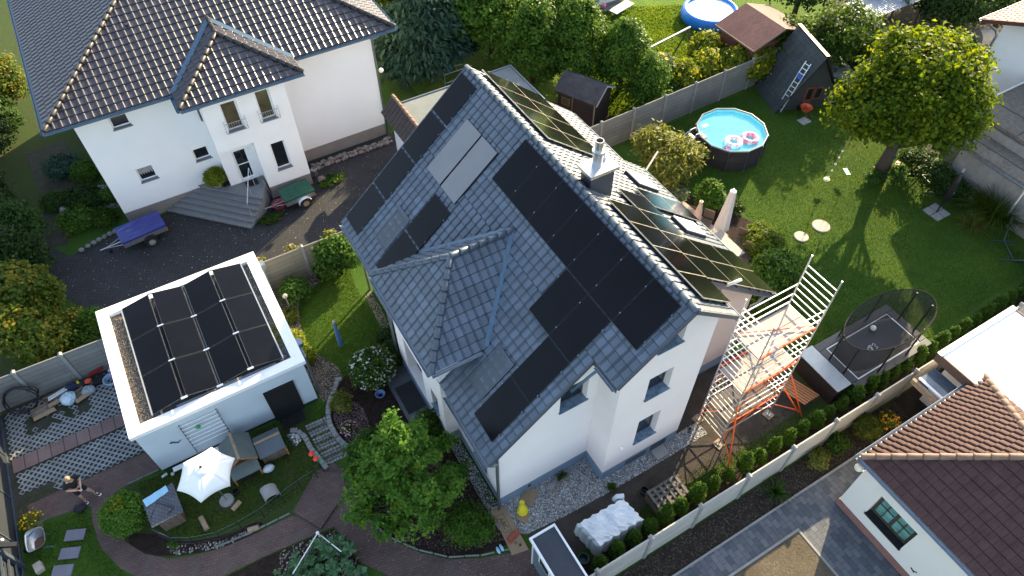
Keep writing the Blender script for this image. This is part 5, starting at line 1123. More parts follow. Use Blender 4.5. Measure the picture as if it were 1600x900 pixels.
for x in (8.9,9.65):
    for y in (-2.7,-1.3): part('leg', MB().box(x-.02,x+.02,y-.02,y+.02,.02,.70), M_metal, TB)
LP = thing('awning_post', 'thin pale pole jutting from the terrace roof edge near the willow bush', 'pole', (6.6,1.2,0)); part('bar', MB().beam((6.3,1.05,3.4),(8.2,2.15,3.55),.07,.07), M_terr, LP)
# north garden
SF = thing('swing_frame', 'timber swing frame with long top beam on the sunny north lawn', 'swing frame', (16.2,11,0))
part('beam', MB().tube([(14.43,10.75,2.0),(17.9,11.3,2.0)], .07, 8), M_metal, SF)
for (x, y) in ((14.5,10.76),(17.8,11.28)):
    for s in (-1,1): part('leg', MB().tube([(x,y,1.98),(x+.12*s,y+.85*s,0)], .05, 6), M_wood, SF)
P2 = thing('swimming_pool', 'round blue inflatable-ring pool with pale water at the top edge', 'pool', (22.1,14.0,0))
part('wall', MB().lathe([(1.75,0),(1.85,.3),(1.75,.62),(1.62,.72),(1.50,.68),(1.48,.60),(1.5,.1)], (22.1,14.0,0), 36), mat('bright_blue_vinyl', (.02,.22,.70), .4, var=.08), P2, smooth=True)
part('water', MB().lathe([(0,.56),(1.49,.56)], (22.1,14.0,0), 36), mat('pale_pool_water', (.55,.76,.82), .08, var=.05), P2)
LN = thing('sun_lounger', 'pale sun lounger on the sunny north lawn at the top edge', 'lounger', (17.7,17.4,0), RAD(15)); part('cushion', MB().box(-.9,.9,-.33,.33,.32,.40), M_wframe, LN, local=True, bevel=.03)
for x in (-.75,.75):
    for y in (-.28,.28): part('leg', MB().box(x-.02,x+.02,y-.02,y+.02,0,.32), M_wood, LN, local=True)
tag(part('ball', MB().ball((17.0,18.4,.2),.2,10,7), M_pk, smooth=True), 'pink ball beside the corner of the pale house at the top', 'ball')
RK = thing('climbing_frame', 'thin metal tube frame standing on the grass behind the roof ridge', 'frame', (4.9,15.8,0))
f_ = MB(); zz = 1.3; x0,x1,y0,y1 = 4.05,5.75,15.25,16.45
for z in (1.3,.75): f_.tube([(x0,y0,z),(x1,y0,z),(x1,y1,z),(x0,y1,z),(x0,y0,z)], .02, 5)
for x,y in ((x0,y0),(x1,y0),(x1,y1),(x0,y1)): f_.tube([(x,y,0),(x,y,1.3)], .02, 5)
for i in range(1,6): x = x0+(x1-x0)*i/6; f_.tube([(x,y0,1.3),(x,y1,1.3)], .014, 4)
part('tubes', f_, M_metal, RK)
# ================================================================== WEST AND SOUTH GARDEN OBJECTS
def wheel(parent, c, r, w, axis, tm=None, hub=None):
    c = Vector(c); ax = Vector(axis).normalized()
    t = part('wheel', MB().tube([c-ax*w/2, c-ax*w*.35, c+ax*w*.35, c+ax*w/2], [r*.86,r,r,r*.86], 22), tm or mat('tyre_rubber', (.015,.015,.016), .85), parent)
    part('rim', MB().tube([c-ax*(w/2+.012), c+ax*(w/2+.012)], r*.56, 14).tube([c-ax*(w/2+.02), c+ax*(w/2+.02)], r*.2, 8), hub or M_alu, t); return t
def trailer(name, lab, c, deg, L, Wd, zb, hb, cover, fender, hubm, drop=0.0):
    t = thing(name, lab, 'trailer', (c[0],c[1],0), RAD(deg))
    part('body', MB().box(-L/2,L/2,-Wd/2,Wd/2,zb,zb+.03).box(-L/2,L/2,-Wd/2,-Wd/2+.03,zb+.031,zb+hb).box(-L/2,L/2,Wd/2-.03,Wd/2,zb+.031,zb+hb).box(-L/2,-L/2+.03,-Wd/2+.031,Wd/2-.031,zb+.031,zb+hb).box(L/2-.03,L/2,-Wd/2+.031,Wd/2-.031,zb+.031,zb+hb), M_metal, t, local=True)
    cv = MB(); n = 8; x0, x1, y0, y1 = -L/2-.02, L/2+.02, -Wd/2-.02, Wd/2+.02; z = zb+hb
    rr = random.Random(5); gx = [[z+.03+(0 if i in (0,n) or j in (0,n) else rr.uniform(-.015,.012)-.02*math.sin(math.pi*i/n)*math.sin(math.pi*j/n)) for j in range(n+1)] for i in range(n+1)]
    base = len(cv.v)
    for i in range(n+1):
        for j in range(n+1): cv.v.append((x0+(x1-x0)*i/n, y0+(y1-y0)*j/n, gx[i][j]))
    for i in range(n):
        for j in range(n): a = base+i*(n+1)+j; cv.f.append((a,a+n+1,a+n+2,a+1))
    for (xa,ya,xb,yb) in ((x0,y0,x1,y0),(x1,y0,x1,y1),(x1,y1,x0,y1),(x0,y1,x0,y0)): cv.quad((xa,ya,z-.07),(xb,yb,z-.07),(xb,yb,z+.03),(xa,ya,z+.03))
    part('tarpaulin', cv, cover, t, local=True, smooth=False)
    for s in (-1,1):
        part_w = Vector((0.15,s*(Wd/2+.10),.27)); w_ = MB().tube([part_w-Vector((0,.07,0)), part_w+Vector((0,.07,0))], .27, 20)
        q = part('wheel', w_, mat('tyre_rubber', (.015,.015,.016), .85), t, local=True); part('rim', MB().tube([part_w-Vector((0,.085,0)), part_w+Vector((0,.085,0))], .15, 14).tube([part_w-Vector((0,.10,0)), part_w+Vector((0,.10,0))], .05, 8), hubm, q, local=True)
        fp = [(0.15+.33*math.cos(a), s*(Wd/2+.10), .27+.33*math.sin(a)) for a in [math.pi*k/8 for k in range(9)]]
        f = MB()
        for k in range(8): a, b = fp[k], fp[k+1]; f.quad((a[0],a[1]-.09,a[2]),(a[0],a[1]+.09,a[2]),(b[0],b[1]+.09,b[2]),(b[0],b[1]-.09,b[2]))
        part('mudguard', f, fender, t, local=True)
    part('drawbar', MB().tube([(-L/2+.1,-.3,zb),(-L/2-.75,0,zb-.02),(-L/2+.1,.3,zb)], .025, 6).tube([(-L/2,0,zb),(-L/2-.95,0,zb)], .025, 6), M_metal, t, local=True)
    part('jockey_wheel', MB().tube([(-L/2-.6,.1,.0),(-L/2-.6,.1,.5)], .022, 6).tube([(-L/2-.6,.06,.08),(-L/2-.6,.14,.08)], .08, 12), M_black, t, local=True)
    part('tail_light', MB().box(L/2,L/2+.03,-Wd/2+.02,-Wd/2+.16,zb-.02,zb+.06), M_orange, t, local=True)
    return t
M_blueT = mat('royal_blue_tarpaulin', (.030,.042,.26), .42, var=.18, scale=2, bump=.3, bscale=9)
M_greenT = mat('bottle_green_tarpaulin', (.006,.085,.050), .45, var=.2, scale=3, bump=.4, bscale=9)
trailer('trailer', 'small car trailer under a royal blue tarpaulin beside the white villa steps', (-13.02,12.42), 6, 1.95, 1.12, .42, .33, M_blueT, M_black, M_alu)
t2 = trailer('trailer', 'small car trailer with bottle green tarpaulin and white mudguards below the villa bay', (-6.02,11.20), 4, 1.45, .98, .38, .33, M_greenT, M_wframe, M_woodl)
tag(part('pole', MB().tube([(-7.05,11.75,.1),(-7.25,11.99,1.3)], .016, 5), M_metal), 'thin broom handle leaning on the villa wall beside the green trailer', 'pole')
tag(part('barrow_pan', MB().lathe([(.05,.22),(.26,.26),(.34,.45),(.32,.45),(.22,.28)], (-7.0,11.05,0), 12), mat('faded_crimson_paint', (.26,.025,.05), .5)), 'crimson barrow pan tucked between steps and green trailer', 'barrow')
tag(part('planter', MB().lathe([(.10,0),(.16,.02),(.20,.42),(.17,.43),(.14,.38),(0,.36)], (-4.72,12.55,0), 4), M_metal), 'grey square planter tub at the villa bay corner', 'planter')
tag(part('boulder', MB().ball((-4.55,11.95,.15), .22, 10, 7, (1,.8,.8), .12, random.Random(4)), mat('pink_granite', (.30,.20,.17), .8, var=.3)), 'rounded pinkish boulder beside the grey planter tub', 'boulder')
st = random.Random(11); cols = [mat('beige_fieldstone', (.27,.235,.20), .85, var=.25), mat('grey_fieldstone', (.24,.24,.25), .85, var=.25), mat('red_fieldstone', (.24,.16,.14), .85, var=.25)]
for i in range(46):
    x = -4.55+4.2*(i//2)/22+st.uniform(-.05,.05); y = 13.22-(i % 2)*.24+st.uniform(-.04,.04); r = st.uniform(.09,.16)
    tag(part('fieldstone', MB().ball((x,y,r*.6), r, 8, 5, (1,.85,.8), .16, st), cols[i % 3]), ['beige','grey','reddish'][i % 3]+' rounded fieldstone in the edging strip along the right villa wall', 'stone', 'fieldstones edging the villa wall')
for i in range(7):
    x, y = [(-14.19,13.54),(-14.43,13.50),(-14.68,13.44),(-14.93,13.37),(-15.18,13.30),(-15.74,13.10),(-15.45,13.20)][i]
    tag(part('edge_stone', MB().ball((x,y,.08), .13, 8, 5, (1,.8,.8), .14, st), cols[1]), ['edging stone nearest the blue trailer drawbar','second edging stone left of the blue trailer','third edging stone, closest to the villa corner bushes','fourth edging stone from the villa corner bushes','fifth edging stone by the spreading green shrub','edging stone nearest the garden path','sixth edging stone between spreading shrub and driveway'][i], 'stone', 'edging stones left of the blue trailer')
tag(part('garden_stone', MB().ball((-15.95,16.1,.2), .24, 12, 8, (1,.9,.85), .05, st), M_conc, smooth=True), 'round pale boulder between dark bushes west of the villa', 'boulder')
PT = thing('potted_plant', 'round yellow-green potted grass plant on top of the villa steps', 'potted plant', (-9.15,13.22,.87)); part('pot', MB().lathe([(.12,0),(.2,.02),(.24,.35),(.2,.35)], (-9.15,13.22,.87), 14), M_conc, PT)

# --- hutches, kennel, parasol, drying rack, fence in the yard
M_gfelt = mat('green_grey_felt', (.13,.16,.15), .85, var=.1, scale=3, bump=.5, bscale=140)
HU = thing('hutch', 'timber rabbit hutch with green felt gable roof against the garage wall', 'hutch', (-12.4,-.95,0))
part('body', MB().box(-12.85,-11.95,-1.35,-.40,.10,.72), M_wood, HU)
part('roof', MB().extr([(-12.98,-1.45,.74),(-12.42,-1.45,1.16),(-11.86,-1.45,.74),(-11.86,-1.45,.78),(-12.42,-1.45,1.21),(-12.98,-1.45,.78)], (0,1.12,0)), M_gfelt, HU)
part('ridge_board', MB().box(-12.47,-12.37,-1.47,-.31,1.205,1.23), M_woodl, HU); part('front_board', MB().extr([(-12.98,-1.475,.70),(-12.42,-1.475,1.12),(-11.86,-1.475,.70),(-11.86,-1.475,.78),(-12.42,-1.475,1.21),(-12.98,-1.475,.78)], (0,.02,0)), M_woodo, HU)
part('lean_to_roof', MB().extr([(-12.92,-1.36,.66),(-12.92,-1.78,.46),(-12.92,-1.78,.49),(-12.92,-1.36,.69)], (1.0,0,0)), M_gfelt, HU); part('leg', MB().box(-12.9,-12.85,-1.76,-1.71,0,.47), M_woodo, HU); part('leg', MB().box(-11.99,-11.94,-1.76,-1.71,0,.47), M_woodo, HU)
part('mesh_front', MB().box(-12.7,-12.1,-1.73,-1.72,.12,.40), M_black, HU)
RU = thing('rabbit_run', 'low timber rabbit run with grey felt roof right of the hutch', 'hutch', (-11.4,-1.0,0))
part('roof', MB().extr([(-11.83,-1.50,.58),(-11.83,-.98,.82),(-11.83,-.60,.66),(-11.83,-.60,.69),(-11.83,-.98,.86),(-11.83,-1.50,.61)], (.95,0,0)), mat('blue_grey_felt', (.11,.135,.155), .85, bump=.5, bscale=140), RU)
part('ridge_board', MB().box(-11.83,-10.88,-1.03,-.93,.862,.885), M_woodl, RU); part('body', MB().box(-11.78,-10.92,-1.44,-.66,.05,.56), M_wood, RU)
part('post', MB().box(-10.93,-10.87,-1.5,-1.44,0,.60), M_woodo, RU)
tag(part('sack', MB().ball((-11.72,-1.72,.16), .22, 10, 7, (1,.7,.7), .08, st), mat('pale_plastic_sack', (.42,.47,.52), .4), smooth=True), 'pale grey plastic sack in front of the rabbit run', 'sack')
KE = thing('kennel', 'small dog kennel with dark diamond shingle roof and a light blue towel', 'kennel', (-15.15,-1.7,0))
part('body', MB().box(-15.5,-14.8,-2.1,-1.3,0,.70), M_wood, KE)
part('roof', MB().extr([(-15.66,-2.25,.86),(-14.62,-2.22,.86),(-14.66,-1.08,1.0),(-15.70,-1.25,1.0)], (0,0,.045)), brickmat('diamond_shingles', (.13,.14,.17), (.18,.19,.22), (.05,.055,.07), .11, .11, .008, rot=RAD(45), bump=.6), KE)
part('roof_bar', MB().tube([(-15.62,-1.95,.95),(-15.3,-1.5,1.0),(-14.85,-1.95,.96),(-15.05,-2.05,.95)], .014, 5), M_black, KE)
tw = MB(); n=8
for i in range(n):
    for (a, b) in (((i)/n,(i+1)/n),): 
        zf = lambda f: 1.065+.012*math.sin(f*14)
        tw.quad((-15.62+.78*a,-1.52+.20*a,zf(a)-.02),(-15.62+.78*b,-1.52+.20*b,zf(b)-.02),(-15.68+.80*b,-1.22+.14*b,zf(b)),(-15.68+.80*a,-1.22+.14*a,zf(a)))
q = part('towel', tw, mat('light_blue_towel', (.28,.52,.68), .9, var=.06)); tag(q, 'light blue towel laid over the top of the kennel roof', 'towel')
sm = q.modifiers.new('thick', 'SOLIDIFY'); sm.thickness = .012
UM = thing('parasol', 'open white six-sided parasol in the yard beside the garage wall', 'parasol', (-13.30,-2.02,0))
cpts = [(-12.57,-2.01),(-12.93,-1.42),(-13.72,-1.28),(-14.22,-2.02),(-14.18,-2.32),(-13.31,-3.10)]
cen = Vector((-13.38,-2.06,2.62)); cpts = [(cen.x+.98*math.cos(RAD(a)), cen.y+.98*math.sin(RAD(a))) for a in (5,65,125,185,245,305)]
cm = MB()
for i in range(6):
    a = Vector((*cpts[i],2.16)); b = Vector((*cpts[(i+1)%6],2.16)); n_ = 6
    grid = []
    for r in range(n_+1):
        f = r/n_; row = []
        for s in range(n_+1):
            g_ = s/n_; e = a.lerp(b, g_); p = cen.lerp(e, f); sag = .07*f*math.sin(math.pi*g_)
            p.z += .10*math.sin(math.pi*f)+ sag*.6; p = p+(cen-Vector((p.x,p.y,cen.z)))*(sag*.9); row.append(p)
        grid.append(row)
    k = len(cm.v); cm.v += [tuple(p) for row in grid for p in row]
    for r in range(n_):
        for s in range(n_): v = k+r*(n_+1)+s; cm.f.append((v, v+n_+1, v+n_+2, v+1))
cn = part('canopy', cm, mat('white_canvas', (.80,.80,.78), .9, var=.02), UM, smooth=True); sm = cn.modifiers.new('thick', 'SOLIDIFY'); sm.thickness = .006
vt = MB(); vt.lathe([(.26,2.60),(.20,2.66),(.05,2.70)], (cen.x,cen.y,0), 12); part('vent', vt, mat('white_canvas', (.80,.80,.78)), UM); part('finial', MB().lathe([(.04,2.70),(.045,2.74),(.0,2.77)], (cen.x,cen.y,0), 10), M_black, UM)
part('pole', MB().tube([(cen.x,cen.y,0),(cen.x,cen.y,2.65)], .022, 8), M_metal, UM); rb = MB()
for c in cpts: rb.tube([(cen.x,cen.y,2.56),(c[0],c[1],2.13)], .010, 4)
part('rib', rb, M_metal, UM); part('base', MB().lathe([(0,.08),(.24,.07),(.27,0)], (cen.x,cen.y,0), 14), M_conc, UM)
DR = thing('drying_rack', 'wall-mounted metal clothes drying rack on the garage side wall', 'drying rack', (-13.1,.1,0))
for x in (-13.72,-12.44): part('rail', MB().beam((x,.13,2.26),(x,.02,.35),.045,.03), M_metal, DR)
rr_ = MB()
for i in range(7): z = 2.2-i*.22; rr_.tube([(-13.72,.09-.01*i,z),(-12.44,.09-.01*i,z)], .011, 4)
part('bar', rr_, M_wframe, DR)
tag(part('peg_holder', MB().ball((-13.2,.02,1.85),.10,7,5,(1,.4,1),.3,st), mat('bright_green_plastic', (.04,.42,.10), .5)), 'bright green plastic hanger on the garage drying rack', 'hanger')
tag(part('board', MB().box(-14.7,-13.68,-.16,.02,.18,.22).box(-13.66,-12.6,-.14,.04,.18,.22), M_wframe), 'white boards lying along the foot of the garage wall', 'board')
tag(part('bottles', MB().tube([(-15.15,-.05,.06),(-14.95,-.0,.06)], .05, 7).ball((-14.78,-.12,.07),.07,8,6).tube([(-14.7,.0,.05),(-14.6,.12,.05)], .03, 6), mat('pale_plastic', (.45,.5,.52), .4)), 'pale plastic bottles lying at the left corner of the garage', 'bottle')
hp = MB(); n=10
for i in range(n):
    a, b = math.pi*i/n, math.pi*(i+1)/n; r = .29
    def pt(t, y): return (-11.97+r*math.cos(t)*.98+(y+2.6)*-.12, y, .02+r*.95*math.sin(t))
    hp.quad(pt(a,-2.35), pt(b,-2.35), pt(b,-2.85), pt(a,-2.85))
hpo = part('half_round_shelter', hp, M_conc); tag(hpo, 'half-round grey wooden shelter on the yard grass', 'pet shelter'); sm = hpo.modifiers.new('thick', 'SOLIDIFY'); sm.thickness = .025
for i, (a, b, lab) in enumerate((((-13.30,-2.55,.1),(-12.98,-2.38,.1),'short pale log on the yard grass below the hutch'),((-14.32,-2.25,.09),(-14.25,-2.78,.09),'split pale log lying upright to the kennel on the yard grass'),((-13.05,-3.52,.09),(-12.70,-3.60,.09),'whitish log at the lower edge of the yard fence'))):
    tag(part('log', MB().tube([a, b], .09, 9), M_woodl), lab, 'log')
tag(part('flowerpot', MB().lathe([(.10,0),(.13,.16),(.11,.16)], (-13.0,-1.95,0), 10), M_black), 'small black and white pot by the hutch', 'pot')
YF = thing('wire_fence', 'low dark wire fence curving round the rabbit yard', 'fence', (-12,-3.3,0))
fp = [(-10.05,-2.72),(-10.32,-2.92),(-10.95,-3.0),(-11.65,-3.15),(-12.42,-3.33),(-13.2,-3.39),(-13.9,-3.38),(-14.7,-3.12),(-15.25,-2.8),(-15.72,-2.2)]
for x, y in fp: part('fence_post', MB().tube([(x,y,0),(x,y,.78)], .015, 5), M_black, YF)
wm_ = MB()
for z in (.2,.47,.74): wm_.tube([(x,y,z) for x,y in fp], .003 if z < .7 else .009, 4)
part('wire', wm_, M_dframe, YF)
for lab, x, y in (('upper red metal flower ornament by the cobbled steps', -10.17,-2.32), ('lower red metal flower ornament by the cobbled steps', -10.10,-2.58)):
    FL = thing('flower_ornament', lab, 'ornament', (x,y,0)); part('stem', MB().tube([(x,y,0),(x,y,.8)], .010, 4), M_black, FL)
    part('flower', MB().lathe([(0,.84),(.06,.85),(.11,.80),(.05,.79)], (x,y,0), 10), mat('signal_red_enamel', (.70,.035,.02), .35), FL); part('leaf', MB().lathe([(0,.72),(.09,.72),(.06,.69)], (x+.09,y-.10,0), 8), mat('enamel_green', (.01,.30,.13), .4), FL)
# --- setts: curved kerb lines and the stepped cobble slope
setm = [mat('granite_sett_light', (.27,.28,.27), .85, var=.2, bump=.5, bscale=40), mat('granite_sett_dark', (.20,.21,.21), .85, var=.2, bump=.5, bscale=40)]
def setts(name, line, s, m=setm[0], w_=None, h=.12):
    mb = MB(); pts = [Vector((*p,0)) for p in line]; acc = 0
    for a, b in zip(pts, pts[1:]):
        d = b-a; n = max(1, round(d.length/s)); u = d.normalized(); v = Vector((-u.y,u.x,0))
        for i in range(n):
            c = a+d*(i+.5)/n; j = st.uniform(.88,.96); mb.obox((c.x+st.uniform(-.008,.008),c.y+st.uniform(-.008,.008),h/2-.02+st.uniform(-.012,.012)), u, v, (0,0,1), d.length/n/2*j, (w_ or s)/2*j, h/2)
    o = part(name, mb, m); o['kind'] = 'structure'
    bv = o.modifiers.new('bevel', 'BEVEL'); bv.width = .018; bv.segments = 1; return o
setts('sett_kerb', smooth_poly([(-8.05,.5),(-8.5,.15),(-8.9,-.3),(-9.12,-.9),(-9.15,-1.5),(-8.98,-2.2),(-8.75,-2.5),(-8.6,-2.7)],3)[:22], .20, setm[0], .20, .16)
setts('sett_kerb', [(-10.55,-.62),(-10.3,-.75),(-10.15,-1.2),(-10.12,-1.7),(-10.0,-2.3),(-9.9,-2.75)], .20, setm[0], .20, .16)
for r in range(6):
    for k in range(2): setts('cobble_row', [(-10.0+.02*r,-.72-r*.34-k*.12),(-9.2+.035*r,-.74-r*.34-k*.12)], .115, setm[(r+k) % 2], .11, .06+.004*(6-r))
pebbles('gravel', [(-10.0,-.75),(-9.15,-.75),(-9.0,-2.6),(-9.9,-2.7)], 900, .022, P_rose, 31, .004)
pebbles('cobble_heap', [(-10.75,-.7),(-10.35,-.6),(-10.3,-1.2),(-10.6,-1.3)], 60, .08, P_white, 32, .03, .8)
pebbles('river_stones', [(-10.95,-4.9),(-10.45,-4.95),(-10.3,-6.4),(-12,-7.2),(-12.9,-6.4),(-12.4,-4.75)], 520, .05, pebmat('river_stones', (.08,.07,.06), (.20,.17,.15), (.42,.38,.34)), 33, .01, .8)
pebbles('river_stones', [(-15.6,-2.6),(-14.9,-3.0),(-13.9,-3.4),(-13,-3.5),(-13,-3.66),(-14.1,-3.58),(-15.5,-3.05)], 140, .05, pebmat('bed_stones', (.08,.07,.06), (.17,.15,.14), (.36,.34,.32)), 34, .01, .8)
setts('path_edge', [(-11.6,-3.63),(-12.9,-3.63),(-14.1,-3.52)], .4, setm[1], .06, .10)
setts('bed_edge', [(-9.25,-5.3),(-9.05,-6.05),(-8.3,-7.05),(-7.55,-7.75),(-6.6,-8.25),(-5.6,-8.58)], .5, setm[1], .06, .08)
setts('bed_edge', [(-5.62,-7.85),(-5.62,-7.0),(-5.62,-6.0),(-5.62,-5.0),(-5.62,-4.1)], .5, setm[1], .05, .08)
setts('path_edge', [(-16.3,.33),(-15.15,.33)], .5, setm[1], .05, .07)
# --- left corner
for i, (c, lab) in enumerate((((-18.2,-.67),'upper of three grey slabs in the grass by the wheelbarrow'),((-18.46,-1.23),'middle of three grey slabs in the grass by the wheelbarrow'),((-18.76,-1.72),'lower of three grey slabs at the bottom left edge'))):
    tag(part('stepping_slab', MB().obox((c[0],c[1],.03),(1,-.45,0),(.45,1,0),(0,0,1),.32,.19,.03), mat('slate_slab', (.19,.19,.235), .7, var=.08, scale=4)), lab, 'slab')
WB = thing('wheelbarrow', 'old galvanised wheelbarrow with rusty pan in the bottom left corner', 'wheelbarrow', (-19.2,-.48,0))
wbm = MB(); rings = [(.30,.40,.56),(.27,.36,.50),(.16,.24,.28),(0.001,0.001,.27)]; k0 = len(wbm.v)
for (a, b, z) in rings:
    for q in range(16):
        t = 2*math.pi*q/16; cx_, cy_ = math.cos(t), math.sin(t); e_ = .55
        wbm.v.append((-19.2+a*math.copysign(abs(cx_)**e_, cx_), -.45+b*math.copysign(abs(cy_)**e_, cy_)*(1-.15*cx_), z))
for r in range(3):
    for q in range(16): i0 = k0+r*16+q; i1 = k0+r*16+(q+1) % 16; wbm.f.append((i0,i1,i1+16,i0+16))
pn = part('pan', wbm, M_metal, WB, smooth=True); sm = pn.modifiers.new('thick', 'SOLIDIFY'); sm.thickness = .01
part('rust_load', MB().ball((-19.18,-.5,.30), .17, 10, 5, (1,1.2,.18), .15, st), M_rust, WB)
part('handle', MB().tube([(-19.42,-.2,.45),(-19.0,.05,.50),(-18.75,.12,.52)], .018, 5).tube([(-19.05,-.85,.42),(-18.78,-.95,.5),(-18.7,-1.05,.5)], .018, 5), mat('green_painted_tube', (.05,.12,.10), .5), WB)
part('leg', MB().tube([(-19.0,-.25,.30),(-18.92,-.22,0)], .016, 5).tube([(-19.0,-.75,.30),(-18.92,-.72,0)], .016, 5), mat('green_painted_tube', (.05,.12,.10)), WB)
part('wheel', MB().tube([(-19.55,-.53,.18),(-19.55,-.45,.18)], .18, 14), M_black, WB)
tag(part('paver_stack', MB().obox((-19.4,-1.25,.09),(1,.2,0),(-.2,1,0),(0,0,1),.12,.18,.09), M_terr), 'pale sandstone block below the wheelbarrow', 'block')
BG = thing('tool_bag', 'dark grey tool bag on the ground beside the standing man', 'bag', (-17.85,.18,0))
part('body', MB().ball((-17.85,.18,.14), .22, 12, 8, (1,.7,.65)), mat('dark_fabric', (.02,.022,.03), .8), BG, smooth=True); part('handle', MB().tube([(-17.98,.2,.25),(-17.9,.2,.38),(-17.75,.18,.36),(-17.68,.15,.22)], .014, 5), M_black, BG)
# --- heap by the grey fence
HC = thing('cable_coil', 'large loose coil of black hose standing against the grey fence', 'hose', (-18.85,5.45,0)); hc = []
for i in range(90):
    a = i/90*2*math.pi*3.2; r = .56+.10*math.sin(i*.21)+.03*math.sin(i*.9); hc.append((-18.85+r*math.cos(a)*.98+.03*math.sin(i), 5.50+.16*math.sin(a)-.0015*i, .58+r*math.sin(a)*.95+.02*math.cos(i*.7)))
part('hose', MB().tube([(x,y,max(z,.03)) for x,y,z in hc], .026, 6), M_black, HC, smooth=True)
def openbox(lab, c, deg, l, w__, h, flap=True, m=M_card):
    t = thing('cardboard_box', lab, 'box', (c[0],c[1],0), RAD(deg)); b = MB()
    b.box(-l,l,-w__,w__,.005,.012).box(-l,l,-w__,-w__+.008,.013,h).box(-l,l,w__-.008,w__,.013,h).box(-l,-l+.008,-w__+.009,w__-.009,.013,h).box(l-.008,l,-w__+.009,w__-.009,.013,h); part('body', b, m, t, local=True)
    if flap: part('flap', MB().extr([(-l,-w__,h),(l,-w__,h),(l+.03,-w__-.14,h-.08),(-l-.02,-w__-.13,h-.06)], (0,0,.006)), m, t, local=True)
    return t
openbox('open cardboard box under the black hose coil', (-18.45,5.05), 8, .38, .20, .16); openbox('long cardboard box holding white profiles beside the hose', (-17.85,5.38), 12, .42, .20, .20)
openbox('cardboard box with flaps right of the white plastic bag', (-17.1,5.02), 20, .26, .20, .22)
tag(part('profile_bundle', MB().beam((-18.15,5.25,.24),(-17.45,5.42,.24),.05,.05).beam((-18.15,5.35,.24),(-17.45,5.52,.24),.05,.05), M_wframe), 'white metal profiles lying in the long cardboard box', 'profiles')
def blob(name, lab, cat, c, r, sq, m, j=.16, sd=1): tag(part(name, MB().ball(c, r, 14, 9, sq, j, random.Random(sd)), m), lab, cat)
blob('plastic_bag', 'crumpled white and blue plastic bag between the cardboard boxes', 'bag', (-17.5,5.0,.2), .27, (1,1.1,.75), mat('pale_blue_bag', (.50,.62,.70), .35, var=.15), .14, 3)
blob('plastic_bag', 'clear grey plastic bag right of the cardboard boxes', 'bag', (-16.75,5.02,.17), .25, (1,.85,.65), mat('clear_grey_bag', (.36,.40,.44), .3, var=.2), .12, 4)
blob('bag', 'dark blue bag against the grey fence behind the cardboard boxes', 'bag', (-17.3,5.5,.16), .22, (1.3,.7,.7), mat('navy_fabric', (.025,.035,.09), .8), .14, 5)
blob('cloth', 'small red-orange cloth on the pile by the grey fence', 'cloth', (-16.68,5.40,.26), .12, (1,1,.5), mat('red_orange_cloth', (.70,.09,.04), .8), .2, 6)
blob('bag', 'dark grey tool bag in the pile near the red cloth', 'bag', (-16.95,5.48,.15), .20, (1.2,.8,.7), mat('dark_fabric', (.02,.022,.03)), .15, 7)
tag(part('jack', MB().beam((-16.6,5.62,.25),(-16.05,5.70,.32),.10,.10), mat('deep_red_paint', (.30,.02,.02), .4)), 'long deep red tool lying on the pile by the garage', 'tool')
tag(part('crate', MB().box(-16.55,-16.1,5.15,5.5,0,.18), M_black), 'black plastic crate between the red tool and hose roll', 'crate')
tag(part('yellow_tape', MB().tube([(-17.02,5.52,.32),(-17.0,5.42,.34)], .05, 8), mat('yellow_plastic', (.65,.45,.03), .5)), 'small yellow roll on the pile by the grey fence', 'roll')
hr_ = MB()
for k in range(4): hr_.tube([(-15.92+(.20+.02*k)*math.cos(a), 5.08+(.20+.02*k)*math.sin(a), .06+.05*k) for a in [2*math.pi*q/20 for q in range(21)]], .03, 6)
tag(part('hose_roll', hr_, mat('pale_blue_hose', (.28,.38,.52), .4)), 'roll of pale blue hose beside the left garage wall', 'hose')
blob('plastic_bag', 'small lilac and white bag tucked by the garage corner', 'bag', (-15.75,5.5,.2), .18, (1,.8,.8), mat('lilac_bag', (.42,.38,.52), .4), .15, 8)
# --- small west lawn
GP = thing('garden_umbrella', 'slim closed blue parasol planted in the small west lawn', 'parasol', (-7.45,2.05,0)); part('pole', MB().tube([(-7.45,2.05,0),(-7.45,2.05,1.75)], .015, 6), M_metal, GP)
part('canopy', MB().tube([(-7.45,2.05,.15),(-7.45,2.05,.5),(-7.45,2.05,1.2),(-7.45,2.05,1.65)], [.10,.11,.08,.05], 8), mat('faded_blue_canvas', (.085,.20,.42), .85, var=.1, scale=9), GP); part('top', MB().tube([(-7.45,2.05,1.65),(-7.45,2.05,1.76)], .055, 8), M_terr, GP)
BN = thing('bench', 'dark wooden bench half hidden by the shrub at the beige fence', 'bench', (-6.45,5.85,0)); part('seat', MB().obox((-6.45,5.85,.40),(1,.15,0),(-.15,1,0),(0,0,1),.6,.22,.02), M_black, BN); part('backrest', MB().obox((-6.5,6.1,.62),(1,.15,0),(-.15,1,0),(0,0,1),.6,.02,.16), M_black, BN)
for x in (-6.95,-5.95): part('leg', MB().box(x-.03,x+.03,5.7,5.95,0,.38), M_black, BN)
tag(part('lantern', MB().ball((-8.62,5.0,.9),.11,10,7).tube([(-8.62,5.0,0),(-8.62,5.0,.8)],.02,5), M_terr), 'round pale garden lantern beside the garage corner', 'lantern')
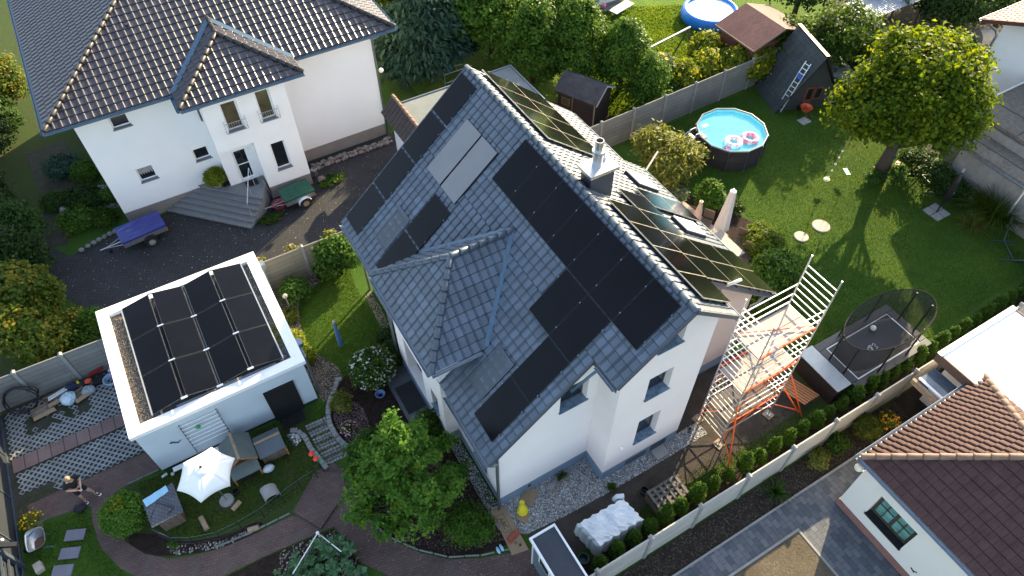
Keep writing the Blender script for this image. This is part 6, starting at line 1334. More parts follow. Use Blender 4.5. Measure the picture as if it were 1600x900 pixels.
# --- south side
cardm = M_card
CB = tag(part('cardboard', MB().prism([(-5.55,-7.05),(-5.05,-7.25),(-5.10,-8.92),(-5.68,-8.80)], .035, .045), cardm), 'long flat cardboard sheet lettered ABC at the house corner', 'cardboard')
fc = bpy.data.curves.new('lettering', 'FONT'); fc.body = 'ABC'; fc.size = .235; fc.extrude = .001; fc.align_x = 'CENTER'; fc.align_y = 'CENTER'
fo = bpy.data.objects.new('lettering_src', fc); COL.objects.link(fo); dg = bpy.context.evaluated_depsgraph_get(); me = bpy.data.meshes.new_from_object(fo.evaluated_get(dg)); bpy.data.objects.remove(fo)
lo = mesh_obj('lettering', me, CB, M_black); lo.location = (-5.40,-7.72,.0475); lo.rotation_euler = (0,0,RAD(-88))
br_ = MB(); a0,a1,b0,b1 = -5.54,-5.24,-8.03,-7.38
for x0,x1,y0,y1 in ((a0,a1,b0,b0+.012),(a0,a1,b1-.012,b1),(a0,a0+.012,b0+.013,b1-.013),(a1-.012,a1,b0+.013,b1-.013)): br_.box(x0,x1,y0,y1,.0455,.0475)
part('printed_border', br_, M_black, CB)
part('printed_mark', MB().lathe([(.055,.0455),(.055,.047),(.035,.047),(.035,.0455)], (-5.36,-8.50,0), 12), M_black, CB)
tag(part('brick_stack', MB().obox((-5.33,-8.28,.09),(1,.35,0),(-.35,1,0),(0,0,1),.24,.10,.045).obox((-5.33,-8.28,.155),(1,.35,0),(-.35,1,0),(0,0,1),.20,.06,.018), mat('brick_red', (.38,.09,.05), .7, var=.2)), 'red tool case lying on the ABC cardboard', 'case')
tag(part('roller', MB().tube([(-5.30,-8.62,.07),(-5.24,-8.66,.07)], .04, 8), M_black), 'small black roller below the red case on the cardboard', 'roller')
tag(part('cardboard', MB().prism([(-4.52,-7.28),(-3.98,-7.02),(-3.75,-7.35),(-4.25,-7.72)], .05, .06), cardm), 'cardboard sheet leaning at the house wall on white gravel', 'cardboard'); tag(part('cardboard', MB().prism([(-4.95,-7.75),(-4.62,-7.58),(-4.45,-7.95),(-4.75,-8.12)], .05, .06), cardm), 'small cardboard piece under the yellow bag', 'cardboard')
YB = thing('yellow_bag', 'bright yellow cloth bag standing on the white gravel', 'bag', (-4.6,-7.65,0)); part('body', MB().tube([(-4.6,-7.68,.06),(-4.60,-7.66,.22),(-4.58,-7.60,.45),(-4.57,-7.58,.58)], [.20,.17,.07,.09], 9), mat('bright_yellow_cloth', (.72,.60,.02), .8, var=.15, scale=9), YB); part('handle', MB().tube([(-4.62,-7.58,.55),(-4.68,-7.56,.66),(-4.58,-7.56,.62)], .015, 5), mat('bright_yellow_cloth', (.72,.60,.02)), YB)
for i, (x, y, lab) in enumerate(((-3.25,-7.42,'grey slab on the gravel nearest the house wall'),(-3.35,-8.0,'small grey slab in the middle of the white gravel'),(-2.35,-7.98,'small grey slab at the right of the white gravel'))):
    tag(part('slab', MB().obox((x,y,.05),(1,.3,0),(-.3,1,0),(0,0,1),.13,.10,.02), M_conc), lab, 'slab')
tag(part('plank', MB().beam((-2.2,-7.25,.05),(-1.95,-7.95,.05),.10,.04), M_conc), 'grey plank on the gravel at the inner house corner', 'plank'); tag(part('plank', MB().beam((-3.6,-7.75,.05),(-2.45,-7.35,.05),.04,.03), M_woodl), 'thin timber batten across the white gravel', 'batten')
tag(part('step_slab', MB().box(.60,1.15,-8.55,-8.12,0,.12), M_conc), 'grey concrete step beside the cellar window of the centre house', 'slab')
SH = thing('slippers', 'pair of light blue slippers on the bark bed beside the cardboard', 'shoes', (-5.95,-8.4,0))
for i in range(2): part('slipper', MB().ball((-6.0+i*.14,-8.42+i*.02,.05), .06, 9, 5, (.9,2.4,.7)), mat('light_blue_rubber', (.32,.55,.70), .6), SH, smooth=True)
# tarp-covered pile
TP = thing('covered_pile', 'pile covered by a crumpled white tarpaulin beside the thuja hedge', 'tarp-covered pile', (-2.5,-9.75,0))
nx, ny = 20, 12; tp = MB(); rs = np.random.RandomState(3)
def corner(u, v):
    a = Vector((-3.42,-9.25,0)).lerp(Vector((-1.60,-9.32,0)), u); b = Vector((-3.25,-10.22,0)).lerp(Vector((-1.45,-10.22,0)), u); return a.lerp(b, v)
for i in range(nx+1):
    for j in range(ny+1):
        u, v = i/nx, j/ny; p = corner(min(max(u*1.16-.08,0),1), min(max(v*1.2-.1,0),1)); e = min(u, 1-u)/.07; f = min(v, 1-v)/.09; top = .88+.05*math.sin(u*3.0)+.03*(u > .5)
        z = top*min(1, e, f)**.35 if min(e, f) < 1 else top
        cre = .025*math.sin(u*17+v*9)+.02*math.sin(v*23-u*8)+rs.uniform(-.022,.022)-.05*math.exp(-((u-.48)/.03)**2)-.035*math.exp(-((v-.55)/.04)**2)
        z = max(.03, z+(cre if min(e, f) >= 1 else cre*.4)); out = (1-min(1,e,f))*.05
        tp.v.append((p.x+(u-.5)*out*2+.03*math.sin(v*30)*(e < 1), p.y-(v-.5)*out*2+.03*math.sin(u*40)*(f < 1), z))
for i in range(nx):
    for j in range(ny): a = i*(ny+1)+j; tp.f.append((a, a+ny+1, a+ny+2, a+1))
part('tarpaulin', tp, mat('white_tarpaulin', (.74,.78,.80), .45, var=.05, scale=3), TP)
part('roll', MB().tube([(-1.55,-9.25,.90),(-1.72,-9.12,.80),(-1.80,-9.10,.60)], .09, 9), mat('white_tarpaulin', (.74,.78,.80)), TP, smooth=True)
PA = thing('pallet', 'weathered timber pallet crate next to the white covered pile', 'pallet', (-.05,-9.8,0))
M_gw = mat('grey_driftwood', (.15,.135,.12), .85, var=.3, scale=6, bump=.4, bscale=30)
part('box', MB().box(-.60,.60,-10.12,-9.50,.05,.42), M_wood, PA)
for i in range(6): x = -.66+i*.235; part('slat', MB().box(x,x+.10,-10.22,-9.42,.54,.565), M_gw, PA)
for i in range(5): y = -10.2+i*.175; part('cross_slat', MB().box(-.66,.66,y,y+.085,.50,.538), M_gw, PA)
for y in (-10.2,-9.85,-9.50): part('bearer', MB().box(-.68,.72,y-.02,y+.06,.40,.498), M_wood, PA)
for x in (-.66,.62):
    for y in (-10.18,-9.5): part('leg', MB().box(x,x+.07,y,y+.07,0,.398), M_wood, PA)
part('side', MB().box(-.68,-.66,-10.2,-9.45,.05,.40).box(-.66,.70,-9.44,-9.42,.05,.40), M_wood, PA)
tag(part('pot', MB().lathe([(.10,.0),(.14,.02),(.16,.24),(.13,.24)], (-.55,-9.25,0), 10), M_black), 'black flower pot on the verge beside the pallet', 'pot')
tag(part('bucket', MB().lathe([(.14,.0),(.19,.34),(.17,.34),(.12,.04),(0,.04)], (-3.75,-10.15,0), 14), mat('dark_green_plastic', (.05,.09,.07), .5)), 'dark green bucket between the grey shed and white covered pile', 'bucket')
tag(part('jar', MB().lathe([(.06,0),(.07,.2),(.04,.22),(.04,.3)], (2.35,-8.2,0), 8), M_dframe), 'small dark canister on the gravel beside the scaffold', 'canister')
# pumpkin frame
PF = thing('plant_frame', 'white tubular plant frame over the pumpkin leaves at the bottom edge', 'frame', (-11.0,-5.6,0))
part('tubes', MB().tube([(-12.6,-6.2,.55),(-11.0,-5.05,.60),(-10.55,-6.0,.55)], .022, 6).tube([(-11.0,-5.05,0),(-11.0,-5.05,.62)], .02, 6), M_wframe, PF); part('joint', MB().ball((-11.0,-5.05,.62), .06, 8, 6), M_wframe, PF)
# flower pots on the west bed
FP1 = thing('flower_pot', 'wide pot of pink flowers in the cobbled bed below the steps', 'potted plant', (-8.62,-1.75,0)); part('pot', MB().lathe([(.12,0),(.22,.25),(.20,.26),(.1,.05)], (-8.62,-1.75,0), 14), M_conc, FP1)
FP2 = thing('flower_bowl', 'blue and white bowl behind the tree next to the porch', 'bowl', (-7.0,-.9,0)); part('bowl', MB().lathe([(.10,0),(.20,.18),(.18,.19),(.08,.05)], (-7.0,-.9,0), 14), mat('blue_glaze', (.15,.25,.5), .3), FP2)
# ================================================================== VEGETATION
L_mid = leafmat('leaves_mid_green', (.022,.055,.008), (.050,.110,.013), (.11,.175,.022), .42)
L_big = leafmat('leaves_linden', (.035,.080,.007), (.095,.165,.010), (.24,.28,.014), .5)
L_lime = leafmat('leaves_lime_green', (.030,.085,.016), (.065,.155,.026), (.14,.24,.040), .42)
L_front = leafmat('leaves_fresh_green', (.055,.145,.022), (.105,.24,.034), (.22,.35,.05), .45)
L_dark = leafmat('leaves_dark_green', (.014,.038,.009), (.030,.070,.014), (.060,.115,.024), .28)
L_con = leafmat('needles_green', (.022,.058,.012), (.046,.108,.020), (.095,.165,.032), .3)
L_ced = leafmat('needles_blue_green', (.020,.052,.034), (.042,.095,.062), (.085,.155,.105), .22)
L_thu = leafmat('thuja_green', (.034,.090,.012), (.068,.160,.018), (.135,.235,.030), .34)
L_yel = leafmat('leaves_yellow_green', (.08,.14,.012), (.19,.25,.02), (.38,.38,.04), .45)
L_aut = leafmat('leaves_autumn', (.04,.085,.012), (.09,.15,.018), (.34,.25,.03), .38)
L_wil = leafmat('leaves_willow', (.085,.12,.02), (.19,.22,.04), (.40,.38,.12), .45)
L_pal = leafmat('leaves_pale', (.07,.11,.05), (.14,.19,.09), (.30,.34,.20), .35)
L_pum = leafmat('pumpkin_leaves', (.03,.085,.03), (.07,.16,.065), (.17,.27,.15), .3)
F_white = leafmat('white_petals', (.45,.48,.42), (.65,.66,.62), (.85,.85,.82), .3)
F_yel = leafmat('yellow_petals', (.55,.38,.01), (.75,.55,.02), (.85,.70,.05), .3)
F_pink = leafmat('pink_petals', (.45,.18,.22), (.65,.35,.40), (.8,.6,.62), .3)
F_tan = leafmat('dry_heads', (.20,.13,.07), (.34,.24,.14), (.50,.38,.25), .3)
M_bark = mat('bark', (.085,.065,.05), .9, var=.35, scale=12, bump=.8, bscale=35, bdist=.03)
gr = random.Random(42)
def tree(name, lab, cat, loc, blobs, n, size, m, th_, tr, limbs=(), seed=1, group=None, **kw):
    t = thing(name, lab, cat, loc, 0, group)
    rng_ = random.Random(seed)
    part('trunk', trunk_mb(th_, tr, limbs, rng_), M_bark, t, local=True, smooth=True)
    crown('crown', t, blobs, n, size, m, seed, **kw); return t
def bush(name, lab, cat, loc, blobs, n, size, m, seed=1, group=None, flowers=None, nf=0, fs=.05, **kw):
    t = thing(name, lab, cat, loc, 0, group)
    rng_ = random.Random(seed); st_ = MB()
    for i in range(5): a = i*1.26; b = blobs[i % len(blobs)]; st_.tube([(0.04*math.cos(a),.04*math.sin(a),-.02),(b[0]*.5+.3*b[3]*math.cos(a), b[1]*.5+.3*b[4]*math.sin(a), b[2])], [.02,.008], 5)
    part('stem', st_, M_bark, t, local=True)
    crown('foliage', t, blobs, n, size, m, seed, **kw)
    if flowers is not None:
        rs = np.random.RandomState(seed+77); P, nr, var, d = crown_pts(blobs, nf, rs, .03, nf, .9); P = P+d*.04
        me = leaf_mesh('flowers', P, nr+np.array([0,0,.5]), fs, var, 1.0, 0, None, rs); mesh_obj('flowers', me, t, flowers)
    return t
# large lawn tree
sh_ = random.Random(9)
limbs = [(1.6,(1.9,.3,4.0),.14),(1.7,(-1.9,.8,4.0),.14),(1.8,(.5,-1.9,3.9),.13),(1.9,(.2,1.9,4.4),.13),(2.1,(1.0,1.0,6),.12),(2.1,(-.8,-.7,6),.12),(2.2,(.2,.1,6.8),.14)]
tree('broadleaf_tree', 'large round-crowned tree with sunlit yellow-green top standing in the right lawn', 'tree', (19.74,-1.80,0),
     [(-.1,.1,4.5,2.9,2.8,2.2),(-.9,.4,4.1,2.5,2.3,1.8),(.8,-.4,4.3,2.3,2.3,2.0),(.3,.3,5.9,2.1,2.1,1.5),(-1.6,1.0,3.9,1.8,1.8,1.5),(1.3,.8,5.1,1.7,1.6,1.5),(.2,-1.3,4.0,2.0,1.7,1.7)]+[(3.1*math.cos(q*.55)*sh_.uniform(.3,1),3.0*math.sin(q*.55)*sh_.uniform(.3,1),sh_.uniform(5.2,6.9)-.35*abs(3*math.cos(q*.55)),.30,.30,.75) for q in range(46)], 46000, .145, L_big, 3.4, .30, limbs, 3, clump=.22, shell=.45, nclump=1700)
shoot = [(-2.6,2.3,6.2),(1.0,2.9,7.3),(2.9,1.6,7.6)]
bush('ivy', 'ivy clump round the foot of the large lawn tree', 'shrub', (19.3,-2.2,0), [(-.3,.2,.3,.45,.35,.3),(.6,-.3,.5,.3,.3,.6)], 1500, .09, L_lime, 5, clump=.1)
# tree in front of the house
limbs = [(.8,(1.5,.4,1.9),.05),(1.0,(-1.5,.5,2.2),.05),(1.2,(.3,-1.6,2.1),.05),(1.5,(.2,1.5,2.6),.05),(2.2,(1.1,-.5,3.3),.04),(2.6,(-1.1,.2,3.9),.04),(3.4,(.5,.6,4.8),.03)]
spur = []
sp_r = random.Random(17)
for lv, (z, R_, n_) in enumerate(((1.0,1.65,8),(1.9,1.7,9),(2.8,1.4,8),(3.7,1.05,7),(4.6,.65,5),(5.4,.25,2))):
    for q in range(n_):
        a_ = 2*math.pi*(q+.5*lv)/n_+sp_r.uniform(-.2,.2); rr_ = R_*sp_r.uniform(.55,1.08); l_ = sp_r.uniform(.36,.6)
        spur.append((rr_*math.cos(a_), rr_*math.sin(a_), z+sp_r.uniform(-.2,.3), l_*(.55+.5*abs(math.cos(a_))), l_*(.55+.5*abs(math.sin(a_))), l_*.62))
        limbs = limbs+[(max(.5,z-.3),(rr_*math.cos(a_)*.9, rr_*math.sin(a_)*.9, z+.1),.022)]
tree('garden_tree', 'bright green young tree with uneven branches in front of the centre house', 'tree', (-7.8,-5.65,0),
     [(0,-.1,1.3,.7,.7,.5),(0,0,2.6,.4,.4,.5),(0,0,3.8,.28,.28,.5),(0,0,5.2,.22,.22,.7),(.1,.1,6.1,.16,.16,.4)]+spur, 17500, .10, L_front, 5.8, .085, limbs, 8, clump=.09, shell=.4, nclump=560)
bush('shrub', 'soft fine-leaved green shrub at the right foot of the front tree', 'shrub', (-6.62,-7.25,0), [(0,0,.55,.75,.7,.6),(.35,-.35,.4,.55,.5,.45)], 6500, .055, L_thu, 9, clump=.09)
bush('shrub', 'small dark shrub in the bark bed beside the paved bend', 'shrub', (-8.9,-4.5,0), [(0,0,.4,.5,.5,.45),(-.1,-.5,.35,.4,.4,.35)], 3500, .07, L_mid, 10, clump=.1)
bush('shrub', 'leggy green shrub between front tree and cobbled steps', 'shrub', (-8.6,-3.1,0), [(0,0,.6,.5,.45,.5),(.4,.3,.5,.4,.4,.4)], 3500, .08, L_lime, 12, clump=.1)
bush('shrub', 'small green shrub against the bay wall beside the porch', 'shrub', (-6.05,-3.3,0), [(0,0,.7,.3,.45,.55),(0,-.6,.4,.3,.3,.35)], 2200, .09, L_mid, 13, clump=.1)
bush('round_bush', 'clipped round bright green bush with a yellow tip beside the brick path', 'bush', (-16.48,-1.12,0), [(0,0,.60,.62,.66,.62)], 9000, .065, L_front, 14, flowers=F_yel, nf=0, clump=.07, shell=.75, nclump=700)
bush('yellow_shoots', 'yellow-green fresh shoots on top of the round bush', 'shoots', (-16.42,-1.05,1.12), [(0,0,.08,.22,.22,.10)], 260, .075, L_yel, 15, clump=.06)
bush('hydrangea', 'round bush full of small white flowers beside the small lawn', 'bush', (-6.85,-.05,0), [(0,0,.78,.82,.78,.72)], 8500, .085, L_mid, 16, flowers=F_white, nf=900, fs=.085, clump=.09, shell=.7)
bush('shrub', 'dark shrub between the white flowering bush and the house wall', 'shrub', (-5.85,.55,0), [(0,0,.5,.45,.6,.5),(.1,.7,.4,.3,.4,.35)], 3500, .08, L_dark, 17, clump=.1)
bush('shrub', 'bright leafy shrub growing at the beige fence and the house corner', 'shrub', (-6.0,6.0,0), [(0,0,1.15,.75,.45,.9),(.5,-.2,.8,.45,.4,.7),(-.4,-.2,.6,.5,.4,.5)], 6000, .11, L_lime, 18, clump=.13)
bush('shrub', 'yellow-topped green shrub in the gravel bed near the garage corner', 'shrub', (-8.15,5.45,0), [(0,0,.5,.55,.5,.5)], 3500, .10, L_lime, 19, flowers=F_yel, nf=0, clump=.1)
bush('spiraea', 'yellow-leaved shrub along the right garage wall', 'shrub', (-8.92,2.9,0), [(0,0,.4,.22,.55,.35),(.12,-.75,.35,.28,.4,.3)], 3600, .075, L_yel, 20, clump=.07)
bush('perennial', 'low reddish perennials in the gravel bed by the garage', 'plant', (-8.7,4.5,0), [(0,0,.2,.3,.4,.2)], 900, .06, L_aut, 21, clump=.06)
bush('perennial', 'green grassy clump in the bed between slope and porch', 'plant', (-8.45,-.6,0), [(0,0,.3,.35,.45,.3)], 1600, .07, L_wil, 22, clump=.07)
bush('pink_flowers', 'pink and white flowers in the bowl by the cobbled steps', 'flowers', (-8.62,-1.75,.22), [(0,0,.12,.26,.26,.14)], 700, .06, L_mid, 23, flowers=F_pink, nf=120, fs=.06, clump=.05)
bush('pot_grass', 'yellow-green leaves of the round pot plant on the villa steps', 'plant', (-9.15,13.22,1.15), [(0,0,.22,.46,.46,.30)], 3200, .07, L_yel, 24, clump=.06, asp=3)
bush('yellow_flowers', 'yellow flowering perennial next to the rusty wheelbarrow', 'plant', (-19.35,.45,0), [(0,0,.25,.32,.30,.25)], 900, .07, L_wil, 25, flowers=F_yel, nf=70, fs=.07, clump=.07)
bush('herb', 'small bright round herb in the bed below the kennel', 'plant', (-15.35,-2.75,0), [(0,0,.16,.17,.17,.16)], 700, .04, L_lime, 26, clump=.03)
# pumpkin leaves
def pumpkins():
    t = thing('pumpkin_plants', 'large pale-veined pumpkin leaves in the bottom edge bed', 'plant', (-11.2,-5.9,0)); rs = np.random.RandomState(4); mb = MB(); n = 90; v = []
    for i in range(n):
        x, y = rs.uniform(-1.6,1.0), rs.uniform(-1.3,.75)
        if y > .75-(abs(x+.1)*.25)+.0: y -= .5
        z = rs.uniform(.18,.62); r = rs.uniform(.12,.24); a0 = rs.uniform(0,6.28); tx, ty = rs.uniform(-.4,.4,2); k = 14; c = len(mb.v); mb.v.append((x,y,z-.03))
        for q in range(k):
            a = a0+2*math.pi*q/k; rr = r*(1.0+.22*math.cos(5*(a-a0))+rs.uniform(-.05,.05)); dx, dy = rr*math.cos(a), rr*math.sin(a); mb.v.append((x+dx, y+dy, z+tx*dx+ty*dy+.02*math.sin(q*2.2)))
        for q in range(k): mb.f.append((c, c+1+q, c+1+(q+1) % k)); v.append(rs.uniform(0,1))
    o = part('leaves', mb, L_pum, t, local=True); at = o.data.attributes.new('var','FLOAT','FACE'); at.data.foreach_set('value', np.array(v, dtype=np.float32))
    st_ = MB()
    for i in range(30): x, y = rs.uniform(-1.5,.9), rs.uniform(-1.2,.5); st_.tube([(x,y,0),(x+.1,y+.05,.25),(x+.2,y,.4)], .012, 4)
    part('stem', st_, M_woodl, t, local=True)
pumpkins()
# thuja hedge: one thing per shrub
gx = [(-3.43,-10.62),(-2.66,-10.52),(-1.95,-10.48),(-1.28,-10.46),(-.60,-10.42),(.08,-10.40),(.80,-10.38),(1.55,-10.36),(2.30,-10.36),(3.02,-10.36)]+[(3.72+.70*i,-10.36+.004*i) for i in range(27)]
rs_ = random.Random(5); protos = []
ORD = 'first second third fourth fifth sixth seventh eighth ninth tenth eleventh twelfth thirteenth fourteenth fifteenth sixteenth seventeenth eighteenth nineteenth twentieth'.split()
desc = ['small thuja shrub in the hedge row beside the grey metal shed','thuja shrub in the hedge row at the lower end of the white covered pile','thuja shrub in the hedge row beside the white covered pile','thuja shrub in the hedge row between covered pile and pallet']
for i, (x, y) in enumerate(gx):
    if i < 4:
        h = [.95,.85,.80,.9][i]
        t = thing('thuja_shrub', None, 'shrub', (x,y,0), 0, 'row of small thuja shrubs along the long pale concrete fence')
        part('stem', MB().tube([(0,0,0),(0,0,.4)], .02, 5), M_bark, t, local=True)
        crown('foliage', t, [(0,0,.32,.235,.235,.28),(0,0,.62,.18,.18,.28),(.01,0,.88*h/.9,.085,.085,.20)], 3000, .048, L_thu, 60+i, clump=.035, shell=.7, nclump=260, droop=-.8); protos.append(t)
    else: t = copy_tree(protos[i % 4]); t.location = (x,y,0); s = rs_.uniform(.82,1.15); t.scale = (s,s*rs_.uniform(.9,1.1),s*rs_.uniform(.85,1.25)); t.rotation_euler = (0,0,rs_.uniform(0,6))
    t['label'] = (ORD[i]+' thuja in the hedge row, counted from the grey metal shed') if i < 19 else (ORD[len(gx)-1-i]+' thuja in the hedge row, counted from its upper right end')
# neighbour bed shrubs
bush('globe_shrub', 'rounded yellow-green shrub in the soil bed right of the pale fence', 'shrub', (7.95,-11.52,0), [(0,0,.42,.48,.42,.42)], 5200, .055, leafmat('leaves_olive_yellow', (.05,.075,.012), (.11,.14,.02), (.22,.23,.03), .35), 31, clump=.05, shell=.7)
bush('heather', 'low yellow-green shrub in the soil bed near the lamp corner', 'shrub', (5.55,-11.52,0), [(0,0,.28,.45,.30,.28),(.3,.1,.2,.25,.2,.2)], 3000, .05, L_wil, 32, clump=.05)
bush('euphorbia', 'green leafy perennial beside the globe shrub in the soil bed', 'plant', (6.55,-11.45,0), [(0,0,.35,.36,.28,.32)], 2000, .08, L_mid, 33, clump=.07)
# yucca
def blades(name, lab, cat, loc, n, L, wd, m, spread=1.0, seed=1, zoff=0, var=(0,1), up=.55, base=.08):
    t = thing(name, lab, cat, loc); rs = np.random.RandomState(seed); mb = MB(); vv = []
    for i in range(n):
        a = rs.uniform(0, 6.28); e = rs.uniform(.1, 1.0)*spread; l = L*rs.uniform(.7,1.15); d = Vector((math.cos(a), math.sin(a), 0)); s = Vector((-d.y, d.x, 0)); b0 = d*base*rs.uniform(0,1)+Vector((0,0,zoff)); p = []
        k = 5
        for q in range(k+1):
            f = q/k; p.append(b0+d*(l*e*f*(.6+.4*f))+Vector((0,0,l*up*(1.25*f-.95*f*f*e))))
        c = len(mb.v)
        for q, pp in enumerate(p): w_ = wd*(1-q/k)**.6*.5+.0005; mb.v += [tuple(pp-s*w_), tuple(pp+s*w_)]
        v = rs.uniform(*var)
        for q in range(k): mb.f.append((c+2*q, c+2*q+1, c+2*q+3, c+2*q+2)); vv.append(v)
    mb.v = [(x,y,max(z,.02)) for x,y,z in mb.v]
    o = part('blades', mb, m, t, local=True); at = o.data.attributes.new('var','FLOAT','FACE'); at.data.foreach_set('value', np.array(vv, dtype=np.float32)); return t
blades('yucca', 'spiky dark green yucca in the soil bed by the pale fence', 'plant', (3.45,-11.62,0), 130, .72, .05, L_con, 1.0, 41)
blades('pampas_grass', 'big tuft of tall arching ornamental grass at the right edge of the lawn', 'grass tuft', (22.0,-6.6,0), 1500, 1.9, .035, leafmat('grass_arching', (.03,.075,.012), (.07,.14,.02), (.17,.22,.03), .4), 1.0, 42, 0, (0,1), .85, .7)
blades('grass_tuft', 'lower grass tuft left of the tall arching ornamental grass', 'grass tuft', (20.75,-6.5,0), 360, .9, .025, L_wil, 1.0, 43, 0, (0,1), .6, .4)
# east side shrubs
bush('willow_shrub', 'loose golden willow shrub between the round pool and the house roof', 'shrub', (10.6,3.6,0), [(0,0,1.1,1.2,1.2,.9),(-.3,1.0,1.3,.9,.8,.8),(.8,-.3,1.0,.8,.8,.7),(-.5,-.7,.9,.8,.7,.7)], 11000, .085, L_wil, 51, clump=.20, asp=3.8, shell=.2, outward=1.6, droop=-.8)
bush('fir_shrub', 'bushy green conifer shrub beside the short pink parasol', 'shrub', (10.75,.75,0), [(0,0,.6,.65,.65,.6),(.1,.1,1.0,.4,.4,.5)], 6000, .09, L_thu, 52, clump=.09, asp=2.6, outward=1.2, droop=-.5)
bush('shrub', 'pale feathery shrub beneath the willow shrub at the terrace', 'shrub', (9.75,1.9,0), [(0,0,.4,.55,.5,.4)], 2200, .08, L_pal, 53, clump=.08)
bush('perennial', 'dark perennials with dry flower heads on the terrace bed', 'plant', (11.7,.1,0), [(0,0,.25,.45,.6,.25)], 1800, .07, L_dark, 54, flowers=F_tan, nf=40, fs=.09, clump=.08)
bush('bamboo', 'sunlit yellow-green fine shrub between terrace chairs and lawn', 'shrub', (10.9,-2.8,0), [(0,0,.6,.8,.8,.6),(.4,.6,.5,.6,.5,.45)], 9000, .08, leafmat('leaves_fresh_lime', (.05,.10,.012), (.11,.18,.02), (.24,.29,.04), .45), 55, flowers=F_yel, nf=60, fs=.05, clump=.11, asp=2.4)
bush('bamboo', 'green fine-leaved shrub next to the scaffold tower top', 'shrub', (10.1,-4.35,0), [(0,0,.8,1.0,.95,.75),(-.9,-.3,.6,.7,.6,.55)], 10000, .085, L_thu, 56, clump=.12, asp=2.2)
bush('shrub', 'low shrub at the scaffold side of the lawn', 'shrub', (8.6,-5.3,0), [(0,0,.5,.7,.6,.45)], 3500, .085, L_mid, 57, clump=.1)
# hedge and conifers north of the house
tree('cedar', 'broad blue-green conifer with drooping sprays behind the roof ridge', 'conifer', (4.3,18.2,0), [(0,0,1.6,2.9,2.5,1.2),(0,0,2.9,2.2,2.0,1.2),(0,0,4.2,1.3,1.2,1.2),(-1.6,-.8,1.2,1.3,1.2,1.0),(1.5,-.5,1.6,1.3,1.2,1.0)], 20000, .17, L_ced, 5, .16, (), 61, clump=.22, asp=2.8, outward=1.6, droop=.9, nclump=900)
dn = [('broadleaf_tree','dense bright green tree right of the blue-green conifer',(8.2,17.4),2.7,5.6,L_thu,.13),('broadleaf_tree','dark green tree between the dense bright tree and the pale house',(11.4,16.8),2.6,5.3,L_con,.11),('thuja_tree','tall thuja right behind the grey outbuilding roof',(8.9,13.8),1.9,5.0,L_thu,.10),('thuja_tree','thuja directly behind the timber garden shed',(11.0,12.6),1.9,4.9,L_thu,.10),('thuja_tree','thuja right of the timber garden shed with sunlit side',(12.7,10.6),1.6,4.2,L_thu,.10),('broadleaf_tree','green tree filling the gap behind the concrete fence',(11.2,14.6),2.0,4.6,L_thu,.11),('thuja_tree','lower thuja beside the concrete fence posts',(13.0,8.6),1.15,3.1,L_thu,.095),('broadleaf_tree','tree at the top edge left of the pale house',(13.6,20.5),2.0,4.6,L_con,.12),('broadleaf_tree','yellowing tree behind the villa roof corner',(3.2,23.5),2.2,3.4,L_aut,.14),('broadleaf_tree','green tree at the top edge behind the blue-green conifer',(7.8,22.5),2.6,5.0,L_mid,.15)]
for i, (nm, lab, (x, y), r, h, m, sz) in enumerate(dn):
    con = nm == 'thuja_tree'
    bl = [(0,0,h*.35,r,r,h*.33),(0,0,h*.62,r*.8,r*.8,h*.30),(0,0,h*.85,r*.45,r*.45,h*.18)] if con else [(0,0,h*.5,r,r,h*.40),(r*.5,0,h*.45,r*.7,r*.7,h*.35),(-r*.5,.2,h*.5,r*.7,r*.7,h*.33),(0,-r*.5,h*.42,r*.7,r*.6,h*.33),(.2,0,h*.78,r*.55,r*.55,h*.22)]
    tree(nm, lab, 'tree', (x,y,0), bl, 15000 if r > 1.4 else 7500, sz, m, h*.7, .12, (), 70+i, clump=.17, asp=1.8, droop=.2, outward=.4 if con else 0)
# low hedge by the fence
bush('hedge_shrub', 'low dark shrub mass behind the concrete fence near the thuja', 'shrub', (14.2,8.2,0), [(0,0,.8,1.1,.7,.7),(1.2,0,.7,.9,.6,.6)], 6000, .09, L_con, 81, clump=.12)
sf = [((14.4,9.4),'yellow-green bush between thuja and sunflower bed'),((19.7,7.4),'yellow-green flowering bush closest to the A-frame hut fence'),((15.2,8.4),'pale flowering shrub left end of the sunny bed behind the fence'),((16.8,8.5),'tall yellow flowering sunflowers over the grey fence'),((18.4,8.0),'sunflowers at the right end of the grey fence'),((18.0,9.9),'loose shrub with pale heads left of the red shingle roof')]
for i, ((x, y), lab) in enumerate(sf):
    bush('sunflower_bush', lab, 'flowers', (x,y,0), [(0,0,1.1,.95,.7,.85),(.3,.2,1.5,.6,.6,.6)], 4200, .14, L_yel if i else L_pal, 82+i, flowers=F_yel, nf=26, fs=.24, clump=.16)
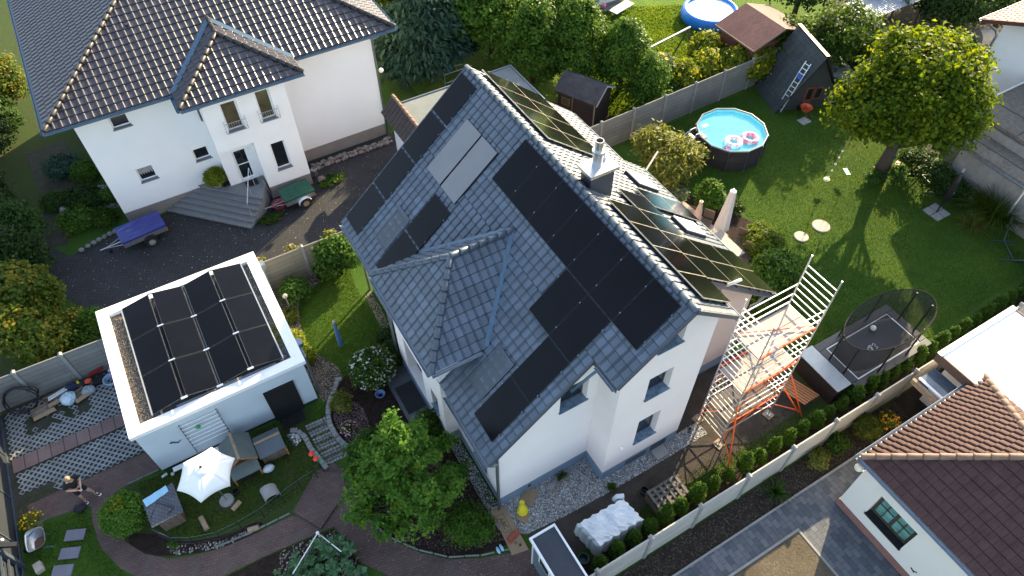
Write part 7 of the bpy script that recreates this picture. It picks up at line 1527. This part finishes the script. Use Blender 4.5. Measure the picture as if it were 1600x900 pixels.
# top right
far = [((33.6,5.4),2.0,3.4,L_dark,'dark tree at the top edge above the soil path'),((36.5,4.0),1.8,3.0,L_con,'tree in the top right corner above the red roof'),((31.2,8.9),2.2,4.0,L_dark,'tall dark tree behind the carport'),((24.0,5.6),2.3,4.3,L_mid,'round green tree behind the A-frame hut'),((22.3,7.6),1.5,3.0,L_mid,'lower green tree between red roof and A-frame hut'),((19.6,7.9),.8,1.6,L_lime,'small bright shrub at the red roof corner'),((27.0,11.5),2.6,4.2,L_dark,'dark tree at the top edge beyond the corrugated roof'),((31.5,9.6),2.4,3.6,L_dark,'dark bluish tree right of the corrugated roof'),((34.8,9.0),2.4,3.8,L_con,'green tree near the top right corner'),((38.0,8.5),2.4,4.0,L_aut,'orange-tinged tree in the top right corner')]
for i, ((x, y), r, h, m, lab) in enumerate(far): tree('broadleaf_tree', lab, 'tree', (x,y,0), [(0,0,h*.55,r,r,h*.42),(r*.4,-.3,h*.45,r*.7,r*.7,h*.36),(-r*.4,.3,h*.5,r*.7,r*.7,h*.34)], 12000 if i == 0 else 7000, .14, m, h*.6, .14, (), 90+i, clump=.2)
bush('ground_shrubs', 'low dark green ground planting between carport and lawn tree', 'shrub', (28.3,4.2,0), [(0,0,.4,3.0,2.0,.5),(-2.8,1.0,.4,2.2,1.8,.45),(3.0,-.5,.5,1.8,1.8,.5)], 15000, .12, L_dark, 101, clump=.18)
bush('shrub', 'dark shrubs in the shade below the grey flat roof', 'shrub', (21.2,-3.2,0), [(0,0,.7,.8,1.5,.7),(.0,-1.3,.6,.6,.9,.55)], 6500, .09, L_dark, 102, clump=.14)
bush('shrub', 'grassy shrub at the foot of the far white house', 'shrub', (31.0,1.8,0), [(0,0,.5,.9,.8,.5)], 2000, .10, L_wil, 103, clump=.1)
hl2 = thing('timber_stack', 'light timber planks leaning by the far white house corner', 'timber', (28.0,.8,0))
for i in range(4): part('plank', MB().beam((27.6+.12*i,1.4,.05),(27.9+.12*i,.3,1.6-.1*i), .12,.03), M_woodl, hl2)
tag(part('barrel', MB().tube([(33.4,3.3,.6),(34.4,2.9,.6)], .6, 16), M_conc), 'pale rounded tank at the top right beside the red eaves', 'tank')
# hidden-sun shade trees beyond the frame's right and upper side cast the long garden shadows
# west side
wl_ = [((-17.9,14.6),1.1,2.9,L_con,.10,'tall green hedge tree at the left edge beside the garden path'),((-18.1,12.4),1.3,3.2,L_dark,.10,'dark hedge tree left of the driveway entrance'),((-17.9,10.0),1.25,3.0,L_aut,.13,'orange and yellow autumn tree at the left edge'),((-17.9,7.6),1.1,2.6,L_aut,.12,'yellow-green leafy tree behind the grey fence left end'),((-18.6,16.6),1.0,2.2,L_dark,.09,'dark shrub tree at the left edge level with the villa')]
for i, ((x, y), r, h, m, sz, lab) in enumerate(wl_): tree('hedge_tree', lab, 'tree', (x,y,0), [(0,0,h*.5,r,r,h*.42),(r*.4,-.3,h*.4,r*.7,r*.7,h*.33),(-.2,.4,h*.65,r*.6,r*.7,h*.3)], 8500, sz, m, h*.6, .08, (), 110+i, clump=.15)
wl2 = [((-22.5,21.0),2.2,5.0,L_dark,'tall dark shade tree added beyond the left edge of the west lawn'),((-21.0,27.5),2.2,5.0,L_con,'tall green shade tree added outside the upper left corner'),((-19.6,18.5),1.7,3.4,L_dark,'large dark tree at the left edge beside the west lawn'),((-19.0,22.5),1.8,3.6,L_dark,'dark tree at the upper left edge beside the villa roof'),((-17.6,27.0),1.6,3.2,L_aut,'green and yellow tree in the top left corner'),((-20.5,14.5),1.8,4.0,L_con,'tall dark shade tree added past the far left edge')]  # trees past the left border are added to shade the ground there
for i, ((x, y), r, h, m, lab) in enumerate(wl2): tree('broadleaf_tree', lab, 'tree', (x,y,0), [(0,0,h*.5,r,r,h*.42),(r*.4,-r*.4,h*.4,r*.7,r*.7,h*.33)], 8000, .11, m, h*.6, .1, (), 190+i, clump=.17)
ws = [((-16.4,7.3),.8,1.0,L_mid,'leafy green shrub at the driveway corner behind the grey fence'),((-15.9,8.1),.45,1.1,L_thu,'small green shrub beside yellow flowers near the garage'),((-15.6,14.9),.75,.75,L_thu,'light green spreading shrub beside the driveway and villa'),((-14.5,14.6),.55,.5,L_mid,'low mixed shrub at the villa corner behind the blue trailer'),((-15.1,16.3),.85,.8,L_dark,'dark shrub west of the villa wall'),((-16.3,16.9),.55,.5,L_con,'small dark shrub beside the garden path'),((-15.5,19.2),.85,.8,L_ced,'blue-green low conifer at the villa corner'),((-14.6,18.4),.65,.7,L_thu,'bright green low conifer touching the villa wall'),((-13.9,15.9),.30,.6,L_lime,'thin climbing shrub along the villa plinth'),((-18.2,24.5),1.5,2.0,L_con,'shrub at the upper left edge beside the villa roof')]
for i, ((x, y), r, h, m, lab) in enumerate(ws): bush('shrub', lab, 'shrub', (x,y,0), [(0,0,h*.5,r,r,h*.5),(r*.4,-r*.3,h*.4,r*.6,r*.6,h*.4)], int(3500+2500*r), .075 if r < 1 else .1, m, 130+i, clump=.1)
bush('flowering_perennial', 'yellow-orange flowering perennials at the left driveway corner', 'plant', (-16.5,8.6,0), [(0,0,.5,.5,.45,.4)], 1600, .08, L_wil, 150, flowers=F_yel, nf=150, fs=.08, clump=.08)
for i, (x, lab) in enumerate(((-8.95,'dry flower heads over the beige fence next to the garage corner'),(-7.6,'dry flower heads over the middle of the beige fence'),(-5.9,'dry flower heads over the beige fence by the house roof'))): bush('dry_perennial', lab, 'plant', (x,6.75,0), [(0,0,1.3,.25,.18,.5)], 260, .09, L_wil, 160+i, flowers=F_tan, nf=26, fs=.12, clump=.08)
bush('weeds', 'weeds growing at the foot of the villa steps', 'plant', (-7.6,10.6,0), [(0,0,.12,.6,.25,.14)], 900, .06, L_mid, 170, clump=.06); bush('weeds', 'weeds between grey planter tub and driveway', 'plant', (-4.2,11.7,0), [(0,0,.12,.8,.35,.14)], 1200, .06, L_thu, 171, clump=.07)
bush('weed', 'small weed at the gravel edge of the house corner', 'plant', (-1.45,-8.55,0), [(0,0,.12,.12,.12,.12)], 300, .05, L_mid, 172, clump=.04); bush('weed', 'small weed on the gravel below the lower gable', 'plant', (-2.75,-7.3,0), [(0,0,.08,.2,.1,.08)], 300, .04, L_mid, 173, clump=.04)

bush('flower_tub', 'orange and yellow flowers in a tub by the glass canopy', 'flowers', (8.75,-11.75,0), [(0,0,.55,.35,.3,.25)], 900, .07, L_aut, 201, flowers=leafmat('orange_petals', (.6,.25,.02), (.8,.4,.03), (.85,.6,.1), .3), nf=160, fs=.07, clump=.06)
tag(part('watering_can', MB().lathe([(.10,0),(.12,.25),(.05,.27)], (8.35,-12.15,0), 10), mat('red_plastic', (.5,.02,.02))), 'small red can on the slabs by the glass canopy', 'can')
tag(part('bucket', MB().lathe([(.12,0),(.15,.3),(.13,.3)], (8.0,-12.5,0), 10), M_black), 'black bucket under the bungalow eaves by the canopy', 'bucket')
sheet('north_shade_sheet', [(23.3,-2.4),(34,-2.4),(40,3),(40,14),(24,14),(23.0,7.2)], M_moss_shade, 0.003)  # dark sheet standing in for shade beyond the lawn tree
# ================================================================== PERSON
def person():
    base = Vector((-17.60,.53,0))
    f = Vector((.5,-.866,0)).normalized(); s = Vector((-f.y, f.x, 0))      # facing the right, hands together in front
    P = lambda a, b, z: base+f*a+s*b+Vector((0,0,z))
    t = thing('person', 'man in black T-shirt and black shorts looking down at the phone in his hands', 'person', tuple(base))
    def skinned(name, pts, edges, rad, m, parent=None, sub=2, root=0):
        me = bpy.data.meshes.new(name); me.from_pydata([tuple(p-base) for p in pts], edges, []); me.update()
        o = bpy.data.objects.new(name, me); COL.objects.link(o)
        sk = o.modifiers.new('skin', 'SKIN'); sk.use_smooth_shade = True
        sv = me.skin_vertices[0].data
        for i, r in enumerate(rad): sv[i].radius = r if isinstance(r, tuple) else (r, r); sv[i].use_root = (i == root)
        sb = o.modifiers.new('sub', 'SUBSURF'); sb.levels = sub; sb.render_levels = sub
        dg = bpy.context.evaluated_depsgraph_get(); nm = bpy.data.meshes.new_from_object(o.evaluated_get(dg)); bpy.data.objects.remove(o)
        nm.polygons.foreach_set('use_smooth', [True]*len(nm.polygons)); nm.materials.clear(); nm.materials.append(m)
        q = bpy.data.objects.new(name, nm); COL.objects.link(q); q.parent = parent or t; return q
    skin = mat('skin', (.52,.30,.21), .55, var=.04)
    fl, fr_ = P(.30,-.20,.0), P(.02,.22,.0)        # feet: right foot further out
    pts = [P(0,0,.95), P(.02,0,1.15), P(.03,0,1.38), P(.06,0,1.50), P(.11,0,1.58), P(.14,0,1.66),
           P(.03,.19,1.42), P(.04,.26,1.16), P(.27,.10,1.12), P(.34,.05,1.13),
           P(.03,-.19,1.42), P(.04,-.26,1.16), P(.27,-.10,1.12), P(.34,-.05,1.13),
           P(0,.09,.90), P(.15,.18,.50), P(.14,.26,.10), P(.27,.29,.05),
           P(0,-.09,.90), P(.09,-.11,.50), P(.0,-.12,.10), P(.14,-.15,.05)]
    ed = [(0,1),(1,2),(2,3),(3,4),(4,5),(2,6),(6,7),(7,8),(8,9),(2,10),(10,11),(11,12),(12,13),(0,14),(14,15),(15,16),(16,17),(0,18),(18,19),(19,20),(20,21)]
    rd = [(.13,.10),(.13,.10),(.15,.11),(.06,.06),(.075,.08),(.07,.075),.06,.045,.032,.025,.06,.045,.032,.025,.085,.058,.038,.03,.085,.058,.038,.03]
    skinned('body', pts, ed, rd, skin)
    # head with face, hair
    hm = MB(); hm.ball((0,0,0), .105, 18, 14, (.98,.80,1.18)); R_ = Matrix.Translation(P(.14,0,1.68)-base) @ Matrix.Rotation(math.atan2(f.y,f.x), 4, 'Z') @ Matrix.Rotation(RAD(38), 4, 'Y')
    hd_ = part('head', hm.xf(R_), skin, t, smooth=True, local=True)
    fa = MB(); fa.ball((.100,0,-.015), .018, 8, 6, (1,.7,1.4)); 
    for sy in (-1,1): fa.ball((-.005,sy*.083,-.01), .025, 8, 6, (.7,.4,1.1))
    part('nose_and_ears', fa.xf(R_), skin, hd_, smooth=True, local=True)
    ey = MB()
    for sy in (-1,1): ey.ball((.092,sy*.032,.012), .010, 8, 6)
    part('eyes', ey.xf(R_), M_black, hd_, local=True); part('mouth', MB().ball((.090,0,-.060), .018, 8, 6, (.4,1.1,.25)).xf(R_), mat('lips', (.35,.12,.10), .5), hd_, local=True)
    hrm = MB(); hrm.ball((-.012,0,.022), .113, 18, 12, (.98,.84,1.10)); n0 = len(hrm.v)
    hrm.f = [q for q in hrm.f if not (sum(hrm.v[i][0] for i in q)/4 > .055 and sum(hrm.v[i][2] for i in q)/4 < .055) and sum(hrm.v[i][2] for i in q)/4 > -.075]
    part('hair', hrm.xf(R_), mat('light_brown_hair', (.33,.23,.13), .7, var=.2, scale=40), hd_, smooth=True, local=True)
    blk = mat('black_cotton', (.014,.014,.016), .85, var=.2)
    sp = [P(0,0,.93), P(.02,0,1.15), P(.03,0,1.38), P(.05,0,1.47), P(.03,.20,1.42), P(.04,.25,1.22), P(.03,-.20,1.42), P(.04,-.25,1.22)]
    skinned('t_shirt', sp, [(0,1),(1,2),(2,3),(2,4),(4,5),(2,6),(6,7)], [(.155,.125),(.155,.125),(.18,.135),(.075,.07),.088,.075,.088,.075], blk)
    skinned('shorts', [P(0,0,.98), P(0,.09,.86), P(.13,.17,.56), P(0,-.09,.86), P(.08,-.11,.56)], [(0,1),(1,2),(0,3),(3,4)], [(.155,.125),.115,.085,.115,.085], blk)
    for (a, b) in (((.14,.26),(.28,.29)), ((.0,-.12),(.14,-.15))):
        A, B = P(a[0],a[1],.05), P(b[0]+.02,b[1],.045)
        so_ = skinned('sock', [P(a[0],a[1],.20), P(a[0],a[1],.08)], [(0,1)], [.046,.046], blk, sub=1)
        sh_ = skinned('shoe', [A-(B-A)*.25, A.lerp(B,.5), B], [(0,1),(1,2)], [(.05,.05),(.055,.045),(.045,.035)], blk, sub=2)
        mbs = MB(); d = (B-A).normalized(); x = Vector((-d.y,d.x,0)); mbs.obox(A.lerp(B,.45)+Vector((0,0,-.033)), d, x, (0,0,1), (B-A).length*.72, .050, .010); part('sole', mbs, M_wframe, t)
    # hands: palm plus five curled digits on each side
    for sd in (1,-1):
        w_ = P(.34,.05*sd,1.13); palm = P(.40,.028*sd,1.135)
        pts = [w_, palm]; ed = [(0,1)]; rd = [.024,(.032,.020)]
        for k, (dy, L) in enumerate(((.030,.040),(.010,.048),(-.010,.045),(-.028,.036))):
            i = len(pts); b0 = palm+f*.03+Vector((0,0,dy*.8)); pts += [b0, b0+f*L*.6-s*sd*.012, b0+f*L*.75-s*sd*.04]; ed += [(1,i),(i,i+1),(i+1,i+2)]; rd += [.011,.010,.008]
        i = len(pts); b0 = palm+Vector((0,0,.028)); pts += [b0, b0+f*.03-s*sd*.02+Vector((0,0,.012))]; ed += [(1,i),(i,i+1)]; rd += [.012,.009]
        skinned('hand', pts, ed, rd, skin, sub=1)
    ph = MB().obox(P(.445,0,1.165), f+Vector((0,0,.5)), s, Vector((-.4*f.x,-.4*f.y,1)), .065, .035, .005); q = part('phone', ph, mat('pale_phone', (.6,.6,.62), .3)); tag(q, 'pale phone held in both hands by the man in black', 'phone')
person()
